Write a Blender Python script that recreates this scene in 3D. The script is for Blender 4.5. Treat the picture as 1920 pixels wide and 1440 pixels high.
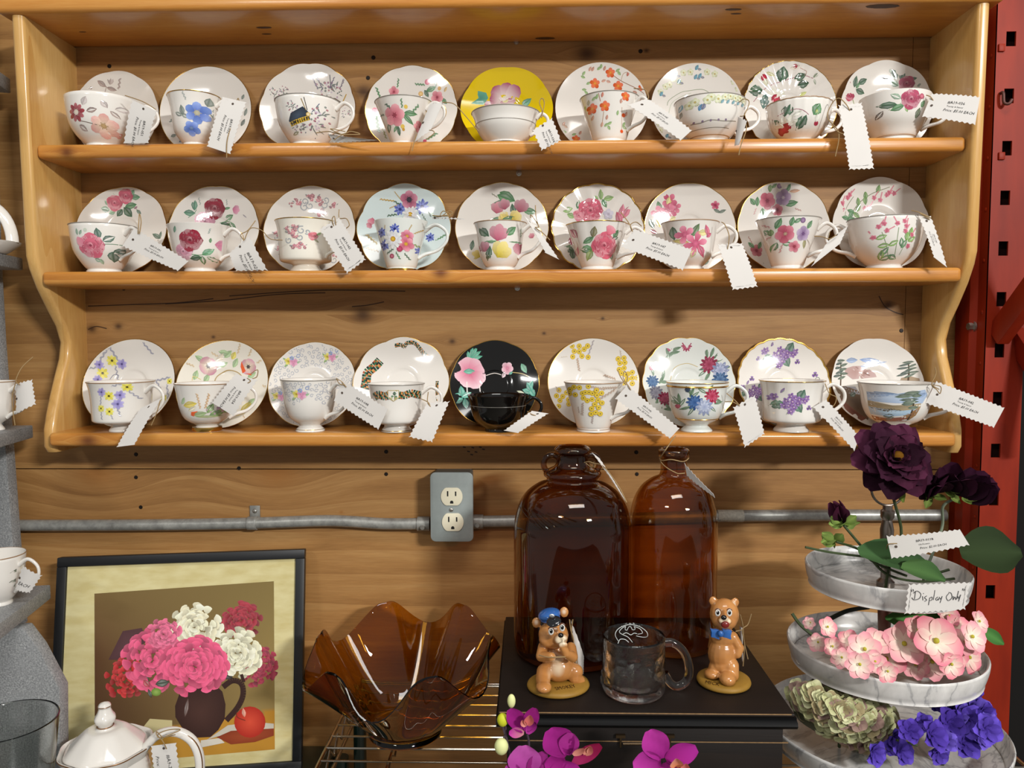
import bpy, bmesh, math, random
from mathutils import Vector, Matrix
random.seed(7)
for o in list(bpy.data.objects): bpy.data.objects.remove(o)
S = bpy.context.scene
COL = S.collection
PI = math.pi

# ------------------------------------------------------------------ camera
FPX, YAW, PITCH, ROLL = 1440.0, math.radians(1.279), math.radians(3.656), math.radians(.165)
CAM = Vector((0, -1.242, 1.45))
_cy, _sy, _cp, _sp = math.cos(YAW), math.sin(YAW), math.cos(PITCH), math.sin(PITCH)
FW = Vector((-_sy*_cp, _cy*_cp, -_sp)); RT = Vector((_cy, _sy, 0)); UP = RT.cross(FW)
_c, _s = math.cos(ROLL), math.sin(ROLL)
RT, UP = RT*_c - UP*_s, UP*_c + RT*_s
cd = bpy.data.cameras.new('camera'); co = bpy.data.objects.new('camera', cd); COL.objects.link(co)
cd.sensor_width = 36; cd.sensor_fit = 'HORIZONTAL'; cd.lens = 36*FPX/1920; cd.clip_start = .01
co.matrix_world = Matrix(((RT.x, UP.x, -FW.x, CAM.x), (RT.y, UP.y, -FW.y, CAM.y), (RT.z, UP.z, -FW.z, CAM.z), (0, 0, 0, 1)))
S.camera = co

def ray(px, py): return FW + RT*((px-960)/FPX) + UP*((720-py)/FPX)
def W(px, py, y):                      # the point of the plane at depth y seen at a photo pixel
    d = ray(px, py); return CAM + d*((y-CAM.y)/d.y)
def WZ(px, py, z):                     # the same on a level plane
    d = ray(px, py); return CAM + d*((z-CAM.z)/d.z)
def PX(p):
    v = Vector(p)-CAM; w = v.dot(FW); return 960+FPX*v.dot(RT)/w, 720-FPX*v.dot(UP)/w
PPY = [640]
def ppm(y): return FPX/(W(960, PPY[0], y)-CAM).dot(FW)       # pixels per metre at depth y

# ------------------------------------------------------------------ light
wd = bpy.data.worlds.new('world'); S.world = wd; wd.use_nodes = True
wd.node_tree.nodes['Background'].inputs[0].default_value = (1, .985, .96, 1)
wd.node_tree.nodes['Background'].inputs[1].default_value = .31
def area(name, loc, tgt, sx, sy, power, col=(1, .98, .945)):
    l = bpy.data.lights.new(name, 'AREA'); l.shape = 'RECTANGLE'; l.size = sx; l.size_y = sy; l.energy = power; l.color = col
    o = bpy.data.objects.new(name, l); COL.objects.link(o); o.location = loc
    o.rotation_euler = (Vector(tgt)-Vector(loc)).to_track_quat('-Z', 'Y').to_euler()
    return o
area('ceiling_light_main', (2.1, -3.4, 2.65), (0, 0, 1.4), .55, .14, 114)
area('ceiling_light_side', (-1.5, -3.1, 3.0), (0, 0, 1.4), .55, .10, 14)
area('ceiling_light_row', (.3, -1.55, 3.3), (0, 0, 1.2), 1.2, .5, 24)
vs = S.view_settings
vs.view_transform = 'Standard'; vs.look = 'None'; vs.exposure = -.02; vs.gamma = 1; vs.use_curve_mapping = False

# ------------------------------------------------------------------ colour and materials
def lin(c): return c/12.92 if c <= .04045 else ((c+.055)/1.055)**2.4
def hx(h, a=1.0):
    if not isinstance(h, str): return tuple(h)
    h = h.lstrip('#'); return tuple(lin(int(h[i:i+2], 16)/255) for i in (0, 2, 4)) + (a,)
def mixc(a, b, t):
    a, b = hx(a), hx(b); return tuple(a[i]*(1-t)+b[i]*t for i in range(3)) + (1.0,)
def lite(c, t=.4): return mixc(c, '#ffffff', t)
def dark(c, t=.4): return mixc(c, '#000000', t)

def gain(c, k): c = hx(c); return tuple(min(1.0, q*k) for q in c[:3]) + (1.0,)

class NT:
    def __init__(s, name):
        s.m = bpy.data.materials.new(name); s.m.use_nodes = True; s.t = s.m.node_tree; s.n = s.t.nodes; s.b = s.n['Principled BSDF']
    def node(s, ty, **kw):
        n = s.n.new(ty)
        for k, v in kw.items(): setattr(n, k, v)
        return n
    def put(s, sock, v):
        if hasattr(v, 'is_output') or isinstance(v, bpy.types.NodeSocket): s.t.links.new(v, sock)
        else: sock.default_value = hx(v) if isinstance(v, str) else v
    def math(s, op, a, b=0.0, c=None):
        n = s.node('ShaderNodeMath', operation=op); s.put(n.inputs[0], a); s.put(n.inputs[1], b)
        if c is not None: s.put(n.inputs[2], c)
        return n.outputs[0]
    def mix(s, f, a, b, ty='MIX'):
        n = s.node('ShaderNodeMix', data_type='RGBA', blend_type=ty); s.put(n.inputs[0], f); s.put(n.inputs[6], a); s.put(n.inputs[7], b); return n.outputs[2]
    def coord(s, scale=(1, 1, 1), loc=(0, 0, 0), rot=(0, 0, 0), src='Object'):
        tc = s.node('ShaderNodeTexCoord'); mp = s.node('ShaderNodeMapping'); mp.inputs['Scale'].default_value = scale; mp.inputs['Location'].default_value = loc; mp.inputs['Rotation'].default_value = rot
        s.t.links.new(tc.outputs[src], mp.inputs[0]); return mp.outputs[0]
    def noise(s, vec, scale=5, detail=4, rough=.5, dist=0.0):
        n = s.node('ShaderNodeTexNoise'); s.put(n.inputs['Vector'], vec)
        for k, v in (('Scale', scale), ('Detail', detail), ('Roughness', rough), ('Distortion', dist)): n.inputs[k].default_value = v
        return n.outputs[0]
    def ramp(s, f, stops):
        n = s.node('ShaderNodeValToRGB'); e = n.color_ramp.elements
        while len(e) < len(stops): e.new(.5)
        for q, (p, c) in zip(e, stops): q.position = p; q.color = hx(c)
        s.put(n.inputs[0], f); return n.outputs[0]
    def bump(s, h, strength=.2, dist=.001):
        n = s.node('ShaderNodeBump'); n.inputs['Strength'].default_value = strength; n.inputs['Distance'].default_value = dist
        s.put(n.inputs['Height'], h); s.t.links.new(n.outputs[0], s.b.inputs['Normal'])
    def set(s, **kw):
        for k, v in kw.items(): s.put(s.b.inputs[k.replace('_', ' ')], hx(v) if isinstance(v, str) else v)
        return s.m
MATS = {}
def plain(name, col, rough=.5, metal=0.0, spec=.5, coat=0.0, var=.06, vscale=40):
    if name in MATS: return MATS[name]
    t = NT(name)
    f = t.noise(t.coord(), vscale, 3)
    t.set(Base_Color=t.mix(f, gain(col, 1-var), gain(col, 1+var)), Roughness=rough, Metallic=metal, Specular_IOR_Level=spec, Coat_Weight=coat, Coat_Roughness=.05)
    MATS[name] = t.m; return t.m
def ink_mat(name, rough=.2, spec=.5, coat=0.0, sheen=0.0):
    if name in MATS: return MATS[name]
    t = NT(name); a = t.node('ShaderNodeVertexColor', layer_name='Col')
    t.set(Base_Color=a.outputs[0], Roughness=rough, Specular_IOR_Level=spec, Coat_Weight=coat)
    MATS[name] = t.m; return t.m
def wood(name, c0, c1, c2, axis='x', k=1.0, rough=.35, knots=(), knotc='#3a2010', coat=.0, swirl=.5, fine=.35, stretch=14):
    if name in MATS: return MATS[name]
    t = NT(name); tc = t.node('ShaderNodeTexCoord'); sep = t.node('ShaderNodeSeparateXYZ'); t.t.links.new(tc.outputs['Object'], sep.inputs[0])
    X, Y, Z = sep.outputs
    along, across = (X, Z) if axis == 'x' else (Z, X)
    if axis == 'y': along, across = Y, X
    kn = 0.0; halo = 0.0
    for (ka, kc, kr) in knots:
        dx = t.math('MULTIPLY', t.math('SUBTRACT', along, ka), 1/(kr*1.25)); dy = t.math('MULTIPLY', t.math('SUBTRACT', across, kc), 1/kr)
        d2 = t.math('ADD', t.math('MULTIPLY', dx, dx), t.math('MULTIPLY', dy, dy))
        g = t.math('POWER', 2.718, t.math('MULTIPLY', d2, -.9))
        h = t.math('MULTIPLY', t.math('POWER', 2.718, t.math('MULTIPLY', d2, -.13)), kr*1.6)
        h = t.math('MULTIPLY', h, t.math('SIGN', dy))
        kn = t.math('MAXIMUM', kn, g); halo = t.math('ADD', halo, h)
    across2 = t.math('SUBTRACT', across, halo) if knots else across
    cb = t.node('ShaderNodeCombineXYZ'); t.put(cb.inputs[0], t.math('MULTIPLY', along, k)); t.put(cb.inputs[1], t.math('MULTIPLY', across2, stretch*k)); t.put(cb.inputs[2], t.math('MULTIPLY', Y if axis != 'y' else Z, stretch*k*.6))
    n1 = t.noise(cb.outputs[0], 2.2, 5, .55, swirl)
    cb2 = t.node('ShaderNodeCombineXYZ'); t.put(cb2.inputs[0], t.math('MULTIPLY', along, k*9)); t.put(cb2.inputs[1], t.math('MULTIPLY', across2, stretch*k*22)); t.put(cb2.inputs[2], t.math('MULTIPLY', Y if axis != 'y' else Z, stretch*k*22))
    n2 = t.noise(cb2.outputs[0], 1.0, 3, .6)
    wv = t.node('ShaderNodeTexWave', wave_type='BANDS', bands_direction='Y', wave_profile='SAW'); t.put(wv.inputs['Vector'], cb.outputs[0]); wv.inputs['Scale'].default_value = .55; wv.inputs['Distortion'].default_value = 9; wv.inputs['Detail'].default_value = 2.5; wv.inputs['Detail Scale'].default_value = .9
    cb3 = t.node('ShaderNodeCombineXYZ'); t.put(cb3.inputs[0], t.math('MULTIPLY', along, k*35)); t.put(cb3.inputs[1], t.math('MULTIPLY', across2, k*900)); t.put(cb3.inputs[2], t.math('MULTIPLY', Y if axis != 'y' else Z, k*300))
    n3 = t.noise(cb3.outputs[0], 1.0, 2, .6)
    f = t.math('ADD', t.math('ADD', t.math('MULTIPLY', n1, .58), t.math('MULTIPLY', wv.outputs['Fac'], .16)), t.math('MULTIPLY', n3, .28))
    c = t.ramp(f, [(.25, c0), (.5, c1), (.75, c2)])
    c = t.mix(t.math('MULTIPLY', t.math('SUBTRACT', n2, .35), fine), c, c0)
    if knots: c = t.mix(t.math('MULTIPLY', kn, .85), c, hx(knotc))
    t.set(Base_Color=c, Roughness=rough, Coat_Weight=coat, Coat_Roughness=.12, Specular_IOR_Level=.4)
    t.bump(n2, .15, .0006)
    MATS[name] = t.m; return t.m

# ------------------------------------------------------------------ mesh building
class MB:
    def __init__(s): s.v = []; s.f = []; s.c = []
    def add(s, vs, fs, cs=None):
        o = len(s.v); s.v += [tuple(p) for p in vs]; s.f += [tuple(i+o for i in f) for f in fs]
        s.c += [hx(c) for c in cs] if cs is not None else [(1, 1, 1, 1)]*len(vs)
        return s
    def box(s, a, b):
        x0, y0, z0 = a; x1, y1, z1 = b
        return s.add([(x0, y0, z0), (x1, y0, z0), (x1, y1, z0), (x0, y1, z0), (x0, y0, z1), (x1, y0, z1), (x1, y1, z1), (x0, y1, z1)],
                     [(3, 2, 1, 0), (4, 5, 6, 7), (0, 1, 5, 4), (1, 2, 6, 5), (2, 3, 7, 6), (3, 0, 4, 7)])
    def tube(s, pts, r, n=8, closed=False, cap=True, flat=1.0, col=None):
        pts = [Vector(p) for p in pts]; N = len(pts)
        if N < 2: return s
        rr = r if isinstance(r, (list, tuple)) else [r]*N
        vs = []; prev = None
        for i, p in enumerate(pts):
            a = pts[(i-1) % N] if closed or i > 0 else p; b = pts[(i+1) % N] if closed or i < N-1 else p
            t = (b-a); t = t.normalized() if t.length > 1e-12 else Vector((0, 0, 1))
            if prev is None: u = t.orthogonal().normalized()
            else:
                u = prev - t*prev.dot(t); u = u.normalized() if u.length > 1e-9 else t.orthogonal().normalized()
            prev = u; w = t.cross(u)
            for k in range(n):
                q = 2*PI*k/n; vs.append(p + (u*math.cos(q) + w*math.sin(q)*flat)*rr[i])
        fs = []; M = N if closed else N-1
        for i in range(M):
            for k in range(n):
                a = i*n+k; b = i*n+(k+1) % n; c = ((i+1) % N)*n+(k+1) % n; d = ((i+1) % N)*n+k; fs.append((a, b, c, d))
        if cap and not closed: fs += [tuple(range(n-1, -1, -1)), tuple(range((N-1)*n, N*n))]
        return s.add(vs, fs, None if col is None else [col]*len(vs))
    def lathe(s, prof, n=32, c=(0, 0, 0), wob=None, col=None):   # prof: list of (r, z); wob(theta, index) -> radius factor
        vs = []; N = len(prof)
        for i, (r, z) in enumerate(prof):
            for k in range(n):
                q = 2*PI*k/n; f = wob(q, i) if wob else 1
                vs.append((c[0]+r*f*math.cos(q), c[1]+r*f*math.sin(q), c[2]+z))
        fs = []
        for i in range(N-1):
            for k in range(n): fs.append((i*n+k, i*n+(k+1) % n, (i+1)*n+(k+1) % n, (i+1)*n+k))
        if prof[0][0] > 1e-6: fs.append(tuple(range(n-1, -1, -1)))
        if prof[-1][0] > 1e-6: fs.append(tuple(range((N-1)*n, N*n)))
        return s.add(vs, fs, None if col is None else [col]*len(vs))
    def prism(s, pts, y0, y1):                                      # outline in x,z pushed along y
        n = len(pts); vs = [(x, y0, z) for x, z in pts] + [(x, y1, z) for x, z in pts]
        return s.add(vs, [tuple(range(n)), tuple(range(2*n-1, n-1, -1))] + [(i, i+n, (i+1) % n+n, (i+1) % n) for i in range(n)])
    def grid(s, fn, nu, nv, col=None):
        vs = [fn(i/nu, j/nv) for j in range(nv+1) for i in range(nu+1)]
        fs = [(j*(nu+1)+i, j*(nu+1)+i+1, (j+1)*(nu+1)+i+1, (j+1)*(nu+1)+i) for j in range(nv) for i in range(nu)]
        cs = None
        if callable(col): cs = [col(i/nu, j/nv) for j in range(nv+1) for i in range(nu+1)]
        elif col: cs = [col]*len(vs)
        return s.add(vs, fs, cs)
    def ball(s, c, r, n=12, m=8, rot=None, col=None):               # ellipsoid
        rx, ry, rz = r if isinstance(r, (list, tuple)) else (r, r, r); vs = []
        for j in range(m+1):
            a = -PI/2+PI*j/m
            for k in range(n):
                q = 2*PI*k/n; p = Vector((rx*math.cos(a)*math.cos(q), ry*math.cos(a)*math.sin(q), rz*math.sin(a)))
                if rot is not None: p = rot @ p
                vs.append(p+Vector(c))
        fs = [(j*n+k, j*n+(k+1) % n, (j+1)*n+(k+1) % n, (j+1)*n+k) for j in range(m) for k in range(n)]
        return s.add(vs, fs, None if col is None else [col]*len(vs))
    def mesh(s, name, mat, smooth=None, solid=0.0, bevel=0.0, merge=True, seg=2):
        me = bpy.data.meshes.new(name); me.from_pydata(s.v, [], s.f)
        at = me.color_attributes.new('Col', 'FLOAT_COLOR', 'POINT'); at.data.foreach_set('color', [x for c in s.c for x in c])
        if merge or bevel:
            bm = bmesh.new(); bm.from_mesh(me)
            if merge: bmesh.ops.remove_doubles(bm, verts=bm.verts, dist=1e-6); bmesh.ops.recalc_face_normals(bm, faces=bm.faces)
            if bevel:
                es = [e for e in bm.edges if len(e.link_faces) == 2 and e.calc_face_angle(0) > .6]
                bmesh.ops.bevel(bm, geom=es, offset=bevel, segments=seg, profile=.5, affect='EDGES', clamp_overlap=True)
            bm.to_mesh(me); bm.free()
        me.materials.append(mat)
        if smooth is not None:
            me.polygons.foreach_set('use_smooth', [True]*len(me.polygons)); me.set_sharp_from_angle(angle=math.radians(smooth))
        me.update(); return me
    def build(s, name, mat, parent=None, smooth=None, loc=None, **kw):
        return link(name, s.mesh(name, mat, smooth, **kw), parent, loc)
def link(name, me, parent=None, loc=None):
    o = bpy.data.objects.new(name, me); COL.objects.link(o); o.parent = parent
    if loc is not None: o.location = loc
    return o
def tag(o, label=None, cat=None, group=None, kind=None):
    for k, v in (('label', label), ('category', cat), ('group', group), ('kind', kind)):
        if v: o[k] = v
    return o
def thing(name, label, cat, loc=(0, 0, 0), group=None):
    o = bpy.data.objects.new(name, None); COL.objects.link(o); o.location = loc; o.empty_display_size = .02
    return tag(o, label, cat, group)
def bez(pts, n=8):                                                  # smooth curve through points
    P = [Vector(p) for p in pts]; out = []
    for i in range(len(P)-1):
        p0 = P[max(i-1, 0)]; p1 = P[i]; p2 = P[i+1]; p3 = P[min(i+2, len(P)-1)]
        for k in range(n):
            t = k/n; out.append(.5*((2*p1)+(p2-p0)*t+(2*p0-5*p1+4*p2-p3)*t*t+(3*p1-p0-3*p2+p3)*t**3))
    return out+[P[-1]]
def interp(prof, z):
    for (r0, z0), (r1, z1) in zip(prof, prof[1:]):
        if z0 <= z <= z1 and z1 > z0: return r0+(r1-r0)*(z-z0)/(z1-z0)
    return prof[-1][0] if z > prof[-1][1] else prof[0][0]

_tx = {}
def glyphs(s, shear=0.0):                                           # flat text mesh: verts (x, y), faces, width
    k = (s, shear)
    if k not in _tx:
        c = bpy.data.curves.new('text', 'FONT'); c.body = s; c.size = 1; c.shear = shear; c.resolution_u = 1; c.fill_mode = 'FRONT'
        o = bpy.data.objects.new('text', c); COL.objects.link(o); bpy.context.view_layer.update()
        dg = bpy.context.evaluated_depsgraph_get(); me = o.evaluated_get(dg).to_mesh()
        vs = [(v.co.x, v.co.y) for v in me.vertices]; fs = [tuple(p.vertices) for p in me.polygons]
        o.evaluated_get(dg).to_mesh_clear(); bpy.data.objects.remove(o); bpy.data.curves.remove(c)
        _tx[k] = (vs, fs, max([v[0] for v in vs] or [1]))
    return _tx[k]

# ------------------------------------------------------------------ drawing flat print (flowers, leaves, scrolls) onto a surface
class Ink:
    def __init__(s, fn, step=.00003, base=.00012): s.fn = fn; s.mb = MB(); s.k = 0; s.lay = 0; s.ops = []; s.step = step; s.base = base; s.o = (0, 0, 1.0)
    def frame(s, ox, oy, q=3.84): s.o = (ox, oy, q); return s
    def P(s, x, y): return s.fn(x/s.o[2]+s.o[0], y/s.o[2]+s.o[1], s.base+s.lay*s.step)
    def rec(s, pts, pad, fn):                                       # keep a shape until its layer is known
        o = s.o; X = [p[0]/o[2]+o[0] for p in pts]; Y = [p[1]/o[2]+o[1] for p in pts]; e = pad/o[2]+.3
        s.ops.append((s.k, (min(X)-e, min(Y)-e, max(X)+e, max(Y)+e), o, fn)); return s
    def flush(s):
        grp = []
        for k, b, o, fn in s.ops:
            if grp and grp[-1][0] == k: grp[-1][1].append((b, o, fn))
            else: grp.append((k, [(b, o, fn)]))
        done = []
        for k, it in grp:
            bb = (min(q[0][0] for q in it), min(q[0][1] for q in it), max(q[0][2] for q in it), max(q[0][3] for q in it)); lay = 0
            for c, l, parts in done:
                if l >= lay and c[0] < bb[2] and bb[0] < c[2] and c[1] < bb[3] and bb[1] < c[3] and any(p[0] < q[0][2] and q[0][0] < p[2] and p[1] < q[0][3] and q[0][1] < p[3] for p in parts for q in it): lay = l+1
            done.append((bb, lay, [q[0] for q in it])); s.lay = lay+1
            for b, o, fn in it: s.o = o; fn()
        s.ops = []
    def poly(s, pts, c, cc=None, ctr=None): return s.rec(pts, 0, lambda: s.poly_(pts, c, cc, ctr))
    def poly_(s, pts, c, cc=None, ctr=None):
        n = len(pts); m = ctr or (sum(p[0] for p in pts)/n, sum(p[1] for p in pts)/n)
        cs = c if isinstance(c, list) else [c]*n
        ext = max(max(p[0] for p in pts)-min(p[0] for p in pts), max(p[1] for p in pts)-min(p[1] for p in pts))
        if ext > 70:
            P2, C2 = [], []
            for i in range(n):
                a, b = pts[i], pts[(i+1) % n]; g = max(1, int(math.hypot(a[0]-b[0], a[1]-b[1])/22))
                for j in range(g): P2.append((a[0]+(b[0]-a[0])*j/g, a[1]+(b[1]-a[1])*j/g)); C2.append(mixc(cs[i], cs[(i+1) % n], j/g))
            R = max(3, int(ext/45)); n = len(P2); cc = hx(cc if cc is not None else cs[0]); vs, cl = [], []
            for r in range(R):
                t = 1-r/R; vs += [s.P(m[0]+(p[0]-m[0])*t, m[1]+(p[1]-m[1])*t) for p in P2]; cl += [mixc(cc, q, t) for q in C2]
            vs.append(s.P(*m)); cl.append(cc)
            fs = [(r*n+i, r*n+(i+1) % n, (r+1)*n+(i+1) % n, (r+1)*n+i) for r in range(R-1) for i in range(n)]+[((R-1)*n+i, (R-1)*n+(i+1) % n, R*n) for i in range(n)]
            s.mb.add(vs, fs, cl); return s
        mid = [((p[0]+m[0])/2, (p[1]+m[1])/2) for p in pts]; cc = hx(cc if cc is not None else cs[0])
        vs = [s.P(*p) for p in pts] + [s.P(*p) for p in mid] + [s.P(*m)]
        cl = [hx(q) for q in cs] + [mixc(q, cc, .5) for q in cs] + [cc]
        fs = [(i, (i+1) % n, n+(i+1) % n, n+i) for i in range(n)] + [(n+i, n+(i+1) % n, 2*n) for i in range(n)]
        s.mb.add(vs, fs, cl); return s
    def nxt(s): s.k += 1; return s
    def dot(s, x, y, r, c, cc=None, n=9, sq=1.0):
        return s.nxt().poly([(x+r*math.cos(2*PI*i/n), y+r*sq*math.sin(2*PI*i/n)) for i in range(n)], c, cc)
    def petal(s, x, y, a, L, w, c0, c1, blunt=.62):
        a = math.radians(a); ux, uy = math.cos(a), -math.sin(a); vx, vy = -uy, ux
        sh = [(0, 0), (.25, .55), (blunt, 1), (.88, .72), (1, .15), (1, -.15), (.88, -.72), (blunt, -1), (.25, -.55)]
        pts = [(x+ux*L*t+vx*w/2*q, y+uy*L*t+vy*w/2*q) for t, q in sh]
        return s.poly(pts, [mixc(c0, c1, t) for t, q in sh], mixc(c0, c1, .45), (x+ux*L*.5, y+uy*L*.5))
    def flower(s, x, y, r, c0, c1, n=5, cc='#e8c040', w=.95, rot=90, cr=.22, sq=1.0):
        for i in range(n):
            s.nxt() if i % 2 == 0 else None
            s.petal(x, y, rot+360*i/n, r*(1 if i % 2 else .95), r*w*.84*(5/n)**.8, dark(c0, .12 if i % 2 else 0), dark(c1, .16) if i % 2 else lite(c1, .1))
        if cr:
            s.dot(x, y, r*cr, dark(cc, .25), cc)
            for i in range(6): s.dot(x+r*cr*1.25*math.cos(i*1.05), y+r*cr*1.25*math.sin(i*1.05), r*.045, dark(cc, .35), n=5)
        return s
    def rose(s, x, y, r, c, rot=0):
        d, l = dark(c, .38), lite(c, .25); s.nxt()
        for i in range(7): s.petal(x, y, rot+360*i/7, r*(1 if i % 2 else .93), r*.95, d, c if i % 2 else l, .7)
        for j in range(8):
            q = .80-.095*j; a = math.radians(rot+137*j); cx, cy = x+r*.13*(1-j/9)*math.cos(a), y-r*.13*(1-j/9)*math.sin(a); s.nxt()
            pts = [(cx+r*q*(1+.10*math.cos(3*t+j*1.7))*math.cos(t), cy+r*q*(.9+.10*math.cos(3*t+j*1.7))*math.sin(t)) for t in [2*PI*k/12 for k in range(12)]]
            sh = [(.5+.5*math.cos(2*PI*k/12-a*1.0)) for k in range(12)]
            s.poly(pts, [mixc(l if j % 2 == 0 else c, d, v) for v in sh], mixc(c, d, .25+.08*j))
        return s.dot(x, y, r*.10, dark(c, .6))
    def leaf(s, x, y, a, L, w, c, vein=None):
        q = math.radians(a); ux, uy = math.cos(q), -math.sin(q); vx, vy = -uy, ux; s.nxt()
        for sg, cc in ((1, c), (-1, dark(c, .3))):
            sh = [(-.5, 0), (-.32, .62), (-.05, 1), (.22, .72), (.5, 0)]
            s.poly([(x+ux*L*t+vx*w/2*g*sg, y+uy*L*t+vy*w/2*g*sg) for t, g in sh], cc, lite(cc, .25) if vein is None else vein)
        return s
    def stem(s, pts, w, c): s.nxt(); return s.rec(pts, w, lambda: s.stem_(pts, w, c))
    def stem_(s, pts, w, c):
        P = bez([(p[0], p[1], 0) for p in pts], 5) if len(pts) > 2 else [Vector((p[0], p[1], 0)) for p in pts]
        for a, b in zip(P, P[1:]):
            d = (b-a)
            if d.length < 1e-9: continue
            n = Vector((-d.y, d.x, 0)).normalized()*w/2
            s.mb.add([s.P(a.x+n.x, a.y+n.y), s.P(b.x+n.x, b.y+n.y), s.P(b.x-n.x, b.y-n.y), s.P(a.x-n.x, a.y-n.y)], [(0, 1, 2, 3)], [c]*4)
        return s
    def spiky(s, x, y, r, c, c2=None, n=14, cc=None):
        s.nxt(); c2 = c2 or lite(c, .35)
        for i in range(n): s.petal(x, y, 360*i/n+8*(i % 3), r*(.85+.15*(i % 2)), r*.34, dark(c, .35), c if i % 2 else c2)
        s.nxt()
        for i in range(n//2): s.petal(x, y, 720*i/n+15, r*.55, r*.26, c, c2)
        if cc: s.dot(x, y, r*.25, cc)
        return s
    def tulip(s, x, y, r, a, c):
        for da, q, cc in ((28, .95, dark(c, .2)), (-28, .95, dark(c, .1)), (0, 1.05, c)):
            s.nxt().petal(x-math.cos(math.radians(a))*r*.6, y+math.sin(math.radians(a))*r*.6, a+da, r*1.5*q, r*.95, dark(cc, .2), lite(cc, .3), .5)
        return s
    def scroll(s, x, y, r, rot, c, w=2, turns=1.1):
        pts = [(x+r*(1-t*.75)*math.cos(math.radians(rot)+2*PI*turns*t), y-r*(1-t*.75)*math.sin(math.radians(rot)+2*PI*turns*t)) for t in [i/7 for i in range(8)]]
        return s.stem(pts, w, c)
    def sprig(s, x, y, a, L, c, lf=6, w=.3, stemc=None):
        q = math.radians(a); ux, uy = math.cos(q), -math.sin(q); s.stem([(x, y), (x+ux*L, y+uy*L)], L*.04, stemc or c)
        for i in range(lf):
            t = (i+1)/(lf+.5); s.leaf(x+ux*L*t, y+uy*L*t, a+(42 if i % 2 else -42), L*w, L*w*.38, c)
        return s
    def cluster(s, x, y, r, cols, n=14, q=.22, seed=1):
        g = random.Random(seed)
        for i in range(n):
            a = g.random()*2*PI; d = r*g.random()**.5; s.flower(x+d*math.cos(a), y+d*math.sin(a)*.85, r*q*(.8+.4*g.random()), dark(cols[i % len(cols)], .15), lite(cols[i % len(cols)], .25), 5, '#f2e8d0', cr=.25)
        return s
    def build(s, parent, mat, name='printed_pattern', label=None):
        s.flush()
        if not s.mb.v: return
        o = link(name, s.mb.mesh(name, mat, None, merge=False), parent)
        if label: o['label'] = label
        o['kind'] = 'stuff'
        return o
# ================================================================== the setting
ZT = [1.45+.2811, 1.45+.0957, 1.45-.1451]                            # shelf tops
XL, XR, YF = -.7226, .6253, -.112
def kn(lst, y=0):
    out = []
    for px, py, r in lst:
        p = W(px, py, y); out.append((p.x, p.z, r/ppm(y)))
    return out
ply = wood('plywood', '#7d5730', '#a67b48', '#bd945e', 'x', 1.0, .55, kn([(680, 590, 15), (1100, 100, 15), (222, 612, 6), (172, 617, 7), (848, 640, 5), (682, 172, 12), (1212, 95, 4), (1665, 572, 8), (400, 632, 3), (1020, 625, 3), (1130, 597, 3)]), swirl=.9, stretch=13, fine=.75)
ply2 = wood('plywood_lower', '#835a2f', '#ab7d48', '#c2975f', 'x', 1.0, .55, kn([(180, 880, 34), (520, 880, 32), (650, 1225, 3), (640, 960, 3)]), '#a26c34', swirl=1.2, stretch=11, fine=.75)
zs = W(960, 880, 0).z; xs = W(1700, 500, 0).x; xe = W(1782, 900, 0).x
wall = MB().box((-1.5, .0152, .2), (xe, .05, 2.4)).build('wall_back', plain('batten_wood', '#2a1a0e', .8)); tag(wall, 'plywood sheet wall with a dark seam behind the shelves', None, None, 'structure')
g = .0009
for a, b, m in (((-1.5, 0, zs+g), (xs-g*.6, .015, 2.4), ply), ((xs+g*.6, 0.0006, zs+g), (xe, .015, 2.4), ply), ((-1.5, -.0002, .2), (xe, .015, zs-g), ply2)):
    MB().box(a, b).build('plywood_sheet', m, wall)
msc = plain('screw_black', '#2b2420', .5, .6); mch = plain('screw_zinc', '#b9b6ae', .3, .9)
scm = MB().lathe([(0, .0012), (.0028, .001), (.0034, 0), (.0034, -.002)], 12).lathe([(.0012, .0014), (.0012, .0005)], 6).mesh('screw', msc, 40)
scw = MB().lathe([(0, .0035), (.0022, .0032), (.0026, .0012), (.0045, .001), (.0048, 0), (.0048, -.002)], 14).box((-.0018, -.0003, .003), (.0018, .0003, .0038)).mesh('screw', mch, 40)
for px, py in ((255, 852), (255, 895), (264, 951), (724, 847), (724, 889), (1193, 848), (1194, 889), (690, 146), (205, 124), (1201, 96), (700, 108), (232, 541), (1690, 620), (448, 878)):
    o = link('screw', scm, wall, W(px, py, 0)); o.rotation_euler = (PI/2, 0, 0)
for px, py in ((968, 78), (973, 325), (970, 540)):
    o = link('screw', scw, wall, W(px, py, 0)); o.rotation_euler = (PI/2, 0, 0)
wk = Ink(lambda px, py, off: W(px, py, -.0004-off))
for pts in ([(165, 574), (250, 571), (330, 568), (400, 560)], [(310, 570), (420, 563), (520, 552), (610, 549)], [(430, 555), (560, 546), (640, 544), (760, 546)], [(1648, 555), (1660, 575), (1680, 586), (1694, 590)], [(165, 618), (180, 612), (200, 616)], [(660, 575), (690, 572), (720, 566)]): wk.stem(pts, 1.6, '#3a2210')
for i, (x, y) in enumerate(((868, 838), (876, 846), (884, 839), (890, 847), (898, 838), (904, 842), (882, 852))): wk.stem([(x, y), (x+5, y+1)], 2.2, '#3a2c1c')
wk.build(wall, ink_mat('ink_wood', .6), 'wood_cracks')
far = MB().box((.5, .62, 0), (3.5, .65, 3.2)).build('backdrop_right', plain('unlit_backdrop', '#0b0705', .95)); tag(far, 'near-black backdrop painted for the unlit space past the red rack', None, None, 'structure')  # added sheet, coloured near black for the unlit space beyond the rack
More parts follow.
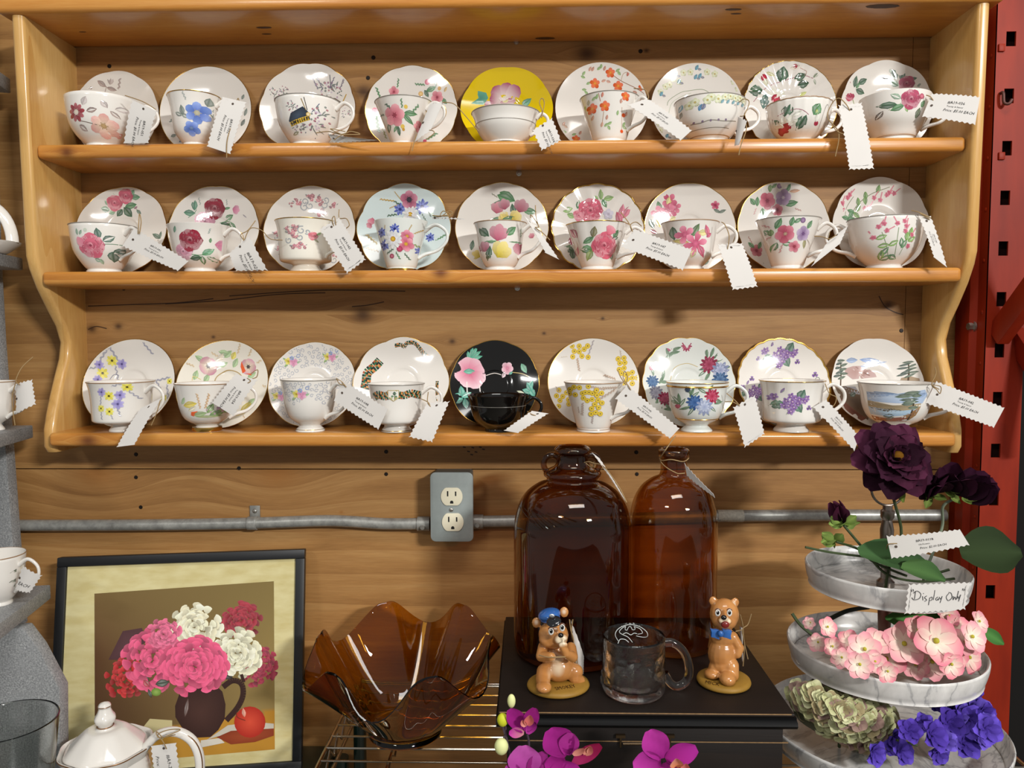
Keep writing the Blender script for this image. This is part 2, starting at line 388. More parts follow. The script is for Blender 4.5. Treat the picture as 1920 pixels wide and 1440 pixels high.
flo = MB().box((-2.5, -5, -.02), (3.5, .65, 0)).build('floor', plain('concrete_floor', '#6b655c', .7)); tag(flo, 'grey concrete shop floor', None, None, 'structure')

# ------------------------------------------------------------------ pine wall shelf
pine_e = wood('pine_edge', '#a5642a', '#c4843a', '#d49d53', 'x', 1.2, .3, [(W(125, 285, YF).x, ZT[0]-.012, .008), (W(420, 285, YF).x, ZT[0]-.01, .010), (W(826, 515, YF).x, ZT[1]-.004, .009), (W(165, 825, YF).x, ZT[2]-.012, .012), (W(1000, 520, YF).x, ZT[1]-.03, .008)], '#5b2a12', coat=.2, stretch=20)
pine_s = wood('pine_side', '#b88443', '#cc9f5c', '#dab474', 'z', 1.0, .3, [(-.08+W(1790, 330, -.06).x*0, 1.0, .001)], '#7a4a22', coat=.3, stretch=16)
pine_t = wood('pine_top', '#a9702e', '#c18c44', '#d0a05a', 'x', .8, .3, [(W(500, 52, -.08).x, .0, .001)], coat=.3, stretch=10)
rack = thing('wall_shelf', 'golden pine wall shelf with three boards and curved sides holding teacups', 'shelf', (0, 0, ZT[2]-.03))
def sub(o): o.location = -Vector(o.parent.location) if o.parent else o.location; return o
for i, z in enumerate(ZT):
    sub(MB().box((XL, YF, z-.0205), (XR, -.0004, z)).build('shelf_board', pine_e, rack, 40, bevel=.006, seg=4))
zt_b = W(960, 81, 0).z
sub(MB().box((XL-.036, -.137, zt_b), (XR+.034, -.0004, zt_b+.022)).build('top_board', pine_e, rack, 40, bevel=.007, seg=4))
for px, py, r in ((495, 52, .006), (500, 64, .004), (155, 60, .003), (1375, 18, .006), (1380, 26, .004), (1655, 12, .012), (1022, 72, .008)):
    p = WZ(px, py, zt_b-.0003); sub(MB().add([(p.x+r*2*math.cos(a*PI/5), p.y+r*.6*math.sin(a*PI/5), p.z) for a in range(10)], [tuple(range(10))], ['#4a2c16']*10).build('knot', ink_mat('ink_wood', .4), rack))
def side(x0, x1):
    prof = [(.0, zt_b), (-.129, zt_b)]
    for px, py in ((41, 480), (46, 505), (58, 540), (76, 580), (92, 612), (100, 642), (96, 672), (86, 705), (76, 740), (67, 775), (61, 805), (60, 838), (66, 848)):
        y = .7395*FPX/(991-px)+CAM.y; y = min(max(y, -.129), -.03); prof.append((y, W(px, py, y).z))
    prof.append((0, prof[-1][1]))
    n = len(prof); m = MB()
    m.add([(x0, y, z) for y, z in prof]+[(x1, y, z) for y, z in prof], [tuple(range(n)), tuple(range(2*n-1, n-1, -1))]+[(i, i+n, (i+1) % n+n, (i+1) % n) for i in range(n)])
    me = m.mesh('side_panel', pine_s, None)
    bm = bmesh.new(); bm.from_mesh(me)
    es = [e for e in bm.edges if abs(e.verts[0].co.x-e.verts[1].co.x) < 1e-6 and min(e.verts[0].co.y, e.verts[1].co.y) < -.01 and max(e.verts[0].co.y, e.verts[1].co.y) < -.001]
    bmesh.ops.bevel(bm, geom=es, offset=.0065, segments=4, profile=.5, affect='EDGES'); bm.to_mesh(me); bm.free()
    me.polygons.foreach_set('use_smooth', [True]*len(me.polygons)); me.set_sharp_from_angle(angle=math.radians(50))
    return sub(link('side_panel', me, rack))
side(XL-.0185, XL); side(XR, XR+.0175)

# ------------------------------------------------------------------ conduit and socket
galv = NT('galvanised'); gz = galv.noise(galv.coord(), 60, 5, .7); galv.set(Base_Color=galv.ramp(gz, [(.3, '#82827e'), (.7, '#b4b4ae')]), Metallic=.35, Roughness=.38); galv = galv.m
galv2 = plain('galvanised_plate', '#949c9a', .5, .2, var=.12, vscale=90)
cond = thing('conduit_pipe', 'galvanised metal conduit running along the plywood below the pine shelf', 'pipe', W(960, 975, -.0135))
def csub(o): o.location = -Vector(o.parent.location); return o
for pts in ([(-30, 985), (120, 985), (300, 984), (470, 981), (600, 976.5), (660, 978), (720, 982), (792, 982)], [(893, 978), (1000, 976), (1150, 973), (1300, 969), (1400, 967), (1560, 966), (1772, 966)]):
    csub(MB().tube(bez([W(x, y, -.0135) for x, y in pts], 6), .0095, 16).build('pipe', galv, cond, 60))
for a, b in ((783, 806), (888, 906)):
    yy = 982 if a < 800 else 978; p, q = W(a, yy, -.0135), W(b, yy, -.0135)
    csub(MB().tube([p, q], .0118, 16).build('connector', galv, cond, 40))
    s0 = W((a+b)/2-2, yy+6, -.024); csub(MB().tube([s0, s0+Vector((0, -.005, 0))], .0036, 10).build('set_screw', mch, cond, 40))
p0 = W(478, 958, -.002); p1 = W(478, 981, -.0135)
st = MB().box((p0.x-.0085, -.003, p1.z), (p0.x+.0085, -.0003, p0.z+.009)); st.tube([Vector((p0.x-.008+.0053*i, p1.y, p1.z)) for i in range(4)], .0112, 16)
csub(st.build('strap', galv, cond, 40, bevel=.0008)); csub(MB().ball((p0.x, -.003, p0.z), (.0038, .002, .0038)).build('strap_screw', mch, cond, 60))
a = W(1345, 967, -.0135); b = W(1393, 967, -.0135)
csub(MB().tube([a, b], .0099, 16).build('paper_label', plain('dirty_label', '#bdb9ac', .7, var=.4, vscale=300), cond, 60))

ob = thing('outlet_box', 'grey metal box with a double cream power socket on the wall', 'socket', W(847, 950, -.0005))
c = W(847, 951, -.045); hw, hh = 41/ppm(-.045), 67/ppm(-.045)
def rrect(w, h, r, n=5):
    out = []
    for cx, cz, a0 in ((w-r, h-r, 0), (-w+r, h-r, 90), (-w+r, -h+r, 180), (w-r, -h+r, 270)):
        for i in range(n+1):
            a = math.radians(a0+90*i/n); out.append((cx+r*math.cos(a), cz+r*math.sin(a)))
    return out
def at(o, x, y, z): o.location = Vector((x, y, z))-Vector(o.parent.location); return o
at(MB().prism(rrect(hw-.003, hh-.002, .005), .002, .0445).build('back_box', plain('steel_box', '#6f716c', .5, .4), ob, 40), c.x, c.y, c.z)
at(MB().prism(rrect(hw, hh, .0085), 0, .004).build('cover_plate', galv2, ob, 40, bevel=.0014), c.x, c.y, c.z)
cream = plain('cream_plastic', '#e9e2c8', .35, var=.03); blk = plain('slot_black', '#0d0b0a', .7)
for py in (931, 979):
    r = .0172; q = W(847 if py < 950 else 849, py, -.0455)
    pts = []
    for i in range(36):
        a = 2*PI*i/36; pts.append((r*math.cos(a), max(-.0142, min(.0142, r*math.sin(a)))))
    rc = at(MB().prism(pts, -.0012, .004).build('socket', cream, ob, 30, bevel=.0005), q.x, q.y, q.z)
    for x, h, in ((-.0063, .0042), (.0063, .0036)): link('slot', MB().box((x-.0011, -.0014, .0012-h+.0035), (x+.0011, -.0005, .0012+h+.0035)).mesh('slot', blk), rc)
    link('slot', MB().prism([(.0026*math.cos(PI*i/8), -.0088+.0026*math.sin(PI*i/8)) for i in range(9)]+[(-.0026, -.011), (.0026, -.011)], -.0014, -.0005).mesh('slot', blk), rc)
q = W(846, 956, -.046); at(MB().ball((0, 0, 0), (.0032, .0015, .0032)).build('cover_screw', mch, ob, 60), q.x, q.y, q.z)

# ------------------------------------------------------------------ red pallet rack upright
red = NT('rack_red'); rn = red.noise(red.coord((1, 1, .2)), 30, 4); red.set(Base_Color=red.ramp(rn, [(.3, '#761b07'), (.7, '#90260a')]), Roughness=.5, Specular_IOR_Level=.22); red = red.m
redd = plain('rack_hollow_shade', '#3a0e06', .8)
pr = thing('pallet_rack', 'orange-red steel rack upright with punched slots beside the pine shelf', 'rack', (.72, -.05, 0))
def rsub(o): o.location = -Vector(o.parent.location); return o
fx0 = W(1848, 650, -.085).x; fx1 = fx0+.056; fy = -.085; z0, z1 = .0, 2.45
hz = [(W(1870, py, fy).z) for py in (-35, 73, 180, 278, 371, 466, 561, 657, 748, 845, 935, 1020, 1110)]
m = MB(); hx0, hx1 = fx0+.0135, fx0+.0275; hh2 = .0105
m.box((fx0, fy, z0), (hx0, fy+.003, z1)); m.box((hx1, fy, z0), (fx1, fy+.003, z1))
prev = z1
for z in hz:
    if z+hh2 < prev: m.box((hx0, fy, z+hh2), (hx1, fy+.003, prev))
    prev = z-hh2
m.box((hx0, fy, z0), (hx1, fy+.003, prev))
m.box((fx1-.003, fy+.003, z0), (fx1, fy+.075, z1))
rsub(m.build('front_flange', red, pr, 40))
m = MB(); prof = [(fx0, fy), (fx0, fy+.024), (fx0-.008, fy+.031), (fx0-.008, fy+.052), (fx0, fy+.059), (fx0, fy+.083)]
for (xa, ya), (xb, yb) in zip(prof, prof[1:]):
    m.add([(xa, ya, z0), (xb, yb, z0), (xb, yb, z1), (xa, ya, z1), (xa+.003, ya, z0), (xb+.003, yb, z0), (xb+.003, yb, z1), (xa+.003, ya, z1)], [(0, 1, 2, 3), (4, 7, 6, 5)])
rsub(m.build('web', red, pr, 20))
rsub(MB().box((fx0+.006, fy+.02, z0), (fx1-.004, fy+.024, z1)).build('hollow_shade_sheet', redd, pr))  # darker red sheet put in for the shade inside the hollow upright
dm = MB().lathe([(0, .0012), (.0025, .0008), (.0033, 0)], 10).mesh('dimple', red, 60)
for i in range(14):
    q = W(1846, 105+96*i, fy+.012); o = link('dimple', dm, pr, Vector((fx0-.0002, fy+.012, q.z))-Vector(pr.location)); o.rotation_euler = (0, -PI/2, 0)
bp = W(1836, 612, fy+.02); bx = fx0-.001
bb = MB(); bb.tube([(bx, fy+.03, bp.z), (bx-.0025, fy+.03, bp.z)], .0085, 16); bb.tube([(bx-.002, fy+.03, bp.z), (bx-.009, fy+.03, bp.z)], .0058, 6)
rsub(bb.build('bolt', mch, pr, 30))
def brace(p, q, w, d):
    p, q = Vector(p), Vector(q); t = (q-p).normalized(); u = Vector((1, 0, 0)); v = t.cross(u).normalized(); m = MB(); vs = []
    for e in (p, q):
        for a, b in ((-1, -1), (1, -1), (1, 1), (-1, 1)): vs.append(e+u*a*d/2+v*b*w/2)
    m.add(vs, [(0, 1, 2, 3), (7, 6, 5, 4), (0, 4, 5, 1), (1, 5, 6, 2), (2, 6, 7, 3), (3, 7, 4, 0)])
    return rsub(m.build('brace', red, pr, 30, bevel=.002))
A = W(1850, 628, fy-.004)
brace((fx0+.016, fy-.002, A.z-.002), (fx0+.040, fy-.16, A.z+.17), .036, .018)
brace((fx0+.045, fy+.02, A.z+.012), (fx0+.075, fy-.1, A.z-.14), .030, .016)
hk = W(1879, 185, fy-.004); h2 = MB().tube(bez([(hk.x, fy+.004, hk.z+.008), (hk.x, fy-.006, hk.z+.008), (hk.x+.001, fy-.007, hk.z-.006), (hk.x+.006, fy-.010, hk.z-.009), (hk.x+.010, fy-.011, hk.z-.003)], 4), .0022, 8)
rsub(h2.build('hook', plain('old_hook', '#5a3a34', .5, .5), pr, 60))
for py in (75, 278):
    t = W(1878, py+10, fy-.001); rsub(MB().box((t.x-.0045, fy-.003, t.z-.009), (t.x+.0045, fy+.001, t.z+.002)).build('locking_tab', red, pr, 30, bevel=.001))

# ------------------------------------------------------------------ grey laminate display stand at the left
gl = NT('grey_laminate'); v1 = gl.noise(gl.coord(), 420, 3, .7); v2 = gl.noise(gl.coord(), 60, 4)
gl.set(Base_Color=gl.mix(v2, gl.ramp(v1, [(.35, '#5a5c5e'), (.5, '#929495'), (.65, '#c2c3c2')]), hx('#8c8e8f')), Roughness=.5); gl = gl.m
gs = thing('display_stand', 'grey speckled laminate display stand with stepped shelves by the plywood wall', 'shelf', (-.85, -.15, .76))
def gsub(o): o.location = -Vector(o.parent.location); return o
def slab(px, py, dep, th, L, wid):                                  # board whose front edge recedes from the viewer
    e = W(px, py, dep); u = Vector((.2, -1, 0)).normalized(); v = Vector((-1, -.2, 0)).normalized()
    a = e; b = e+u*L; c = b+v*wid; d = e+v*wid
    vs = [a, b, c, d]+[p-Vector((0, 0, th)) for p in (a, b, c, d)]
    return gsub(MB().add(vs, [(3, 2, 1, 0), (4, 5, 6, 7), (0, 1, 5, 4), (1, 2, 6, 5), (2, 3, 7, 6), (3, 0, 4, 7)]).build('shelf_board', gl, gs, 30, bevel=.002))
SB = [slab(20, 148, -.04, .022, .3, .3), slab(43, 484, -.045, .019, .3, .3), slab(62, 797, -.06, .020, .3, .3), slab(95, 1096, -.10, .022, .32, .3)]
def plank(pts, y0, y1, nm='side_board'):
    p = [W(a, b, y0) for a, b in pts]; return gsub(MB().prism([(q.x, q.z) for q in p], y0, y1).build(nm, gl, gs, 30, bevel=.0015))
plank([(-160, -60), (-30, -60), (-14, 480), (-5, 640), (22, 1000), (33, 1140), (36, 1175), (-160, 1175)], -.052, -.030)
plank([(-200, 1178), (42, 1178), (70, 1215), (111, 1292), (113, 1500), (-200, 1500)], -.205, -.183)
# ================================================================== china on the pine shelf
def china(name, col, rough=.09): return plain(name, col, rough, 0, .5, .3, .012, 25)
white = china('bone_china', '#e6e2db'); black_c = china('black_glaze', '#0a0908', .1)
gold = plain('gilding', '#c9a050', .22, 1.0, var=.1); ink = ink_mat('china_ink', .12, .6, .5); twine = plain('jute_twine', '#9a8058', .9, var=.2, vscale=900)
paper = plain('tag_card', '#d3cfca', .8, var=.03); inkp = plain('print_black', '#1c1a1c', .8); thread = plain('white_thread', '#b5a288', .9)

class Saucer:
    def __init__(s, cx, w, row, n=0, amp=0.0, rib=0, lean=16.5, p=1.0, dy=0.0, top=None):
        pc_ = (200, 430, 720)[row]; s.l = math.radians(lean); yb = -.044+dy; b = W(cx, pc_, -.022); s.R = (W(cx+w/2, pc_, -.022).x-W(cx-w/2, pc_, -.022).x)/2/(1-amp*.45); 
        def setl(deg):
            s.l = math.radians(deg); sn = math.sin(s.l); y0 = min(-(2*s.R*sn+.003), -(1.56*s.R*sn+.0145)); s.O = Vector((W(cx, pc_, y0+s.R*sn).x, y0, ZT[row]+.0006)); return PX(s.O+Vector((0, math.sin(s.l), math.cos(s.l)))*2*s.R)[1]
        if top is None: setl(lean)
        else:
            best = min(range(7, 23), key=lambda q: abs(setl(q)-top)); setl(best)
        s.n, s.amp, s.rib, s.p = n, amp, rib, p
        s.Z = Vector((0, math.sin(s.l), math.cos(s.l))); s.Y = Vector((0, math.cos(s.l), -math.sin(s.l)))
    def wob(s, q, rho):
        if not s.n: return 1.0
        e = max(0, (rho-.55)/.45); e = e*e*(3-2*e)
        return 1-s.amp*e*(1-abs(math.cos(s.n*q/2))**s.p)
    def dep(s, rho):
        if rho < .30: return .0105
        if rho < .36: t = (rho-.30)/.06; t = t*t*(3-2*t); return .0105-.0022*t
        return .0083*(1-((rho-.36)/.64)**1.5)
    def dq(s, rho, q):
        r = s.dep(rho)
        if s.rib and rho > .4: r += .0006*math.cos(s.rib*q)*min(1, (rho-.4)/.2)
        return r
    def fn(s, px, py, off):
        d = ray(px, py); t = (s.O-CAM).dot(s.Y)/d.dot(s.Y); P = CAM+d*t-s.O
        x, z = P.x, P.dot(s.Z)-s.R; r = math.hypot(x, z); q = math.atan2(z, x)
        lim = s.R*.965*s.wob(q, 1)
        if r > lim: x, z = x*lim/r, z*lim/r; r = lim
        return (x, s.dq(r/s.R, q)-off, z+s.R)
    def build(s, label, mat, rim, draw, plabel, rimr=.0006):
        root = thing('saucer', label, 'saucer', s.O, 'saucers leaning behind the teacups'); root.rotation_euler = (-s.l, 0, 0)
        N = 96 if s.n else 64; rings = [.001, .14, .27, .30, .33, .36, .44, .54, .64, .74, .83, .90, .95, .985, 1.0]
        vs = []; cs = []
        for r in rings:
            for k in range(N):
                q = 2*PI*k/N; w = s.wob(q, r); vs.append((s.R*r*w*math.cos(q), s.dq(r, q), s.R+s.R*r*w*math.sin(q)))
        back = [(1.0, .0012), (.985, .0024), (.85, .003), (.7, .003), (.58, .003), (.56, .0065), (.52, .0065), (.50, .003), (.3, .003), (.001, .003)]
        for r, t in back:
            for k in range(N):
                q = 2*PI*k/N; w = s.wob(q, r); vs.append((s.R*r*w*math.cos(q), s.dq(r, q)+t, s.R+s.R*r*w*math.sin(q)))
        M = len(rings)+len(back); fs = [(i*N+k, (i+1)*N+k, (i+1)*N+(k+1) % N, i*N+(k+1) % N) for i in range(M-1) for k in range(N)]
        MB().add(vs, fs).build('dish', mat, root, 50)
        if rim: MB().tube([(s.R*s.wob(2*PI*k/N, 1)*math.cos(2*PI*k/N), s.dq(1, 2*PI*k/N)+.0004, s.R+s.R*s.wob(2*PI*k/N, 1)*math.sin(2*PI*k/N)) for k in range(N)], rimr, 6, closed=True).build('rim_line', rim, root, 60)
        if draw:
            k = Ink(s.fn); draw(k); k.build(root, ink, 'printed_pattern', plabel)
        return root

STY = dict(
    bowl=lambda R, F, H: [(F, 0), (F, .035*H), (F*.93, .07*H), (F*1.03, .10*H), (R*.70, .24*H), (R*.88, .46*H), (R*.96, .74*H), (R, H)],
    bell=lambda R, F, H: [(F, 0), (F, .04*H), (F*.92, .08*H), (F*1.06, .12*H), (R*.76, .30*H), (R*.84, .55*H), (R*.9, .8*H), (R, H)],
    cone=lambda R, F, H: [(F, 0), (F, .04*H), (F*.97, .07*H), (F*1.04, .12*H)]+[(F*1.04+(R-F*1.04)*t, (.12+.88*t)*H) for t in (.25, .5, .75, 1)],
    ped=lambda R, F, H: [(F, 0), (F*.97, .035*H), (F*.74, .10*H), (F*.76, .14*H), (R*.70, .27*H), (R*.86, .5*H), (R*.92, .75*H), (R, H)],
    square=lambda R, F, H: [(F, 0), (F*.97, .04*H), (F*.82, .10*H), (F*.9, .15*H), (R*.82, .20*H), (R*.88, .30*H), (R*.89, .55*H), (R*.93, .82*H), (R, H)],
    squat=lambda R, F, H: [(F, 0), (F, .05*H), (F*1.05, .09*H), (R*.74, .28*H), (R*.86, .52*H), (R*.91, .76*H), (R, H)])
class Cup:
    def __init__(s, cx, rw, rim, fw, row, sty='bowl', flute=0, famp=.02, ang=-18, yc=-.073, fcx=None, zt=None, handle=True, hs=1.0):
        s.yc = yc; PPY[0] = rim; s.R = rw/2/ppm(yc); s.F = fw/2/ppm(yc); PPY[0] = 640 if zt is None else 1250; z0 = ZT[row] if zt is None else zt
        ry = yc-s.R if row < 2 else yc
        s.H = W(cx, rim, ry).z-z0; s.O = Vector((W(cx, rim, yc).x, yc, z0+.0004)); s.fl, s.fa, s.ang, s.hs, s.handle = flute, famp, ang, hs, handle
        pts = bez([(r, z, 0) for r, z in STY[sty](s.R, s.F, s.H)], 3); s.prof = [(p.x, p.y) for p in pts]
        for i in range(1, len(s.prof)):
            if s.prof[i][1] < s.prof[i-1][1]: s.prof[i] = (s.prof[i][0], s.prof[i-1][1]+1e-5)
    def wob(s, q, z):
        if not s.fl: return 1.0
        e = max(0, min(1, (z/s.H-.1)/.3)); return 1-s.fa*e*(1-abs(math.cos(s.fl*q/2)))
    def fn(s, px, py, off):
        p = W(px, py, s.yc-s.R*.85); z = max(.002, min(s.H*.985, p.z-s.O.z)); r = interp(s.prof, z); x = (p.x-s.O.x); x = max(-.97*r, min(.97*r, x)); y = -math.sqrt(r*r-x*x)
        q = math.atan2(y, x); w = s.wob(q, z); k = w+off/r
        return (x*k, y*k, z)
    def build(s, label, mat, rim, draw, plabel, foot_rim=None, handle_rim=None, name='teacup', group='teacups on the pine wall shelf', lines=()):
        root = thing(name, label, 'cup', s.O, group)
        t = .0021; inner = [(max(.001, r-t), z) for r, z in s.prof if z > .16*s.H][::-1]; ir, iz = inner[-1]
        prof = s.prof+[(s.R-t*.4, s.H+.0006)]+inner+[(ir*.6, iz-.002), (.0005, iz-.0026)]
        prof = [(s.F*.85, .0015), (s.F*.96, 0)]+prof
        N = 64
        MB().lathe(prof, N, wob=(lambda q, i: s.wob(q, prof[i][1])) if s.fl else None).build('bowl', mat, root, 60)
        if rim: MB().tube([(s.R*s.wob(2*PI*k/N, s.H)*math.cos(2*PI*k/N), s.R*s.wob(2*PI*k/N, s.H)*math.sin(2*PI*k/N), s.H+.0002) for k in range(N)], .0007, 6, closed=True).build('rim_line', rim, root, 60)
        for z, wd, m in lines:
            r = interp(s.prof, z*s.H); MB().tube([((r+.0001)*math.cos(2*PI*k/N), (r+.0001)*math.sin(2*PI*k/N), z*s.H) for k in range(N)], wd, 5, closed=True).build('painted_band', m, root, 60)
        if foot_rim: MB().lathe([(s.F*1.001, .0002), (s.F*1.012, .0006), (s.F*1.0, foot_rim*s.H), (s.F*.8, foot_rim*s.H*1.02)], N).build('gilt_foot', gold, root, 60)
        if s.handle:
            h = s.H; r1 = interp(s.prof, .82*h); r2 = interp(s.prof, .30*h); e = s.hs*h*.42
            pts = bez([(r1-.001, 0, .80*h), (r1+e*.45, 0, .93*h), (r1+e*.92, 0, .80*h), (r1+e*.95, 0, .60*h), (r1+e*.55, 0, .42*h), ((r1+r2)/2+e*.12, 0, .34*h), (r2-.001, 0, .27*h)], 5)
            rad = [.0030-.0009*math.sin(PI*i/(len(pts)-1)) for i in range(len(pts))]
            hd = MB().tube(pts, rad, 10, flat=1.25); o = hd.build('handle', mat, root, 60); o.rotation_euler = (0, 0, math.radians(s.ang))
            if handle_rim:
                o2 = MB().tube([p+Vector((.0022, 0, .0006)) for p in pts[4:-6]], .0008, 5).build('handle_line', handle_rim, root, 60); o2.rotation_euler = o.rotation_euler
        if draw:
            k = Ink(s.fn); draw(k); k.build(root, ink, 'printed_pattern', plabel)
        s.root = root; return root

A_, B_, C_, D_ = (0, 80), (460, 80), (850, 80), (1380, 80)
E_, F_, G_, H_ = (100, 320), (480, 320), (940, 320), (1360, 310)
I_, J_, K_, L_, M_ = (100, 610), (480, 610), (830, 610), (1180, 610), (1420, 600)
GR, GD, GL, GY = '#4f8a54', '#2f5f3c', '#8fb56a', '#7c8a80'
TA, PK, PD, RD, YL, BL, LV, OR, MG = '#a9938a', '#e08a9c', '#c04a6a', '#9c2438', '#ecd23c', '#4f74c0', '#9a8cc8', '#e2571c', '#b83a72'
g1 = plain('grey_line', '#8a857c', .3); g2 = plain('sepia_line', '#9c7a58', .3)

def s11(k): k.frame(*A_).leaf(725, 290, -35, 70, 38, TA).leaf(788, 264, 75, 62, 46, lite(TA, .2)).leaf(790, 322, -15, 74, 30, TA).leaf(635, 326, 25, 62, 26, TA).stem([(755, 305), (740, 345)], 4, TA).sprig(838, 325, 75, 75, lite(TA, .1), 5, .42)
def c11(k):
    k.frame(*A_).leaf(622, 425, 65, 68, 48, lite(TA, .3)).leaf(668, 488, 15, 72, 40, '#8a6f66').leaf(745, 440, -55, 60, 40, lite(TA, .2)).leaf(828, 456, 15, 66, 40, lite(TA, .3)).leaf(795, 503, -45, 62, 30, TA).leaf(588, 608, -40, 66, 40, TA).sprig(850, 560, 40, 75, lite(TA, .1), 5, .42)
    k.stem([(570, 560), (640, 575), (700, 590)], 5, '#7a6a60').flower(555, 503, 68, '#7c2430', '#b0444c', 9, '#e6d8c8', .9, cr=.3).flower(725, 590, 85, '#f0d9c0', '#e9a8a2', 6, '#c9a878', 1.0, 20, cr=.2)
def s12(k): k.frame(*A_).leaf(1745, 385, 60, 40, 24, GY).leaf(1765, 495, 70, 60, 26, GY).leaf(1745, 570, 60, 60, 30, dark(GY, .3)).sprig(1215, 570, 60, 55, GY, 5, .4).leaf(1245, 665, 30, 40, 26, GY).leaf(1280, 650, 60, 40, 26, dark(GY, .2)).leaf(1300, 700, 40, 40, 20, '#6a7f9a')
def c12(k): k.frame(*A_).leaf(1310, 485, 100, 80, 40, dark(GY, .15)).leaf(1280, 510, 150, 60, 30, GY).leaf(1330, 525, -30, 60, 30, GY).leaf(1475, 412, 75, 66, 44, GY).leaf(1515, 455, 20, 66, 36, lite(GY, .2)).leaf(1500, 500, -30, 56, 34, GY).sprig(1345, 415, 110, 60, lite(GY, .3), 5, .4).stem([(1430, 560), (1500, 635)], 4, GY).flower(1410, 500, 82, '#3c5cb4', '#86a4e6', 6, '#b9b39a', 1.0, cr=.24).flower(1370, 610, 56, '#3c5cb4', '#86a4e6', 5, '#7088b0', 1.0, 120)
def heather(k, x, y, r, seed, cols=('#8a4a70', '#c8b6c8', '#5b6a62', '#a04a5e')):
    g = random.Random(seed)
    for i in range(26):
        a, d = g.random()*2*PI, r*g.random()**.6
        if i % 3 == 0: k.leaf(x+d*math.cos(a), y+d*math.sin(a), math.degrees(-a), r*.5, r*.11, cols[2])
        else: k.dot(x+d*math.cos(a), y+d*math.sin(a), r*.1, cols[i % len(cols)], lite(cols[i % len(cols)], .3), 7)
def s13(k):
    k.frame(*B_); heather(k, 205, 370, 50, 3); heather(k, 265, 340, 40, 4); heather(k, 560, 300, 80, 5); heather(k, 640, 340, 60, 6); heather(k, 725, 500, 40, 8)
    k.stem([(605, 225), (610, 320)], 5, '#4a4a5a').poly([(560, 375), (640, 385), (690, 420), (700, 435), (600, 400)], '#5a4636').stem([(690, 430), (725, 365)], 7, '#c09a3a')
    for q in (495, 530, 575, 660): k.sprig(q+20, 320, 115 if q < 570 else 60, 90, '#7d7488', 7, .2)
def c13(k):
    k.frame(*B_); heather(k, 350, 460, 50, 9); heather(k, 540, 510, 70, 10); heather(k, 470, 590, 70, 11); heather(k, 370, 600, 45, 12)
    k.nxt().poly([(310, 560), (330, 510), (420, 465), (455, 500), (450, 550), (330, 585)], '#232c3a', '#3e4c5c').nxt().poly([(315, 570), (460, 525), (465, 555), (325, 598)], '#d8b23a')
    for i in range(9): k.nxt().poly([(325+16*i, 572-5*i), (333+16*i, 569-5*i), (337+16*i, 590-5*i), (329+16*i, 593-5*i)], '#3a3020')
    k.stem([(440, 490), (410, 410)], 6, '#8a7238').stem([(450, 490), (430, 400)], 5, '#3a3020').dot(455, 518, 15, '#c8a23a', '#f0e6c8').stem([(480, 500), (530, 435)], 5, '#54607a').leaf(350, 640, 20, 50, 22, '#8a8a60').stem([(420, 635), (480, 668)], 9, '#4a5a70')
def pkfl(k, x, y, r, rot=20): k.flower(x, y, r, '#c4586e', '#efa6ae', 5, '#a04050', 1.05, rot, .16)
def s14(k):
    k.frame(*B_); k.sprig(975, 410, 110, 95, GR, 8, .3).sprig(1090, 310, 80, 60, GR, 6, .36).sprig(1290, 290, 175, 70, GR, 7, .36).sprig(1370, 310, 100, 60, GD, 6, .4)
    k.leaf(1335, 320, 20, 80, 40, GR).leaf(1300, 350, -60, 60, 30, GD).leaf(1430, 410, -50, 60, 30, GR).leaf(1440, 330, 60, 40, 20, '#d8b060').dot(1258, 350, 18, '#d8a860', '#f0d8a0').dot(1395, 320, 14, '#d8a860')
    pkfl(k, 1065, 340, 40); pkfl(k, 1378, 380, 48, 50); k.dot(1308, 272, 20, PD, PK); k.sprig(940, 520, -80, 120, GR, 8, .3).dot(930, 480, 22, PK, PD).sprig(1300, 690, 30, 90, GR, 7, .36).dot(1290, 700, 14, PD).sprig(985, 610, -70, 80, '#a0a870', 6, .3)
def c14(k):
    k.frame(*B_).sprig(1060, 480, 140, 70, GD, 6, .36).sprig(1130, 470, 95, 60, GR, 5, .4).sprig(1190, 500, 50, 80, GR, 6, .34).sprig(990, 500, 170, 50, GD, 5, .4).leaf(1185, 500, 0, 90, 40, GR).leaf(1165, 540, -45, 100, 36, GR).leaf(1020, 590, -95, 70, 34, GD).leaf(1095, 620, -80, 70, 28, GD).leaf(1070, 605, -120, 50, 22, GR).dot(1155, 460, 14, '#e0c060').dot(1125, 590, 15, '#e0c060').dot(1130, 610, 10, '#c89a40')
    pkfl(k, 1070, 515, 78, 80); pkfl(k, 1240, 580, 42, 30); k.leaf(1240, 630, -90, 30, 16, GR)
def s15(k):
    k.frame(*C_).poly([(165, 335), (235, 345), (250, 380), (215, 430), (125, 430), (180, 385)], '#5fa08a', '#4a8878').leaf(525, 412, 35, 95, 50, '#4f9a7c')
    for a, r in ((130, 95), (75, 100), (40, 118), (175, 80)): k.nxt().petal(365, 395, a, r+25, 110, '#f4ece6', '#a04468', .66)
    k.nxt().petal(300, 420, 200, 80, 80, '#f4ece6', '#a04468').nxt().petal(395, 445, 95, 70, 120, '#f7f0ea', '#b0587a', .66); k.dot(372, 385, 24, '#e6e2b8', '#d8d070')
def orf(k, x, y, r): k.flower(x, y, r, '#f08030', '#dd4a16', 5, '#f2b040', .95, 90, .18)
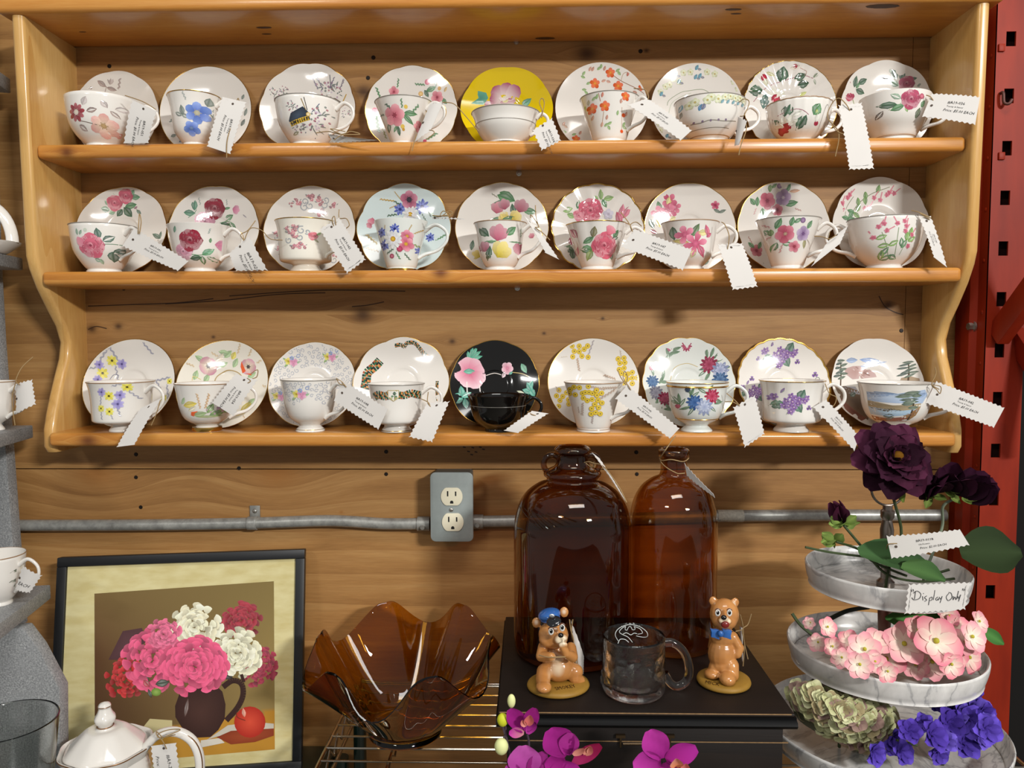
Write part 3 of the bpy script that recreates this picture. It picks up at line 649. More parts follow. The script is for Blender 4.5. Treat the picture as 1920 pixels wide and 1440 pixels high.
def s16(k):
    k.frame(*C_).stem([(1120, 200), (1200, 260), (1320, 325), (1390, 380)], 4, '#9a6a50').stem([(1210, 265), (1225, 220), (1260, 210)], 3, '#b08a60')
    for x, y, a, c in ((940, 215, 50, GL), (935, 240, -20, GL), (985, 185, 60, '#d89a80'), (1005, 185, 60, '#c88a70'), (1050, 180, 40, GL), (1065, 165, 80, GL), (1090, 180, 70, '#c88a70'), (1185, 195, 30, GL), (1195, 215, -50, GL), (1258, 222, 70, '#c05a3a'), (1085, 262, 20, '#d8a088'), (1120, 268, -20, '#d8a088'), (945, 325, 0, GL), (960, 345, -40, GL), (975, 280, 30, GL), (1310, 350, -30, '#c88a70'), (795, 580, 60, '#d8a080'), (810, 600, -30, '#d8b090'), (800, 640, -10, GL), (870, 655, 20, GL), (915, 640, 60, '#c88a70')): k.leaf(x, y, a, 36, 20, c)
    orf(k, 1132, 210, 36); orf(k, 1022, 280, 38); orf(k, 1190, 300, 38); orf(k, 1362, 320, 30); orf(k, 885, 690, 32)
def c16(k):
    k.frame(*C_).stem([(1045, 365), (1060, 420)], 4, '#b06a50').stem([(1085, 490), (1075, 580)], 4, '#b08a70').stem([(1000, 490), (970, 590)], 4, '#b08a70').stem([(1215, 420), (1255, 480)], 3, '#b08a70').stem([(1215, 460), (1220, 620)], 3, '#b08a70')
    for x, y, a, c in ((1072, 378, 80, '#d07050'), (1015, 395, 40, GL), (1035, 385, 80, GL), (978, 412, 90, '#b0a070'), (955, 440, 80, GL), (1010, 520, 70, '#d8a080'), (1108, 530, 80, '#c88a70'), (1105, 580, 40, GL), (1130, 570, 30, GL), (1125, 600, -60, GL), (1075, 575, 80, '#d8a080'), (1185, 500, 80, GL), (1250, 500, 70, '#c88a70'), (1235, 570, 60, GL), (1240, 590, -20, GL), (1207, 420, 80, '#c88a70'), (985, 570, 80, '#d8a080')): k.leaf(x, y, a, 36, 20, c)
    orf(k, 1005, 460, 38); orf(k, 1092, 455, 38); orf(k, 1240, 385, 34); k.dot(1230, 512, 14, OR).dot(978, 590, 14, OR).dot(1220, 620, 12, OR)
def palefl(k, x, y, r=24): k.flower(x, y, r, '#f2f2dc', '#c8cfa0', 5, '#c8b870', 1.0, 90, .25)
def s17(k):
    k.frame(*C_); k.stem([(1545, 440), (1560, 400), (1640, 345), (1700, 330), (1800, 320), (1860, 350)], 4, '#9aa58a').stem([(1555, 500), (1580, 420), (1650, 370), (1720, 345)], 3, '#b8c0a8')
    for x, y in ((1585, 255), (1530, 310), (1495, 350), (1660, 210), (1710, 205), (1830, 205), (1885, 220), (1560, 295), (1630, 270), (1490, 630), (1460, 590)): palefl(k, x, y)
    for x, y in ((1605, 222), (1630, 268), (1755, 175), (1750, 235), (1500, 362), (1780, 228), (1540, 668)): k.leaf(x, y, 60, 40, 26, '#4f98b0').leaf(x+20, y+12, -10, 28, 18, '#8a8a96')
    k.frame(1220, 80)
    for x, y in ((455, 150), (520, 190), (570, 230), (600, 280), (630, 330)): palefl(k, x, y); k.leaf(x+20, y-16, 30, 34, 22, '#6aa0ac')
def c17(k):
    k.frame(*C_)
    for x, y, c in ((1660, 440, '#4f98b0'), (1780, 465, '#3f88b8'), (1800, 460, '#6a7090'), (1640, 480, GL), (1660, 490, '#8a8a7a')): k.leaf(x, y, 70, 50, 32, c)
    for x, y in ((1710, 440), (1850, 400), (1745, 425), (1900, 415), (1825, 420)): palefl(k, x, y, 32)
    k.stem([(1670, 565), (1780, 570), (1850, 555), (1950, 560), (2050, 550)], 5, '#8a8578').stem([(1720, 610), (1800, 605), (1900, 600), (2000, 600)], 4, '#8a8578').stem([(1760, 450), (1830, 420)], 3, '#7a7a70')
    for i in range(6): k.dot(1690+55*i, 566-3*i, 8, '#8a7a90'); palefl(k, 1950+40*i, 400-8*(i % 2), 26); k.leaf(1930+42*i, 430, 50, 36, 20, '#6aa0ac')
def fuch(k, x, y, r):
    for a in (110, 70, 150, 30): k.nxt().petal(x, y, a, r*1.7, r*.7, '#f4efe6', '#dfe0d0')
    k.dot(x, y+r*.2, r*.8, dark(RD, .05), '#d24058')
def s18(k):
    k.frame(*D_).stem([(130, 420), (230, 310), (390, 250), (500, 230), (560, 250)], 4, '#a06070').stem([(500, 230), (510, 200), (460, 175)], 3, '#b08070')
    k.leaf(340, 218, 80, 110, 96, GD).leaf(145, 340, -170, 110, 84, GD).leaf(470, 235, 20, 90, 56, GD).leaf(495, 285, 10, 80, 60, dark(GD, .2)).leaf(215, 410, -100, 110, 70, '#5a7f76').leaf(580, 230, 40, 50, 24, '#8a9a78').leaf(495, 352, 25, 60, 26, '#c8d060').leaf(575, 275, -70, 40, 16, '#9aa58a').leaf(255, 220, -20, 70, 22, '#c8c860')
    k.dot(205, 245, 24, RD, '#d24058').leaf(220, 275, -60, 60, 34, '#e0e0c0').leaf(435, 172, 10, 90, 34, '#e8e0d0').dot(430, 165, 16, '#b04050'); fuch(k, 300, 380, 44)
def c18(k):
    k.frame(*D_).stem([(300, 520), (360, 490), (450, 480), (520, 520)], 4, '#a06070').leaf(380, 478, 70, 90, 76, GD).leaf(318, 550, 110, 70, 44, GD).leaf(475, 570, -120, 110, 76, GD).leaf(578, 482, 60, 96, 80, GR).leaf(440, 510, 30, 70, 30, '#e6e6d6').stem([(382, 640), (384, 672)], 4, '#a05060')
    fuch(k, 380, 590, 46); k.dot(278, 600, 18, '#b04058').leaf(275, 560, 85, 50, 20, '#c8cfa0').dot(585, 575, 16, '#a83048').leaf(585, 540, 85, 56, 34, '#ecebdf').leaf(580, 500, 90, 40, 24, '#c8cf70')
def s19(k):
    k.frame(*D_).leaf(1085, 245, 170, 66, 36, '#4a4438').leaf(1150, 220, 120, 80, 56, GD).leaf(1205, 222, 80, 76, 46, GD).leaf(1155, 280, 150, 70, 46, '#6a8f70').leaf(1280, 255, 10, 60, 28, GD).leaf(1120, 195, 100, 30, 20, lite(GR, .4)).rose(1240, 285, 58, '#b8506c')
    k.leaf(865, 275, 80, 84, 36, GD).leaf(920, 270, 30, 76, 44, GD).leaf(905, 340, -20, 72, 48, GD).leaf(885, 300, 60, 50, 24, GR).leaf(822, 305, 85, 56, 30, '#a84058').rose(822, 375, 42, '#c04a66').stem([(850, 400), (862, 440)], 4, '#8a9a50').leaf(1330, 300, 20, 40, 24, '#8a9a88')
def c19(k):
    k.frame(*D_).leaf(1145, 390, 150, 76, 40, lite(GR, .2)).leaf(1100, 445, 175, 120, 50, GD).leaf(1160, 470, 200, 90, 46, GR).leaf(1065, 505, 60, 60, 36, '#5a4a3c').leaf(1310, 505, 70, 80, 40, '#5a6a48').leaf(1345, 440, 60, 60, 34, GR).leaf(1240, 350, 120, 40, 26, '#9ab09a').stem([(1110, 480), (1180, 440)], 4, '#8a9a50').leaf(1220, 485, -60, 40, 20, GL).rose(1248, 415, 74, '#b8506c').dot(1330, 390, 20, '#a84058', PK)

def s21(k): k.frame(*E_).leaf(440, 150, 110, 56, 36, '#7fae86').leaf(360, 268, 170, 60, 44, lite(GR, .2)).leaf(375, 225, 130, 40, 26, '#9abf9a').leaf(585, 185, 0, 70, 40, '#5f9a70').leaf(565, 155, 50, 50, 32, '#5f9a70').leaf(545, 240, 10, 90, 46, GR).leaf(460, 290, -130, 66, 44, GD).leaf(520, 285, -50, 90, 60, GD).leaf(405, 290, 200, 50, 32, '#8fba90').leaf(600, 285, -40, 44, 26, '#6a8a7a').stem([(540, 245), (590, 270), (612, 310)], 3, '#8a8a70').leaf(580, 255, 30, 30, 16, '#a07080').rose(430, 225, 58, '#dc7488').rose(515, 178, 54, '#d86c82').leaf(735, 465, 150, 80, 36, '#5a7a68').leaf(765, 460, 75, 60, 24, '#5a7a68').leaf(755, 510, -60, 40, 26, '#8a8a80')
def c21(k): k.frame(*E_).stem([(340, 530), (420, 525), (520, 540)], 5, '#6a8a70').leaf(326, 452, 100, 80, 48, '#466a58').leaf(385, 488, 30, 76, 50, '#466a58').leaf(435, 575, 10, 80, 48, '#466a58').leaf(388, 615, -100, 76, 54, '#466a58').leaf(178, 440, 100, 50, 24, '#8aaa90').leaf(208, 445, 60, 40, 22, '#8aaa90').leaf(300, 640, -30, 40, 30, '#8aaa90').leaf(320, 650, -80, 40, 26, '#9aba9a').dot(245, 430, 14, '#c8d0c0').rose(275, 540, 92, '#dc6c84', 40).petal(230, 500, 200, 60, 80, '#d87890', '#eaa8b4')
def s22(k): k.frame(*E_).leaf(1008, 238, 85, 80, 44, '#4f8a6c').leaf(972, 296, 0, 80, 46, '#4f8a6c').leaf(1250, 325, 30, 76, 44, GR).leaf(1275, 385, -40, 80, 38, GR).leaf(1220, 370, -10, 70, 36, GD).stem([(1020, 270), (1000, 300), (960, 330)], 4, '#6a9a78').stem([(1180, 360), (1240, 350), (1290, 375)], 4, GR).sprig(1240, 240, 90, 40, '#a8b0a8', 5, .4).sprig(1050, 240, 100, 50, '#b0b8b0', 5, .4).leaf(1240, 260, 10, 50, 20, GR).rose(1075, 350, 74, '#e6a8be', 10).rose(1150, 262, 78, '#96283c').tulip(1300, 270, 36, -15, '#dc78a0').leaf(1370, 320, -40, 40, 10, '#a8a0a8')
def c22(k): k.frame(*E_).leaf(872, 420, 70, 50, 26, '#5f9a7c').rose(930, 580, 70, '#e2a4ba').leaf(1090, 580, 35, 86, 44, '#6fae84').leaf(1010, 625, 190, 80, 40, GD).leaf(1052, 640, -95, 60, 36, GR).leaf(1110, 632, -30, 70, 36, GR).stem([(990, 600), (1040, 605), (1090, 590)], 4, GR).sprig(1100, 450, 70, 40, '#a8b8b0', 5, .4).stem([(1060, 505), (1110, 510)], 4, GR).leaf(1108, 495, 80, 36, 16, GR).rose(985, 500, 84, '#9c2c40').tulip(1155, 525, 46, -5, '#e682aa')
def pks(k, x, y, r, seed): k.cluster(x, y, r, ['#c84a68', '#e07a8c', '#a83a58'], 6, .42, seed).leaf(x-r, y, 160, r*.8, r*.3, '#8a8a8a').leaf(x+r, y-r*.5, 40, r*.7, r*.26, '#9a9a98')
GS = '#a8acb0'
def s23(k):
    k.frame(*F_)
    for x, y, r in ((345, 215, 26), (380, 240, 30), (490, 235, 30), (340, 250, 30), (500, 205, 24), (175, 520, 28), (150, 480, 22), (560, 640, 30)): k.scroll(x, y, r, 40*r, GS, 7)
    for i, (x, y, r) in enumerate(((250, 235, 16), (290, 215, 26), (415, 190, 36), (450, 215, 26), (440, 285, 36), (480, 298, 20), (555, 250, 28), (380, 170, 20), (145, 440, 26), (165, 560, 28), (185, 600, 20), (570, 600, 24))): pks(k, x, y, r, i)
def c23(k):
    k.frame(*F_)
    for x, y, r in ((330, 430, 32), (320, 480, 26), (235, 500, 26), (370, 440, 20)): k.scroll(x, y, r, 47*r, GS, 8)
    for i, (x, y, r) in enumerate(((255, 440, 36), (225, 415, 20), (290, 410, 24), (290, 540, 36), (340, 545, 22), (285, 465, 20))): pks(k, x, y, r, 20+i)
    k.rose(405, 468, 32, '#e2808c').leaf(440, 450, 40, 36, 14, GL).leaf(425, 500, -40, 36, 14, '#a8a880')
def daisy(k, x, y, r): k.spiky(x, y, r, '#f4f4f2', '#e2e4ea', 16).dot(x, y, r*.28, '#b8802a', '#f0cf40')
def corn(k, x, y, r): k.spiky(x, y, r, '#5462b8', '#8c9ae0', 13, '#2c3478')
def wheat(k, x, y, a, L): k.sprig(x, y, a, L, '#c9a244', 10, .2, '#b89a4a')
def s24(k): wheat(k.frame(*F_), 1000, 210, 175, 110); wheat(k, 1020, 230, 205, 70); wheat(k, 1040, 200, 130, 70); wheat(k, 1170, 200, 70, 60); k.sprig(1010, 300, 190, 70, GD, 6, .36).sprig(1070, 310, 220, 90, GR, 6, .3).sprig(1190, 300, -60, 60, GD, 6, .36).sprig(1230, 260, -50, 90, GR, 7, .3).sprig(1060, 250, 150, 80, GD, 6, .3).leaf(1245, 300, -60, 60, 18, GD); corn(k, 1032, 265, 46); corn(k, 1192, 250, 56); k.flower(1100, 200, 66, '#8a3454', '#d884a0', 5, '#3c3040', 1.1, 90, .3); daisy(k, 1105, 300, 60); k.tulip(830, 350, 34, 200, '#d86a84').tulip(815, 385, 26, 220, '#c85a74').sprig(870, 520, 140, 100, '#c0a848', 8, .34).sprig(880, 575, 165, 90, '#a88a38', 8, .3).sprig(1290, 500, 30, 90, GR, 8, .3); corn(k, 1250, 470, 36); k.leaf(1190, 660, 60, 70, 26, '#c86a80').sprig(1230, 610, 40, 60, '#8aa090', 6, .3)
def c24(k): wheat(k.frame(*F_), 920, 440, 80, 50); wheat(k, 1090, 440, 60, 60); wheat(k, 1130, 450, 30, 80); k.sprig(985, 560, 210, 60, GD, 6, .36).sprig(1000, 580, -60, 60, GR, 6, .36).sprig(1060, 590, -50, 60, GD, 6, .36).sprig(1110, 520, -20, 70, '#8aa050', 6, .36).leaf(940, 510, 60, 60, 20, GD); corn(k, 898, 440, 36); corn(k, 915, 530, 42); corn(k, 1000, 420, 40); corn(k, 1165, 570, 38); k.flower(1085, 470, 48, '#c04868', '#eca0b4', 5, '#d8b040', 1.1).flower(1075, 525, 56, '#c84a6c', '#ee9cb0', 6, '#e0b040', 1.1, 40).dot(1030, 560, 22, '#a83858', '#d06080').dot(970, 610, 18, '#8a2c48', '#d88098'); daisy(k, 985, 490, 70)
def s25(k): k.frame(*F_).leaf(1810, 180, -30, 130, 70, GR).leaf(1760, 210, 200, 160, 22, GD).leaf(1745, 335, 10, 150, 40, GR).leaf(1850, 270, 100, 90, 44, GD).sprig(1740, 185, 150, 50, '#8a8a70', 5, .3).tulip(1735, 265, 54, 80, '#c85a74').tulip(1865, 320, 50, 60, YL); k.frame(*G_).leaf(30, 190, -20, 130, 66, GR).leaf(205, 285, -10, 100, 50, GR).tulip(140, 255, 62, 70, '#b04a66').tulip(20, 240, 50, 100, '#b04a66').tulip(95, 325, 52, 40, YL).tulip(20, 325, 46, 120, YL).leaf(50, 330, 10, 100, 36, GR).tulip(220, 465, 26, 120, '#c85a74'); k.frame(*F_).tulip(1590, 605, 42, 150, YL).leaf(1555, 530, 80, 80, 34, GD).leaf(1640, 650, -50, 70, 24, GR).tulip(1640, 545, 44, 100, '#c06078')
def c25(k): k.frame(*F_).leaf(1640, 440, -40, 100, 60, GD).leaf(1690, 510, 180, 140, 24, GR).leaf(1835, 435, 50, 80, 50, GR).leaf(1675, 590, 80, 110, 50, GD).leaf(1880, 510, 0, 120, 14, GR).sprig(1905, 470, 90, 60, '#9aa890', 5, .3).tulip(1745, 460, 78, 80, '#cc5878').tulip(1640, 550, 50, 110, '#b85874').tulip(1760, 580, 82, 60, '#ecd436').tulip(1895, 550, 50, -80, '#cc6880'); k.frame(*G_).leaf(70, 430, 40, 90, 50, GR).tulip(135, 545, 56, 250, '#c8607c').sprig(140, 470, 90, 50, '#9aa890', 5, .3)
def s26(k): k.frame(*G_).leaf(480, 275, 20, 76, 44, GL).leaf(505, 315, -20, 66, 40, GL).leaf(555, 235, 80, 60, 34, GR).leaf(718, 165, 95, 76, 36, GL).leaf(775, 190, 10, 76, 40, GL).leaf(745, 225, -60, 66, 36, GR).leaf(685, 185, 140, 40, 24, GL).rose(560, 310, 44, '#e08496').rose(645, 275, 92, '#dc6880').flower(775, 300, 40, '#d8d0e0', '#c8c8d8', 5, '#c0b8c8').leaf(870, 290, 80, 120, 50, '#e0849a').leaf(905, 290, 60, 100, 44, '#d8708a').leaf(850, 330, 110, 100, 50, '#c85a76').leaf(490, 560, 150, 90, 50, GD).leaf(515, 600, -80, 80, 46, GD).leaf(500, 500, 100, 60, 34, '#b04a60').leaf(545, 570, 90, 90, 30, '#c86a80').leaf(485, 440+100, 40, 40, 20, GR)
def c26(k): k.frame(*G_).leaf(525, 440, -50, 90, 50, '#c86078').stem([(540, 470), (620, 500)], 4, GR).leaf(665, 440, 80, 80, 54, '#7f7a50').leaf(630, 495, 30, 86, 44, GR).leaf(615, 558, 180, 86, 60, GR).leaf(640, 600, -110, 90, 50, '#8aa050').leaf(830, 450, 60, 70, 34, GR).leaf(825, 480, 20, 50, 26, GD).leaf(800, 600, -80, 70, 34, '#6f9a88').leaf(550, 570, 90, 80, 26, '#c87a88').rose(745, 535, 98, '#de6a80', 30).petal(770, 460, 60, 70, 80, '#d8607a', '#f0a8b4')
def s27(k): k.frame(*G_).leaf(1140, 255, -70, 80, 40, '#5a8a5c').leaf(1085, 380, -60, 76, 44, GD).flower(1215, 215, 60, '#b83a60', '#dc6a8a', 5, '#e6d890', .8, 60).flower(1140, 310, 66, '#b83a60', '#e884a0', 5, '#e8a0b0', .8, 100).flower(1255, 255, 50, '#b83a60', '#dc7a94', 5, None or '#d88aa0', .8, 20).flower(1205, 290, 66, '#b03058', '#de6f90', 6, '#c04868', .8, 45).leaf(1205, 210, 70, 60, 30, '#e6d890').leaf(1130, 370, 120, 80, 36, '#dcc850').leaf(1240, 335, 20, 50, 40, '#e6dc9a').flower(1545, 243, 32, '#a83058', '#d86a88', 5, '#a03050', .9, 90).leaf(1560, 285, -30, 60, 24, '#6a7a6a').leaf(1595, 288, 20, 56, 24, '#6a7a6a').leaf(1100, 435, -20, 60, 30, '#a03050').leaf(1500, 610, 20, 90, 30, '#c85a7c').leaf(1480, 660, 40, 50, 20, GD)
def c27(k): k.frame(*G_).leaf(1250, 445, -80, 100, 50, '#466a4c').leaf(1395, 430, 60, 110, 50, '#5a7a48').leaf(1300, 505, -10, 110, 34, '#c8b860').leaf(1200, 470, -60, 60, 30, '#a04860').flower(1325, 460, 70, '#b83862', '#ea90aa', 5, None or '#d06a88', .8, 110).flower(1400, 525, 92, '#c04068', '#ea8aa6', 6, '#d86a8c', .7, 15).leaf(1440, 575, -60, 110, 40, '#cc5074').leaf(1455, 445, 10, 90, 46, '#e6dc8c').leaf(1485, 430, 110, 90, 40, '#d85a7c').leaf(1500, 460, 40, 50, 30, '#c84a6c').leaf(1385, 595, -110, 60, 40, '#e2dc9a')
def s28(k): k.frame(*H_).leaf(250, 190, 80, 70, 36, GR).leaf(200, 258, 130, 60, 38, GR).leaf(235, 255, 90, 70, 36, GR).leaf(325, 160, 90, 60, 34, '#7a9a5c').leaf(355, 145, 40, 50, 26, '#6f9a5c').leaf(455, 160, 60, 70, 36, GR).leaf(485, 265, 10, 100, 48, GR).leaf(280, 330, 100, 66, 44, GR).leaf(505, 180, 5, 76, 26, '#d8a888').sprig(510, 300, -20, 50, '#c89a90', 5, .36).sprig(230, 300, -110, 50, '#d8a0a0', 5, .36).flower(310, 248, 62, '#a83e58', '#d87488', 5, '#8a3048', 1.15, 60, .2).flower(425, 225, 60, '#8a6a98', '#c0a8c8', 5, '#d8c8d8', 1.15, 10, .2).flower(385, 310, 44, '#b04860', '#dc8496', 5, '#8a3048', 1.1).dot(393, 145, 20, '#8a6a90', '#b8a0c0').flower(230, 610, 48, '#a84a60', '#d0808e', 5, '#8a3048', 1.1).leaf(190, 570, 140, 60, 34, GR).leaf(255, 570, 70, 60, 30, GR).leaf(240, 690, -20, 90, 30, '#6a8a60').sprig(200, 560, 120, 60, '#c89a90', 5, .3)
def c28(k): k.frame(*H_).leaf(390, 415, 70, 80, 44, GR).leaf(325, 470, 150, 60, 40, GR).leaf(355, 475, 100, 50, 34, '#6f9a5c').leaf(475, 405, 80, 70, 38, GR).leaf(515, 400, 30, 60, 30, GR).leaf(610, 425, 60, 70, 36, GR).leaf(385, 580, -110, 70, 44, GR).leaf(460, 560, 0, 60, 34, GR).leaf(585, 560, -90, 70, 30, '#a09a60').sprig(350, 440, 150, 60, '#d89a98', 5, .34).sprig(360, 500, 220, 70, '#d89a98', 5, .34).sprig(430, 560, -100, 60, '#d89a98', 5, .34).flower(440, 490, 66, '#b03e5c', '#de7c90', 5, '#c8a890', 1.15, 50, .16).flower(565, 490, 54, '#8a6a9a', '#c4aece', 5, '#7a5a8a', 1.15, 20, .2).flower(510, 580, 44, '#b84860', '#e69aa8', 5, '#a04050', 1.0, 80).dot(552, 398, 20, '#7a5a80', '#b094b8')
def trump(k, x, y, a, L): k.stem([(x, y), (x+L*math.cos(math.radians(a)), y-L*math.sin(math.radians(a)))], L*.14, '#d88a98'); k.flower(x, y, L*.34, '#c04a68', '#e68a9e', 5, '#d87a90', .9, a)
def s29(k):
    k.frame(*H_).stem([(900, 390), (960, 280), (1060, 200), (1180, 155), (1250, 125)], 5, '#8a8a70').stem([(870, 380), (880, 300), (930, 220)], 4, '#8a8a70')
    for x, y, a in ((1110, 165, 80), (1020, 210, 100), (1020, 245, -80), (968, 255, 100), (970, 300, 60), (915, 325, 160), (960, 350, -40), (915, 350, -120), (875, 372, 170), (915, 380, 20)): k.leaf(x, y, a, 64, 34, GR if x % 2 else '#6f9a4c')
    for x, y, a in ((1085, 225, 60), (1130, 240, 80), (1175, 205, 40), (1225, 195, 40), (1190, 190, 60), (850, 310, 80), (845, 270, 70), (885, 230, 60), (1020, 300, 30), (1050, 295, 60), (900, 210, 50)): trump(k, x, y, a, 56)
    k.leaf(1350, 600, 20, 70, 30, GD).leaf(1390, 560, 40, 70, 24, GR).leaf(885, 460, -60, 60, 26, '#7a7a74').leaf(920, 560, -70, 80, 26, '#8a8a80')
def c29(k):
    k.frame(*H_).stem([(1240, 660), (1230, 560), (1235, 450)], 5, '#8a9a78').stem([(1200, 660), (1160, 560), (1130, 480)], 4, '#8a9a78').stem([(1270, 640), (1300, 540), (1340, 460)], 4, '#8a9a78')
    for x, y, a in ((1150, 575, 10), (1165, 615, 60), (1150, 640, 100), (1210, 560, 30), (1265, 555, 100), (1285, 565, 60), (1300, 510, 90), (1225, 655, -20), (1185, 660, 200), (1130, 515, 20), (1330, 480, 80), (1340, 530, 30)): k.leaf(x, y, a, 70, 38, GR if x % 2 else '#7fae4c')
    for x, y, a in ((1110, 440, 60), (1140, 420, 80), (1160, 470, 30), (1085, 515, 120), (1225, 420, 120), (1275, 405, 70), (1290, 440, 80), (1285, 475, 60), (1340, 500, 60), (1320, 580, 50)): trump(k, x, y, a, 56)

def twig(k, x, y, a, L): k.sprig(x, y, a, L, '#a9a9b8', 6, .26)
def yf(k, x, y, r): k.flower(x, y, r, '#e8d840', '#f0ea70', 8, '#4a4420', .9, 0, .2)
def lf(k, x, y, r): k.flower(x, y, r, '#8f84c8', '#b8b0e2', 7, '#5a508a', .9, 20, .18)
def s31(k):
    k.frame(*I_); twig(k, 400, 150, -125, 120); twig(k, 400, 150, -60, 120); twig(k, 360, 290, 190, 110); twig(k, 430, 280, -80, 110); twig(k, 640, 120, -50, 110); twig(k, 720, 380, -60, 110); twig(k, 840, 370, 190, 120); twig(k, 810, 420, -80, 120); twig(k, 250, 440, -70, 80); k.stem([(390, 380), (420, 345), (455, 350)], 4, '#8f8fa0')
    for q in ((412, 248, 40), (343, 338, 42), (832, 400, 24), (790, 520, 26)): yf(k, *q)
    for q in ((325, 280, 34), (478, 270, 38), (310, 385, 34)): lf(k, *q)
def c31(k):
    k.frame(*I_); twig(k, 430, 440, 20, 110); twig(k, 350, 500, -95, 80); twig(k, 520, 470, -50, 90); twig(k, 450, 560, -75, 100); twig(k, 345, 600, -85, 80); twig(k, 640, 520, -100, 80); twig(k, 410, 620, -70, 60)
    for q in ((408, 508, 36), (520, 446, 34), (408, 620, 32), (347, 598, 28)): yf(k, *q)
    for q in ((357, 480, 34), (477, 503, 36), (462, 567, 40)): lf(k, *q)
def poppy(k, x, y, r, a): k.flower(x, y, r, '#e6e0c0', '#d890ac', 4, '#5a4a48', 1.3, a, .22)
def s32(k):
    k.frame(*I_)
    for x, y, a in ((1130, 190, -30), (1010, 290, 160), (1460, 270, 30), (1400, 220, 60), (1500, 430, -20), (1320, 200, 70)): k.sprig(x, y, a, 90, '#e0c8a0', 8, .3)
    for x, y, a in ((1050, 235, 150), (1210, 270, 20), (1250, 200, 40), (1300, 260, 60), (1220, 190, 170), (1090, 370, 60), (1015, 350, 70), (1420, 350, 30), (1420, 545, 40)): k.leaf(x, y, a, 76, 40, '#a8c890')
    k.leaf(1290, 210, 60, 60, 40, '#e6d850').leaf(1190, 220, 40, 80, 26, '#e6d8c0'); poppy(k, 1105, 285, 66, 30); poppy(k, 1395, 290, 60, 60); k.poly([(1345, 250), (1375, 320), (1350, 335), (1338, 290)], '#e6602c').poly([(1370, 335), (1420, 340), (1415, 352)], '#e6602c')
    k.stem([(1140, 400), (1165, 350), (1240, 312), (1310, 325), (1350, 360)], 6, '#b59a60').leaf(1380, 590, 50, 130, 60, '#e0cc50').leaf(1330, 630, 20, 90, 30, '#e6d070').sprig(1360, 640, -60, 60, '#d8b890', 6, .3).stem([(990, 390), (1000, 360), (1050, 380)], 5, '#d8c880')
def c32(k):
    k.frame(*I_).sprig(1060, 600, 100, 110, '#e0bc90', 10, .24).sprig(1090, 600, 75, 110, '#d8b080', 10, .24).leaf(985, 570, 10, 110, 50, '#e6d050').leaf(930, 545, 60, 60, 30, '#a8c890').leaf(1000, 600, 30, 70, 30, '#f0e8c8').poly([(985, 650), (990, 625), (1040, 618), (1020, 640), (1005, 658)], '#e6602c').leaf(1050, 640, 10, 100, 40, '#a0bc80').leaf(1120, 600, 60, 80, 44, '#8fb070').leaf(1150, 640, 20, 90, 44, '#7fa868').leaf(1195, 610, -20, 90, 40, '#b088a0').leaf(1100, 660, 0, 160, 20, '#a8b878')
    for i in range(16): k.dot(1100+10*i, 610+8*((i*7) % 6), 7, '#8fae70' if i % 2 else '#c0a8b0')
def chintz(k, pts, r=16, c='#b9bcc4'):
    for i, (x, y) in enumerate(pts): k.scroll(x, y, r*(.85+.3*((i*7) % 5)/5), (i*77) % 360, c, 5, 1.0)
def bouq(k, x, y, r): k.leaf(x-r*.8, y+r*.5, 220, r*.8, r*.36, GL).leaf(x+r, y, 30, r*.8, r*.3, '#9ac090').leaf(x-r, y-r*.4, 150, r*.6, r*.3, GL).flower(x-r*.45, y-r*.1, r*.6, '#d8c840', '#f0e680', 5, '#c0a030').flower(x+r*.3, y, r*.7, '#d888b0', '#f0b8d0', 6, '#e8a0c0').flower(x+r*.1, y-r*.6, r*.36, '#7a90c8', '#a8b8e0', 5, '#e0d890').scroll(x+r*1.1, y-r*.9, r*.35, 30, '#8aa0d0', 4)
def s33(k):
    k.frame(*J_); g = random.Random(3); pts = []
    for i in range(900):
        a = g.random()*2*PI; d = 150+155*g.random()**.9; p = (400+d*math.cos(a), 430+d*.98*math.sin(a))
        if all(math.hypot(p[0]-q[0], p[1]-q[1]) > 27 for q in pts): pts.append(p)
    chintz(k, pts)
    for x, y in ((250, 260), (530, 225), (165, 510)): bouq(k, x, y, 46)
def c33(k):
    k.frame(*J_); g = random.Random(5); pts = []
    for i in range(900):
        p = (195+380*g.random(), 415+160*g.random())
        if p[1] < 530+40*math.sin(p[0]*.03) and all(math.hypot(p[0]-q[0], p[1]-q[1]) > 27 for q in pts): pts.append(p)
    chintz(k, pts); bouq(k, 318, 500, 52); bouq(k, 580, 450, 34)
def tartan(k, pts, w):
    P = bez([(a, b, 0) for a, b in pts], 4)
    for i, (a, b) in enumerate(zip(P, P[1:])):
        d = b-a; n = Vector((-d.y, d.x, 0)).normalized(); k.nxt()
        for j, c in enumerate((('#1e2c26', '#2c6a48', '#c87a3c', '#2c6a48', '#1e2c26'), ('#2c6a48', '#1e2c26', '#2a3a30', '#c87a3c', '#2c6a48'), ('#c87a3c', '#d89a5a', '#1e2c26', '#2c6a48', '#b05a30'))[i % 3]):
            s0, s1 = w*(j/5-.5), w*((j+1)/5-.5); k.poly([tuple((a+n*s0)[:2]), tuple((b+n*s0)[:2]), tuple((b+n*s1)[:2]), tuple((a+n*s1)[:2])], c)
        if i % 3 == 1: k.stem([tuple((a-n*w*.5)[:2]), tuple((a+n*w*.5)[:2])], 3, '#e8e0d0')
def s34(k): k.frame(*J_); tartan(k, [(985, 145), (1040, 135), (1065, 150), (1085, 125), (1140, 125), (1180, 165), (1200, 190), (1240, 230)], 26); tartan(k, [(890, 245), (850, 290), (800, 335), (790, 400), (780, 450)], 62); tartan(k, [(1303, 395), (1300, 460), (1308, 540)], 22)
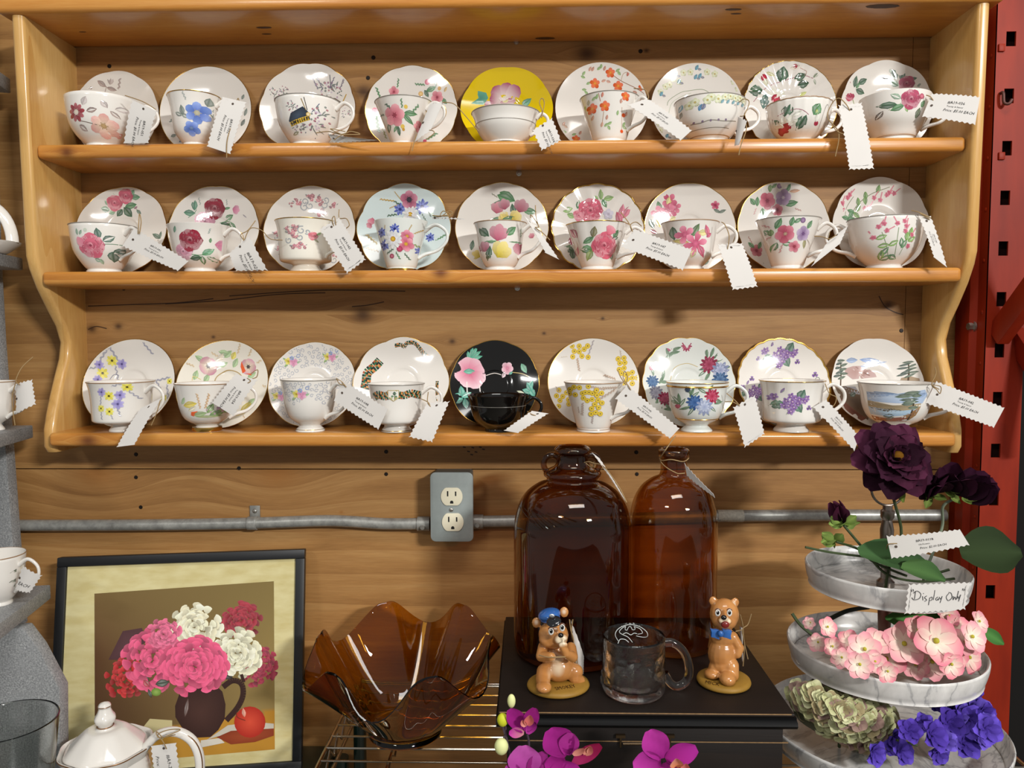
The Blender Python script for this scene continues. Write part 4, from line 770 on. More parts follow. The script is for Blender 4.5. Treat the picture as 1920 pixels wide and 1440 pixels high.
def c34(k): k.frame(*J_); tartan(k, [(845, 520), (880, 500), (930, 510), (960, 500)], 58); tartan(k, [(1020, 500), (1070, 505), (1110, 490), (1150, 505), (1175, 515)], 54); k.nxt().poly([(952, 465), (1032, 465), (1032, 520), (992, 548), (952, 520)], '#b9a878').nxt().poly([(957, 470), (1027, 470), (1027, 517), (992, 542), (957, 517)], '#f0ede4').leaf(1000, 490, 90, 30, 26, GD).stem([(1000, 500), (1000, 528)], 4, '#6a5a40').leaf(985, 510, 0, 20, 16, GR).leaf(1010, 512, 0, 20, 16, GR).stem([(975, 528), (1012, 528)], 4, GL)
def s35(k):
    k.frame(*K_).stem([(500, 330), (580, 345), (670, 395)], 5, '#c8b070').stem([(310, 350), (370, 333), (420, 345)], 5, '#e8e0d8').leaf(585, 305, -60, 80, 42, '#7fc0a0')
    for a in (160, 120, 80, 40, 10): k.leaf(190+55*math.cos(math.radians(a*.55+5)), 235-45*math.sin(math.radians(a)), a*.6+10, 90, 30, '#5fc0a0')
    for x, y, a in ((115, 505, 170), (135, 470, 100), (170, 495, 30), (110, 540, 200), (165, 560, 280), (630, 430, 60), (610, 470, 160), (645, 480, 300), (625, 440, 120)): k.leaf(x, y, a, 80, 46, '#58b09a')
    for a, r in ((200, 110), (150, 105), (100, 105), (50, 110), (5, 110)): k.nxt().petal(190, 330, a, r, 105, '#d86a8c', '#f4c8d4', .7)
    for a, r in ((-60, 125), (-110, 110), (-25, 120)): k.nxt().petal(195, 335, a, r, 110, '#d05a80', '#f6d8e0', .7)
    k.leaf(190, 325, 5, 84, 40, '#5fb89c').stem([(172, 400), (175, 480)], 8, '#f0e8e4').stem([(262, 420), (268, 470)], 8, '#f0e8e4'); k.flower(465, 300, 46, '#e088a4', '#f6d4de', 5, '#e898b0', 1.1, 60).leaf(440, 345, 60, 50, 30, '#f4dce4').leaf(490, 335, 30, 34, 20, '#58b09a').leaf(560, 475, 160, 60, 20, '#d8dcc0')
def c35(k): k.frame(*K_).leaf(305, 505, 0, 70, 20, '#f0c8d4').leaf(510, 500, 70, 40, 20, '#d8dcc0').leaf(495, 505, 110, 34, 16, '#c8d0a8')
def mim(k, x, y, r=19): k.dot(x, y, r, '#d8b428', '#f4dc60', 11).dot(x, y, r*.28, '#7a6420', n=6)
def mims(k, x, y, n, seed, sx=1.0, sy=1.0):
    g = random.Random(seed); pts = []
    for i in range(300):
        p = (x+g.uniform(-65, 65)*sx, y+g.uniform(-45, 45)*sy)
        if all(math.hypot(p[0]-q[0], p[1]-q[1]) > 32 for q in pts) and len(pts) < n: pts.append(p)
    for p in pts: mim(k, *p)
BRN = '#c8ae98'
def s36(k): k.frame(*K_).sprig(1050, 210, 70, 110, '#b8b0b0', 7, .2).sprig(970, 230, -80, 90, BRN, 10, .3).sprig(900, 220, 190, 50, '#e0d4c0', 6, .3).sprig(1290, 240, 100, 60, '#d8c8b0', 8, .3).sprig(1250, 380, 160, 90, BRN, 10, .3).sprig(1290, 400, 220, 70, BRN, 8, .3); mims(k, 985, 190, 9, 1); mims(k, 1300, 290, 9, 2, .6, 1.4); mims(k, 1355, 380, 7, 3, .7, 1.1); mims(k, 865, 520, 9, 4, .8, 1.6); k.sprig(840, 480, 120, 50, BRN, 6, .3)
def c36(k): k.frame(*K_).sprig(1060, 440, -10, 110, BRN, 12, .24).sprig(1150, 450, 0, 110, BRN, 12, .24).sprig(1110, 540, 30, 150, BRN, 12, .18).sprig(1010, 560, -90, 90, '#c0a898', 10, .3).sprig(980, 590, -80, 50, '#b8a8a0', 6, .3).sprig(1085, 640, -95, 70, '#b8a8a0', 8, .34); mims(k, 990, 470, 8, 5, 1.1, .9); mims(k, 1080, 510, 9, 6, 1.0, 1.0); mims(k, 1110, 600, 7, 7, .6, 1.0)
def thist(k, x, y, r, c, c2): k.spiky(x, y, r, c, c2, 18)
def s37(k):
    k.frame(*L_)
    for x, y, a in ((300, 205, 30), (280, 195, -70), (340, 165, 20), (330, 190, 10), (190, 280, 80), (205, 300, 30), (170, 320, 100), (560, 190, 100), (600, 190, 70), (640, 210, 40), (660, 240, 30), (545, 300, 200), (540, 330, 220), (700, 300, 10), (570, 360, 240), (240, 380, 60), (260, 400, 0), (250, 350, 80), (280, 580, -60), (230, 560, -80), (200, 560, 260), (290, 600, 0)): k.leaf(x, y, a, 84, 24, GD if x % 2 else '#4f7a50')
    thist(k, 415, 145, 40, '#a83a5c', '#c86a84'); thist(k, 290, 165, 20, '#b04868', '#d080a0'); thist(k, 160, 305, 18, '#a83a5c', '#c86a84'); thist(k, 580, 275, 66, '#8e2c48', '#b45470'); thist(k, 660, 320, 66, '#8a94b8', '#c0c8e0'); thist(k, 660, 385, 60, '#3a5a86', '#6a8ab0'); thist(k, 170, 400, 50, '#41618c', '#6a8ab0'); thist(k, 195, 480, 56, '#8a8a9c', '#b0b0c0'); thist(k, 260, 520, 56, '#7c2440', '#a04460'); k.stem([(300, 400), (330, 300), (420, 265), (500, 290)], 4, '#c8b070')
def c37(k):
    k.frame(*L_)
    for x, y, a in ((350, 540, 130), (370, 530, 100), (390, 560, 60), (340, 560, 160), (450, 480, 70), (470, 500, 40), (430, 470, 120), (580, 455, 60), (640, 540, -20), (650, 560, 10), (600, 600, -40), (560, 620, -60), (410, 600, 200), (450, 620, 240), (520, 470, 150)): k.leaf(x, y, a, 80, 22, GD if x % 2 else '#4f7a50')
    thist(k, 420, 465, 20, '#2c4058', '#4a5a70'); thist(k, 595, 510, 60, '#a82c48', '#d0607c'); thist(k, 472, 555, 60, '#34568e', '#5a80b8'); thist(k, 540, 588, 66, '#9aa6c8', '#ccd4e8'); thist(k, 365, 590, 18, '#a83a5c', '#c86a84')
def violets(k, x, y, q, seed=2):
    k.leaf(x-85*q, y+30*q, 200, 90*q, 70*q, '#4f7a60').leaf(x+50*q, y+45*q, -60, 90*q, 66*q, '#4f7a60').leaf(x+70*q, y-45*q, 60, 90*q, 70*q, '#46705a').stem([(x-60*q, y-60*q), (x-45*q, y-75*q)], 4*q, '#8aa08a').leaf(x-55*q, y-75*q, 60, 46*q, 20*q, '#8a6aa0').stem([(x-10*q, y+60*q), (x-30*q, y+100*q)], 3*q, '#8aa08a')
    for dx, dy in ((0, -35), (30, -20), (-30, 0), (10, 5), (45, 15), (-15, 35), (20, 45), (0, 75), (-45, 35), (55, -10), (110, -20), (95, 0), (-115, -20), (-100, -30)): k.flower(x+dx*q, y+dy*q, 26*q, '#6a3a86', '#a884c4', 5, '#e0c0d8', .8, dx*3, .2)
    k.flower(x+130*q, y+50*q, 20*q, '#6a3a86', '#9474b4', 3, '#5a6a50', .9, 90).flower(x-155*q, y+30*q, 18*q, '#6a3a86', '#9474b4', 3, '#5a6a50', .9, 90)
def s38(k): violets(k.frame(*L_), 1090, 205, 1.0); violets(k, 905, 470, .85); k.flower(1345, 350, 22, '#6a3a86', '#9474b4', 3, '#5a6a50', .9, 90).scroll(1360, 385, 18, 0, '#6a7a6a', 4).flower(890, 378, 20, '#6a3a86', '#9474b4', 3, '#5a6a50', .9, 90)
def c38(k): violets(k.frame(*L_), 1165, 545, 1.0)
def pine(k, x, y, h, w):
    k.stem([(x, y+h*.5), (x+w*.05, y)], w*.1, '#5a4636').stem([(x+w*.05, y), (x, y-h*.4)], w*.07, '#5a4636')
    for i, (dx, dy) in enumerate(((0, -.5), (-.2, -.38), (.25, -.34), (-.3, -.22), (.2, -.18), (-.1, -.06), (.3, -.02), (-.3, .08), (.1, .14))): k.leaf(x+dx*w, y+dy*h, 5+(i % 3)*8, w*.75, h*.11, '#3e5548' if i % 2 else '#566a54')
def s39(k):
    k.frame(*M_).leaf(690, 285, 5, 90, 40, '#9fb6dc').leaf(830, 285, -5, 170, 40, '#92aee0').leaf(850, 310, 10, 200, 36, '#b0c2e2').poly([(640, 345), (700, 325), (790, 320), (870, 375), (880, 400), (700, 420), (640, 380)], '#c0a4a0', '#b08c84').stem([(720, 330), (830, 390)], 8, '#a07f78').stem([(700, 345), (790, 410)], 6, '#d4c0ba').poly([(1040, 440), (1050, 410), (1110, 400), (1170, 420), (1180, 470), (1100, 450)], '#a8947c').poly([(560, 480), (640, 470), (740, 500), (830, 640), (800, 720), (700, 640), (600, 560)], '#7a6450', '#5c4a3c').poly([(600, 560), (700, 640), (800, 700), (750, 730), (640, 660)], '#8a5a4a', '#70463c').poly([(590, 475), (720, 472), (760, 530), (640, 520)], '#a8a8b0')
    pine(k, 605, 385, 190, 90); pine(k, 1095, 375, 150, 120); k.leaf(700, 530, 30, 50, 40, '#3e5548')
def c39(k):
    k.frame(*M_).poly([(770, 520), (850, 530), (960, 540), (1060, 520), (1200, 500), (1230, 540), (1190, 600), (1000, 600), (800, 590)], '#a8bcd8', '#c4d2e4').leaf(900, 540, 5, 220, 40, '#8aa4c8').leaf(1180, 540, 20, 90, 30, '#7c9cc8').poly([(770, 590), (860, 590), (1000, 620), (1180, 600), (1170, 640), (1000, 660), (800, 625)], '#b0a080', '#8a7a60').poly([(790, 625), (900, 640), (1050, 655), (1160, 640), (1140, 680), (980, 700), (820, 690)], '#a8c4dc', '#c0d6e6').poly([(860, 640), (1000, 640), (1060, 655), (960, 668)], '#6a6050').poly([(820, 690), (900, 710), (1000, 715), (1120, 690), (1100, 735), (980, 742), (850, 735)], '#8a4c3c', '#a86a50').poly([(1060, 690), (1130, 650), (1180, 620), (1150, 690), (1090, 740)], '#a07c50', '#8a6040')
    k.stem([(1095, 735), (1115, 650), (1120, 560)], 12, '#4a3c30')
    for x, y, w in ((1080, 535, 180), (1110, 520, 120), (1050, 550, 120), (1090, 572, 140), (1140, 545, 80), (1080, 605, 90), (1120, 630, 80), (1100, 590, 120)): k.leaf(x, y, 4, w, 26, '#425a48' if w % 40 else '#5a7058')
    k.leaf(975, 695, 10, 60, 30, '#3e5548').leaf(985, 715, 30, 50, 20, '#566a54').stem([(985, 735), (980, 700)], 5, '#4a3c30')

BRD = ('upper', 'middle', 'lower')
pale_blue = china('pale_blue_glaze', '#d3e2e2'); yellow_c = china('yellow_glaze', '#d8bc10'); mint = china('cool_white_china', '#dfe3de'); ivory = china('ivory_china', '#e8e3d6')
# row, design words, saucer(cx, w, kwargs), saucer material, rim, draw, cup args, cup kwargs, cup material, rim, draw, build extras
SETS = [
 (0, 'maroon and peach blossoms', (215, 162, dict(n=9, amp=.02)), white, None, s11, (190, 127, 170, 62), dict(sty='bowl', ang=12), white, None, c11, {}),
 (0, 'blue flowers and grey leaves', (385, 172, {}), white, gold, s12, (364, 96, 169, 48), dict(sty='bell', ang=-5), white, gold, c12, {}),
 (0, 'heather and a dark bonnet', (576, 178, dict(n=10, amp=.03)), white, gold, s13, (577, 122, 175, 66), dict(sty='bowl', ang=-14, flute=10, famp=.012), white, g1, c13, {}),
 (0, 'pink blossoms and fern sprigs', (771, 172, dict(n=12, amp=.02)), white, gold, s14, (757, 108, 178, 50), dict(sty='cone', ang=-20, hs=1.1), white, g1, c14, dict(handle_rim=gold)),
 (0, 'one big purple bloom', (950, 171, dict(n=6, amp=.03)), yellow_c, None, s15, (948, 128, 196, 74), dict(sty='squat', ang=-12, hs=.9), white, g1, None, dict(lines=[(.62, .0005, g1)])),
 (0, 'small orange flowers', (1128, 174, {}), white, None, s16, (1143, 110, 170, 62), dict(sty='cone', ang=-30, hs=.8), white, g1, c16, {}),
 (0, 'a pale garland and blue leaves', (1307, 173, {}), white, None, s17, (1331, 130, 174, 64), dict(sty='bowl', ang=5), white, g1, c17, dict(lines=[(.13, .0006, g2)])),
 (0, 'red fuchsias and green leaves', (1482, 174, dict(n=26, amp=.02, rib=26)), white, gold, s18, (1498, 118, 181, 56), dict(sty='bowl', flute=22, famp=.035, ang=8), white, g2, c18, {}),
 (0, 'deep pink peonies', (1664, 173, dict(n=8, amp=.03)), white, None, s19, (1678, 124, 166, 72), dict(sty='bowl', ang=-10), white, None, c19, dict(lines=[(.09, .0006, g2)])),
 (1, 'a single pink rose spray', (226, 170, dict(n=9, amp=.02)), white, gold, s21, (193, 117, 417, 62), dict(sty='bowl', ang=-22), white, g1, c21, {}),
 (1, 'red and pale pink roses', (400, 170, dict(n=10, amp=.02)), white, gold, s22, (373, 116, 417, 58), dict(sty='bell', ang=-10), white, None, c22, dict(handle_rim=gold)),
 (1, 'tiny pink sprays and grey scrolls', (580, 171, dict(n=12, amp=.014)), white, gold, s23, (572, 110, 408, 60), dict(sty='square', ang=-24), ivory, gold, c23, {}),
 (1, 'daisies, cornflowers and wheat', (757, 173, dict(n=8, amp=.045)), pale_blue, gold, s24, (752, 101, 409, 56), dict(sty='cone', ang=-6, hs=1.1), mint, None, c24, dict(foot_rim=.05)),
 (1, 'red and yellow tulips', (941, 174, dict(n=12, amp=.016)), white, gold, s25, (938, 99, 413, 56), dict(sty='bell', ang=-22), white, g2, c25, dict(handle_rim=gold)),
 (1, 'large pink roses and gilt edge', (1121, 172, dict(n=16, amp=.03, rib=16)), white, gold, s26, (1120, 117, 414, 60), dict(sty='cone', flute=8, famp=.05, ang=-8), white, gold, c26, dict(rimr=.0012)),
 (1, 'magenta columbine flowers', (1294, 171, dict(n=10, amp=.012)), white, gold, s27, (1294, 106, 412, 52), dict(sty='bell', ang=-10), white, g2, c27, dict(handle_rim=gold)),
 (1, 'pink and mauve anemones', (1470, 173, dict(n=10, amp=.02)), white, gold, s28, (1478, 116, 405, 58), dict(sty='cone', ang=-8, hs=.9), white, g1, c28, {}),
 (1, 'pink honeysuckle trails', (1652, 180, dict(n=8, amp=.03)), white, None, s29, (1660, 132, 403, 64), dict(sty='bowl', ang=165), white, g1, c29, {}),
 (2, 'yellow and lilac daisies', (241, 171, {}), white, gold, s31, (227, 118, 716, 48), dict(sty='square', ang=-14), white, g2, c31, {}),
 (2, 'pale poppies and wheat ears', (416, 171, {}), ivory, gold, s32, (386, 112, 719, 54), dict(sty='ped', ang=15), white, g2, c32, dict(foot_rim=.09, lines=[(.19, .0006, g2)])),
 (2, 'grey lace scrolls and posies', (585, 164, dict(n=12, amp=.012)), white, gold, s33, (580, 106, 712, 54), dict(sty='ped', ang=-26), white, g1, c33, dict(lines=[(.04, .0005, gold)])),
 (2, 'a tartan ribbon and shield', (752, 176, dict(n=8, amp=.04)), white, gold, s34, (743, 106, 720, 58), dict(sty='square', ang=-4, yc=-.089), white, g1, c34, dict(lines=[(.03, .0006, gold)])),
 (2, 'a pink poppy on black glaze', (927, 166, dict(n=8, amp=.02)), black_c, gold, s35, (934, 116, 741, 50), dict(sty='squat', ang=-8), black_c, None, c35, dict(lines=[(.72, .0003, g1)])),
 (2, 'yellow mimosa blossom', (1113, 171, {}), white, gold, s36, (1113, 110, 717, 62), dict(sty='cone', ang=-30, hs=.8), white, g2, c36, dict(lines=[(.05, .0006, g2)])),
 (2, 'blue and crimson thistles', (1292, 172, dict(n=14, amp=.03)), mint, gold, s37, (1307, 114, 717, 58), dict(sty='ped', ang=-6), mint, gold, c37, dict(lines=[(.93, .0014, gold), (.27, .0006, gold)])),
 (2, 'purple violets and gilt rope edge', (1470, 172, dict(n=24, amp=.02)), white, gold, s38, (1485, 118, 714, 64), dict(sty='square', flute=16, famp=.02, ang=-8), white, gold, c38, dict(rimr=.0016)),
 (2, 'a pine tree lake landscape', (1646, 171, dict(n=10, amp=.02)), white, None, s39, (1680, 132, 718, 66), dict(sty='ped', ang=-14), white, g1, c39, dict(lines=[(.04, .0006, g1)])),
]
CUPS = []
TOPS = [130, 124, 117, 122, 124, 116, 118, 106, 112, 350, 348, 348, 343, 342, 344, 339, 337, 329, 636, 638, 641, 631, 638, 634, 632, 634, 634]
for (row, D, sa, sm, srim, sd, ca, ck, cm, crim, cdw, ex) in SETS:
    sc = Saucer(sa[0], sa[1], row, top=TOPS[len(CUPS)], **sa[2]); ex = dict(ex); rr = ex.pop('rimr', .0006)
    colr = {'yellow_glaze': 'bright yellow', 'black_glaze': 'glossy black', 'pale_blue_glaze': 'pale blue'}.get(sm.name, 'white')
    sc.build(f'{colr} china saucer with {D} on the {BRD[row]} board', sm, srim, sd, None, rr)
    ck = dict(ck); ck.setdefault('yc', (-.074 if len(CUPS) != 4 else -.080, -.074, -.086)[row]); cu = Cup(*ca, row, **ck); colc = 'black' if cm is black_c else 'white'
    lab = f'{colc} china teacup with {D} on the {BRD[row]} board' if cdw and row*9 is not None and D != 'one big purple bloom' else 'plain white teacup with one grey line before the bright yellow saucer'
    cu.build(lab, cm, crim, cdw, None, **ex); CUPS.append(cu)

# ------------------------------------------------------------------ paper price tags
def price_tag(label, cr, fr, q, lines, ys=(-.128, -.132), string=(), cut='long', big=1.0, parent_group='paper price tags on the china', curl=.003, mat=None, hole=True, twist=0.0):
    """cr: start-top, end-top, end-bottom, start-bottom (reading direction) in crop pixels"""
    P = [(x/q+fr[0], y/q+fr[1]) for x, y in cr]
    y0, y1 = ys
    C = [W(*P[0], y0), W(*P[1], y1), W(*P[2], y1+twist), W(*P[3], y0+twist)]
    o = (C[0]+C[3])/2; root = thing('price_tag', label, 'price tag', o, parent_group); C = [c-o for c in C]
    L = ((C[1]-C[0]).length+(C[2]-C[3]).length)/2; Hh = ((C[3]-C[0]).length+(C[2]-C[1]).length)/2
    nrm = (C[1]-C[0]).cross(C[3]-C[0]).normalized()
    if nrm.y > 0: nrm = -nrm
    def S(u, v, off=0): return (C[0]*(1-u)+C[1]*u)*(1-v)+(C[3]*(1-u)+C[2]*u)*v+nrm*(off+curl*math.sin(PI*u))
    n = max(5, int(L/.0062)); m = max(3, int(Hh/.0062)); zg = .0015; ed = []
    def az(i): return (zg if i % 2 else -zg*.3)
    for i in range(2*n): ed.append((i/(2*n), az(i)/Hh))
    if cut == 'all': ed += [(1-az(i)/L, i/(2*m)) for i in range(2*m)]
    else: ed += [(1, i/m) for i in range(m)]
    for i in range(2*n): ed.append((1-i/(2*n), 1-az(i)/Hh))
    ed += [(az(i)/L if cut == 'all' else 0, 1-i/(2*m)) for i in range(2*m)]
    k = len(ed); mid = [(.5+(u-.5)*.9, .5+(v-.5)*.8) for u, v in ed]
    cols = 8
    vs = [S(u, v) for u, v in ed]+[S(u, v) for u, v in mid]; fs = [(i, (i+1) % k, k+(i+1) % k, k+i) for i in range(k)]
    b0 = len(vs)
    ng = [S(.05+.9*a/cols, .1+.8*b) for b in (0, 1) for a in range(cols+1)]
    # inner region as strips from mid outline: fan to spine
    sp = [S(.05+.9*a/cols, .5) for a in range(cols+1)]; vs += sp
    for i in range(k):
        j = (i+1) % k; a = min(cols, max(0, round((mid[i][0]-.05)/.9*cols))); b = min(cols, max(0, round((mid[j][0]-.05)/.9*cols)))
        fs.append((k+i, k+j, b0+b, b0+a) if a != b else (k+i, k+j, b0+a))
    n1 = len(vs); vs2 = [Vector(p)-nrm*.0004 for p in vs]; fs2 = [tuple(n1+i for i in reversed(f)) for f in fs]
    fs3 = [((i+1) % k, i, n1+i, n1+(i+1) % k) for i in range(k)]
    MB().add(vs+vs2, fs+fs2+fs3).build('card', mat or paper, root, 30)
    if lines:
        m2 = MB()
        for (tx, u0, v0, hgt, sh) in lines:
            gv, gf, gw = glyphs(tx, sh); s = hgt*Hh
            m2.add([S(u0+x*s/L, v0-y*s/Hh, .0005) for x, y in gv], gf)
        m2.build('printed_text', inkp, root, None, merge=False)
    if hole:
        hp = S(.09, .5, .0004); rr = .0017; u1 = (C[1]-C[0]).normalized(); v1 = (C[3]-C[0]).normalized()
        MB().add([hp+(u1*math.cos(2*PI*i/12)+v1*math.sin(2*PI*i/12))*rr for i in range(12)], [tuple(range(12))]).build('eyelet', plain('eyelet_dark', '#4a3d33', .8), root, None)
    for st in string:
        pts = [W(x/q+fr[0], y/q+fr[1], yy)-o for x, y, yy in st]
        MB().tube(bez(pts, 6), .0007, 6).build('string', twine, root, 60)
    return root
def txt(code, price='$5.00', what='Teacup & Saucer', u=.33):
    return [('#'+code, u+.05, .37, .15, 0), (what, u+.05, .50, .085, 0), ('Price: '+price+' EACH', u, .67, .14, .35)]
Fv = -.13
TG = [
 ('#', 0, 'A19-051', A_, [(1130, 495), (1070, 722), (890, 724), (950, 410)], (-.118, -.112), [[(900, 380, -.12), (1030, 425, -.121), (1120, 480, -.121)]]),
 ('#', 1, 'A19-032', A_, [(1775, 430), (1660, 802), (1490, 745), (1600, 390)], (-.128, -.14), [[(1690, 460, -.131), (1715, 400, -.131), (1715, 480, -.133), (1640, 680, -.143), (1632, 830, -.147)]]),
 ('', 2, '', B_, [(590, 655), (830, 690), (960, 703), (640, 722)], (-.116, -.135), [[(510, 650, -.12), (600, 640, -.131), (690, 660, -.138), (760, 640, -.137), (825, 660, -.133), (700, 665, -.139), (640, 700, -.138)], [(690, 660, -.139), (610, 620, -.137), (720, 640, -.138)]]),
 ('', 3, '', B_, [(1330, 440), (1425, 430), (1330, 640), (1215, 722)], (-.11, -.114), [[(1280, 660, -.116), (1330, 630, -.118), (1360, 650, -.12), (1300, 700, -.119)], [(1420, 430, -.12), (1500, 440, -.13), (1570, 510, -.13), (1680, 640, -.13)], [(1230, 660, -.118), (1200, 780, -.12)]]),
 ('#', 4, 'A19-034', C_, [(710, 540), (777, 705), (635, 778), (568, 630)], (-.128, -.136), [[(615, 550, -.12), (640, 500, -.12), (620, 430, -.112), (640, 400, -.112), (655, 440, -.114), (635, 540, -.13)]]),
 ('#', 5, 'A19-045', C_, [(1400, 400), (1718, 630), (1635, 705), (1255, 450)], (-.118, -.132), [[(1385, 435, -.121), (1405, 390, -.122), (1380, 340, -.115), (1300, 330, -.10)]]),
 ('', 6, '', D_, [(15, 530), (78, 560), (20, 740), (-12, 745)], (-.128, -.142), [[(20, 430, -0.124), (60, 405, -0.130), (95, 430, -0.134), (60, 520, -0.139), (30, 530, -0.134)], [(60, 560, -0.134), (75, 620, -0.144), (35, 740, -0.152), (20, 810, -0.154)]]),
 ('', 7, '', D_, [(905, 430), (995, 908), (815, 915), (735, 450)], (-.12, -.14), [[(820, 490, -.127), (790, 440, -.128), (740, 400, -.125), (690, 440, -.12), (660, 540, -.118), (740, 650, -.13), (715, 820, -.142)], [(690, 590, -.122), (730, 640, -.13), (780, 660, -.134)]]),
 ('#', 8, 'A19-036', D_, [(1410, 365), (1757, 388), (1722, 592), (1340, 535)], (-.12, -.136), [[(1425, 425, -.125), (1400, 390, -.126), (1370, 378, -.12)]]),
 ('#', 9, 'A19-041', E_, [(585, 410), (975, 650), (895, 722), (495, 545)], (-.122, -.118), [[(610, 455, -.127), (615, 380, -.128), (620, 310, -.118), (632, 370, -.128), (620, 455, -.128)]]),
 ('#', 10, 'A19-021', E_, [(1410, 465), (1545, 719), (1315, 723), (1265, 595)], (-.12, -.116), [[(1370, 500, -.126), (1350, 460, -.126), (1400, 430, -.122), (1455, 360, -.11)], [(1375, 500, -.126), (1420, 415, -.122), (1500, 430, -.12), (1560, 490, -.12), (1650, 500, -.12)]]),
 ('#', 11, 'A19-043', F_, [(600, 335), (792, 640), (655, 742), (455, 420)], (-.124, -.13), [[(560, 400, -.129), (548, 350, -.13), (565, 330, -.13), (575, 390, -.13)], [(650, 415, -.128), (672, 390, -.129), (650, 345, -.125), (600, 340, -.12), (598, 280, -.112)]]),
 ('', 12, '', F_, [(1270, 334), (1500, 344), (1500, 352), (1270, 347)], (-.11, -.13), [[(1270, 320, -.118), (1330, 330, -.12), (1390, 290, -.12), (1412, 310, -.12), (1330, 325, -.122), (1350, 290, -.12), (1400, 325, -.121), (1290, 325, -.12)]]),
 ('', 13, '', G_, [(215, 370), (417, 640), (315, 590), (160, 320)], (-.118, -.125), [[(210, 340, -.12), (215, 320, -.122), (270, 400, -.126), (245, 410, -.128), (300, 450, -.128), (350, 500, -.125)], [(270, 410, -.127), (250, 330, -.124), (245, 250, -.112)]]),
 ('#', 14, 'A19-047', G_, [(960, 420), (1372, 568), (1305, 718), (862, 550)], (-.124, -.131), [[(945, 440, -.13), (920, 380, -.131), (860, 300, -.115)], [(940, 435, -.13), (930, 390, -.131), (970, 370, -.128), (1010, 400, -.125)]]),
 ('', 15, '', G_, [(1735, 520), (1847, 835), (1665, 860), (1555, 530)], (-.12, -.138), [[(1628, 565, -.127), (1640, 470, -.129), (1610, 390, -.125), (1585, 370, -.12)]]),
 ('', 16, '', H_, [(885, 432), (830, 560), (620, 726), (740, 545)], (-.112, -.118), [[(640, 510, -.116), (700, 515, -.12), (750, 530, -.123), (800, 500, -.122)]]),
 ('#', 17, 'A19-049', H_, [(1480, 365), (1597, 735), (1500, 660), (1395, 380)], (-.122, -.132), [[(1340, 325, -.118), (1400, 340, -.126), (1480, 380, -.129), (1400, 345, -.129), (1470, 390, -.128)]]),
 ('', 18, '', I_, [(785, 520), (585, 860), (455, 876), (625, 600)], (-.12, -.136), [[(760, 580, -.125), (770, 540, -.126), (740, 640, -.128), (705, 720, -.128)]]),
 ('#', 19, 'A19-054', I_, [(1470, 395), (1300, 655), (1140, 555), (1310, 350)], (-.128, -.132), [[(1395, 380, -.132), (1420, 400, -.133), (1400, 415, -.134)], [(1420, 350, -.13), (1470, 320, -.128), (1465, 370, -.128), (1430, 385, -.13)]]),
 ('#', 20, 'A19-048', J_, [(625, 390), (950, 600), (880, 751), (560, 545)], (-.124, -.13), [[(575, 390, -.12), (610, 400, -.128), (650, 445, -.131)], [(580, 380, -.12), (600, 420, -.13), (640, 430, -.131)]]),
 ('', 21, '', J_, [(1395, 545), (1270, 842), (1100, 805), (1230, 560)], (-.124, -.138), [[(1260, 590, -.13), (1235, 550, -.128), (1240, 480, -.12)], [(1255, 590, -.13), (1240, 555, -.128), (1190, 530, -.125)]]),
 ('', 22, '', K_, [(762, 635), (545, 776), (440, 757), (640, 615)], (-.12, -.128), [[(670, 650, -.126), (640, 640, -.127), (610, 620, -.12)]]),
 ('#', 23, 'A19-046', K_, [(1330, 430), (1706, 740), (1635, 816), (1240, 530)], (-.124, -.137), [[(1355, 470, -.129), (1340, 440, -.13), (1300, 380, -.118), (1310, 330, -.115), (1330, 370, -.118), (1320, 430, -.128)], [(1320, 430, -.128), (1280, 370, -.118), (1260, 320, -.112)]]),
 ('', 24, '', L_, [(905, 500), (975, 782), (830, 882), (745, 590)], (-.122, -.137), [[(795, 580, -.128), (760, 540, -.129), (700, 490, -.125)], [(790, 575, -.128), (740, 550, -.127), (690, 550, -.12)]]),
 ('#', 25, 'A19-050', L_, [(1420, 535), (1657, 800), (1620, 905), (1320, 590)], (-.124, -.138), [[(1425, 590, -.129), (1470, 580, -.13), (1490, 520, -.128), (1440, 490, -.122), (1410, 420, -.112)]]),
 ('#', 26, 'A19-042', M_, [(1290, 440), (1780, 630), (1702, 776), (1210, 600)], (-.124, -.138), [[(1310, 500, -0.144), (1260, 470, -0.142), (1320, 480, -0.145), (1315, 530, -0.146), (1290, 500, -0.144), (1255, 465, -0.139), (1285, 390, -0.132), (1280, 340, -0.129)]]),
]
for flag, idx, code, fr, cr, ys, strg in TG:
    D = SETS[idx][1]; D = 'the plain white cup by the yellow saucer' if idx == 4 else 'the ' + D + ' cup'
    D = D.replace('the a ', 'the ').replace('the one ', 'the ')
    lab = ('printed' if flag else 'blank white') + f' card price tag tied on {D}'
    price_tag(lab, cr, fr, 3.84, txt(code) if flag else [], (ys[0]-.004, ys[1]-.004), strg, cut='all' if idx in (4, 7, 10, 15, 21, 24, 11) else 'long', curl=.002, hole=abs(cr[0][1]-cr[3][1]) > 15 or True)
# ================================================================== things below the pine shelf
PPY[0] = 1250
def rel(o): o.location = -Vector(o.parent.location); return o
chrome = plain('chrome_wire', '#b9b3a8', .18, 1.0, var=.05); dgreen = plain('dark_green_enamel', '#12261f', .25, .2, coat=.4)
ZW, ZG, ZB = CAM.z-.567, CAM.z-.683, CAM.z-.438                     # wire shelf, low green shelf, chest top
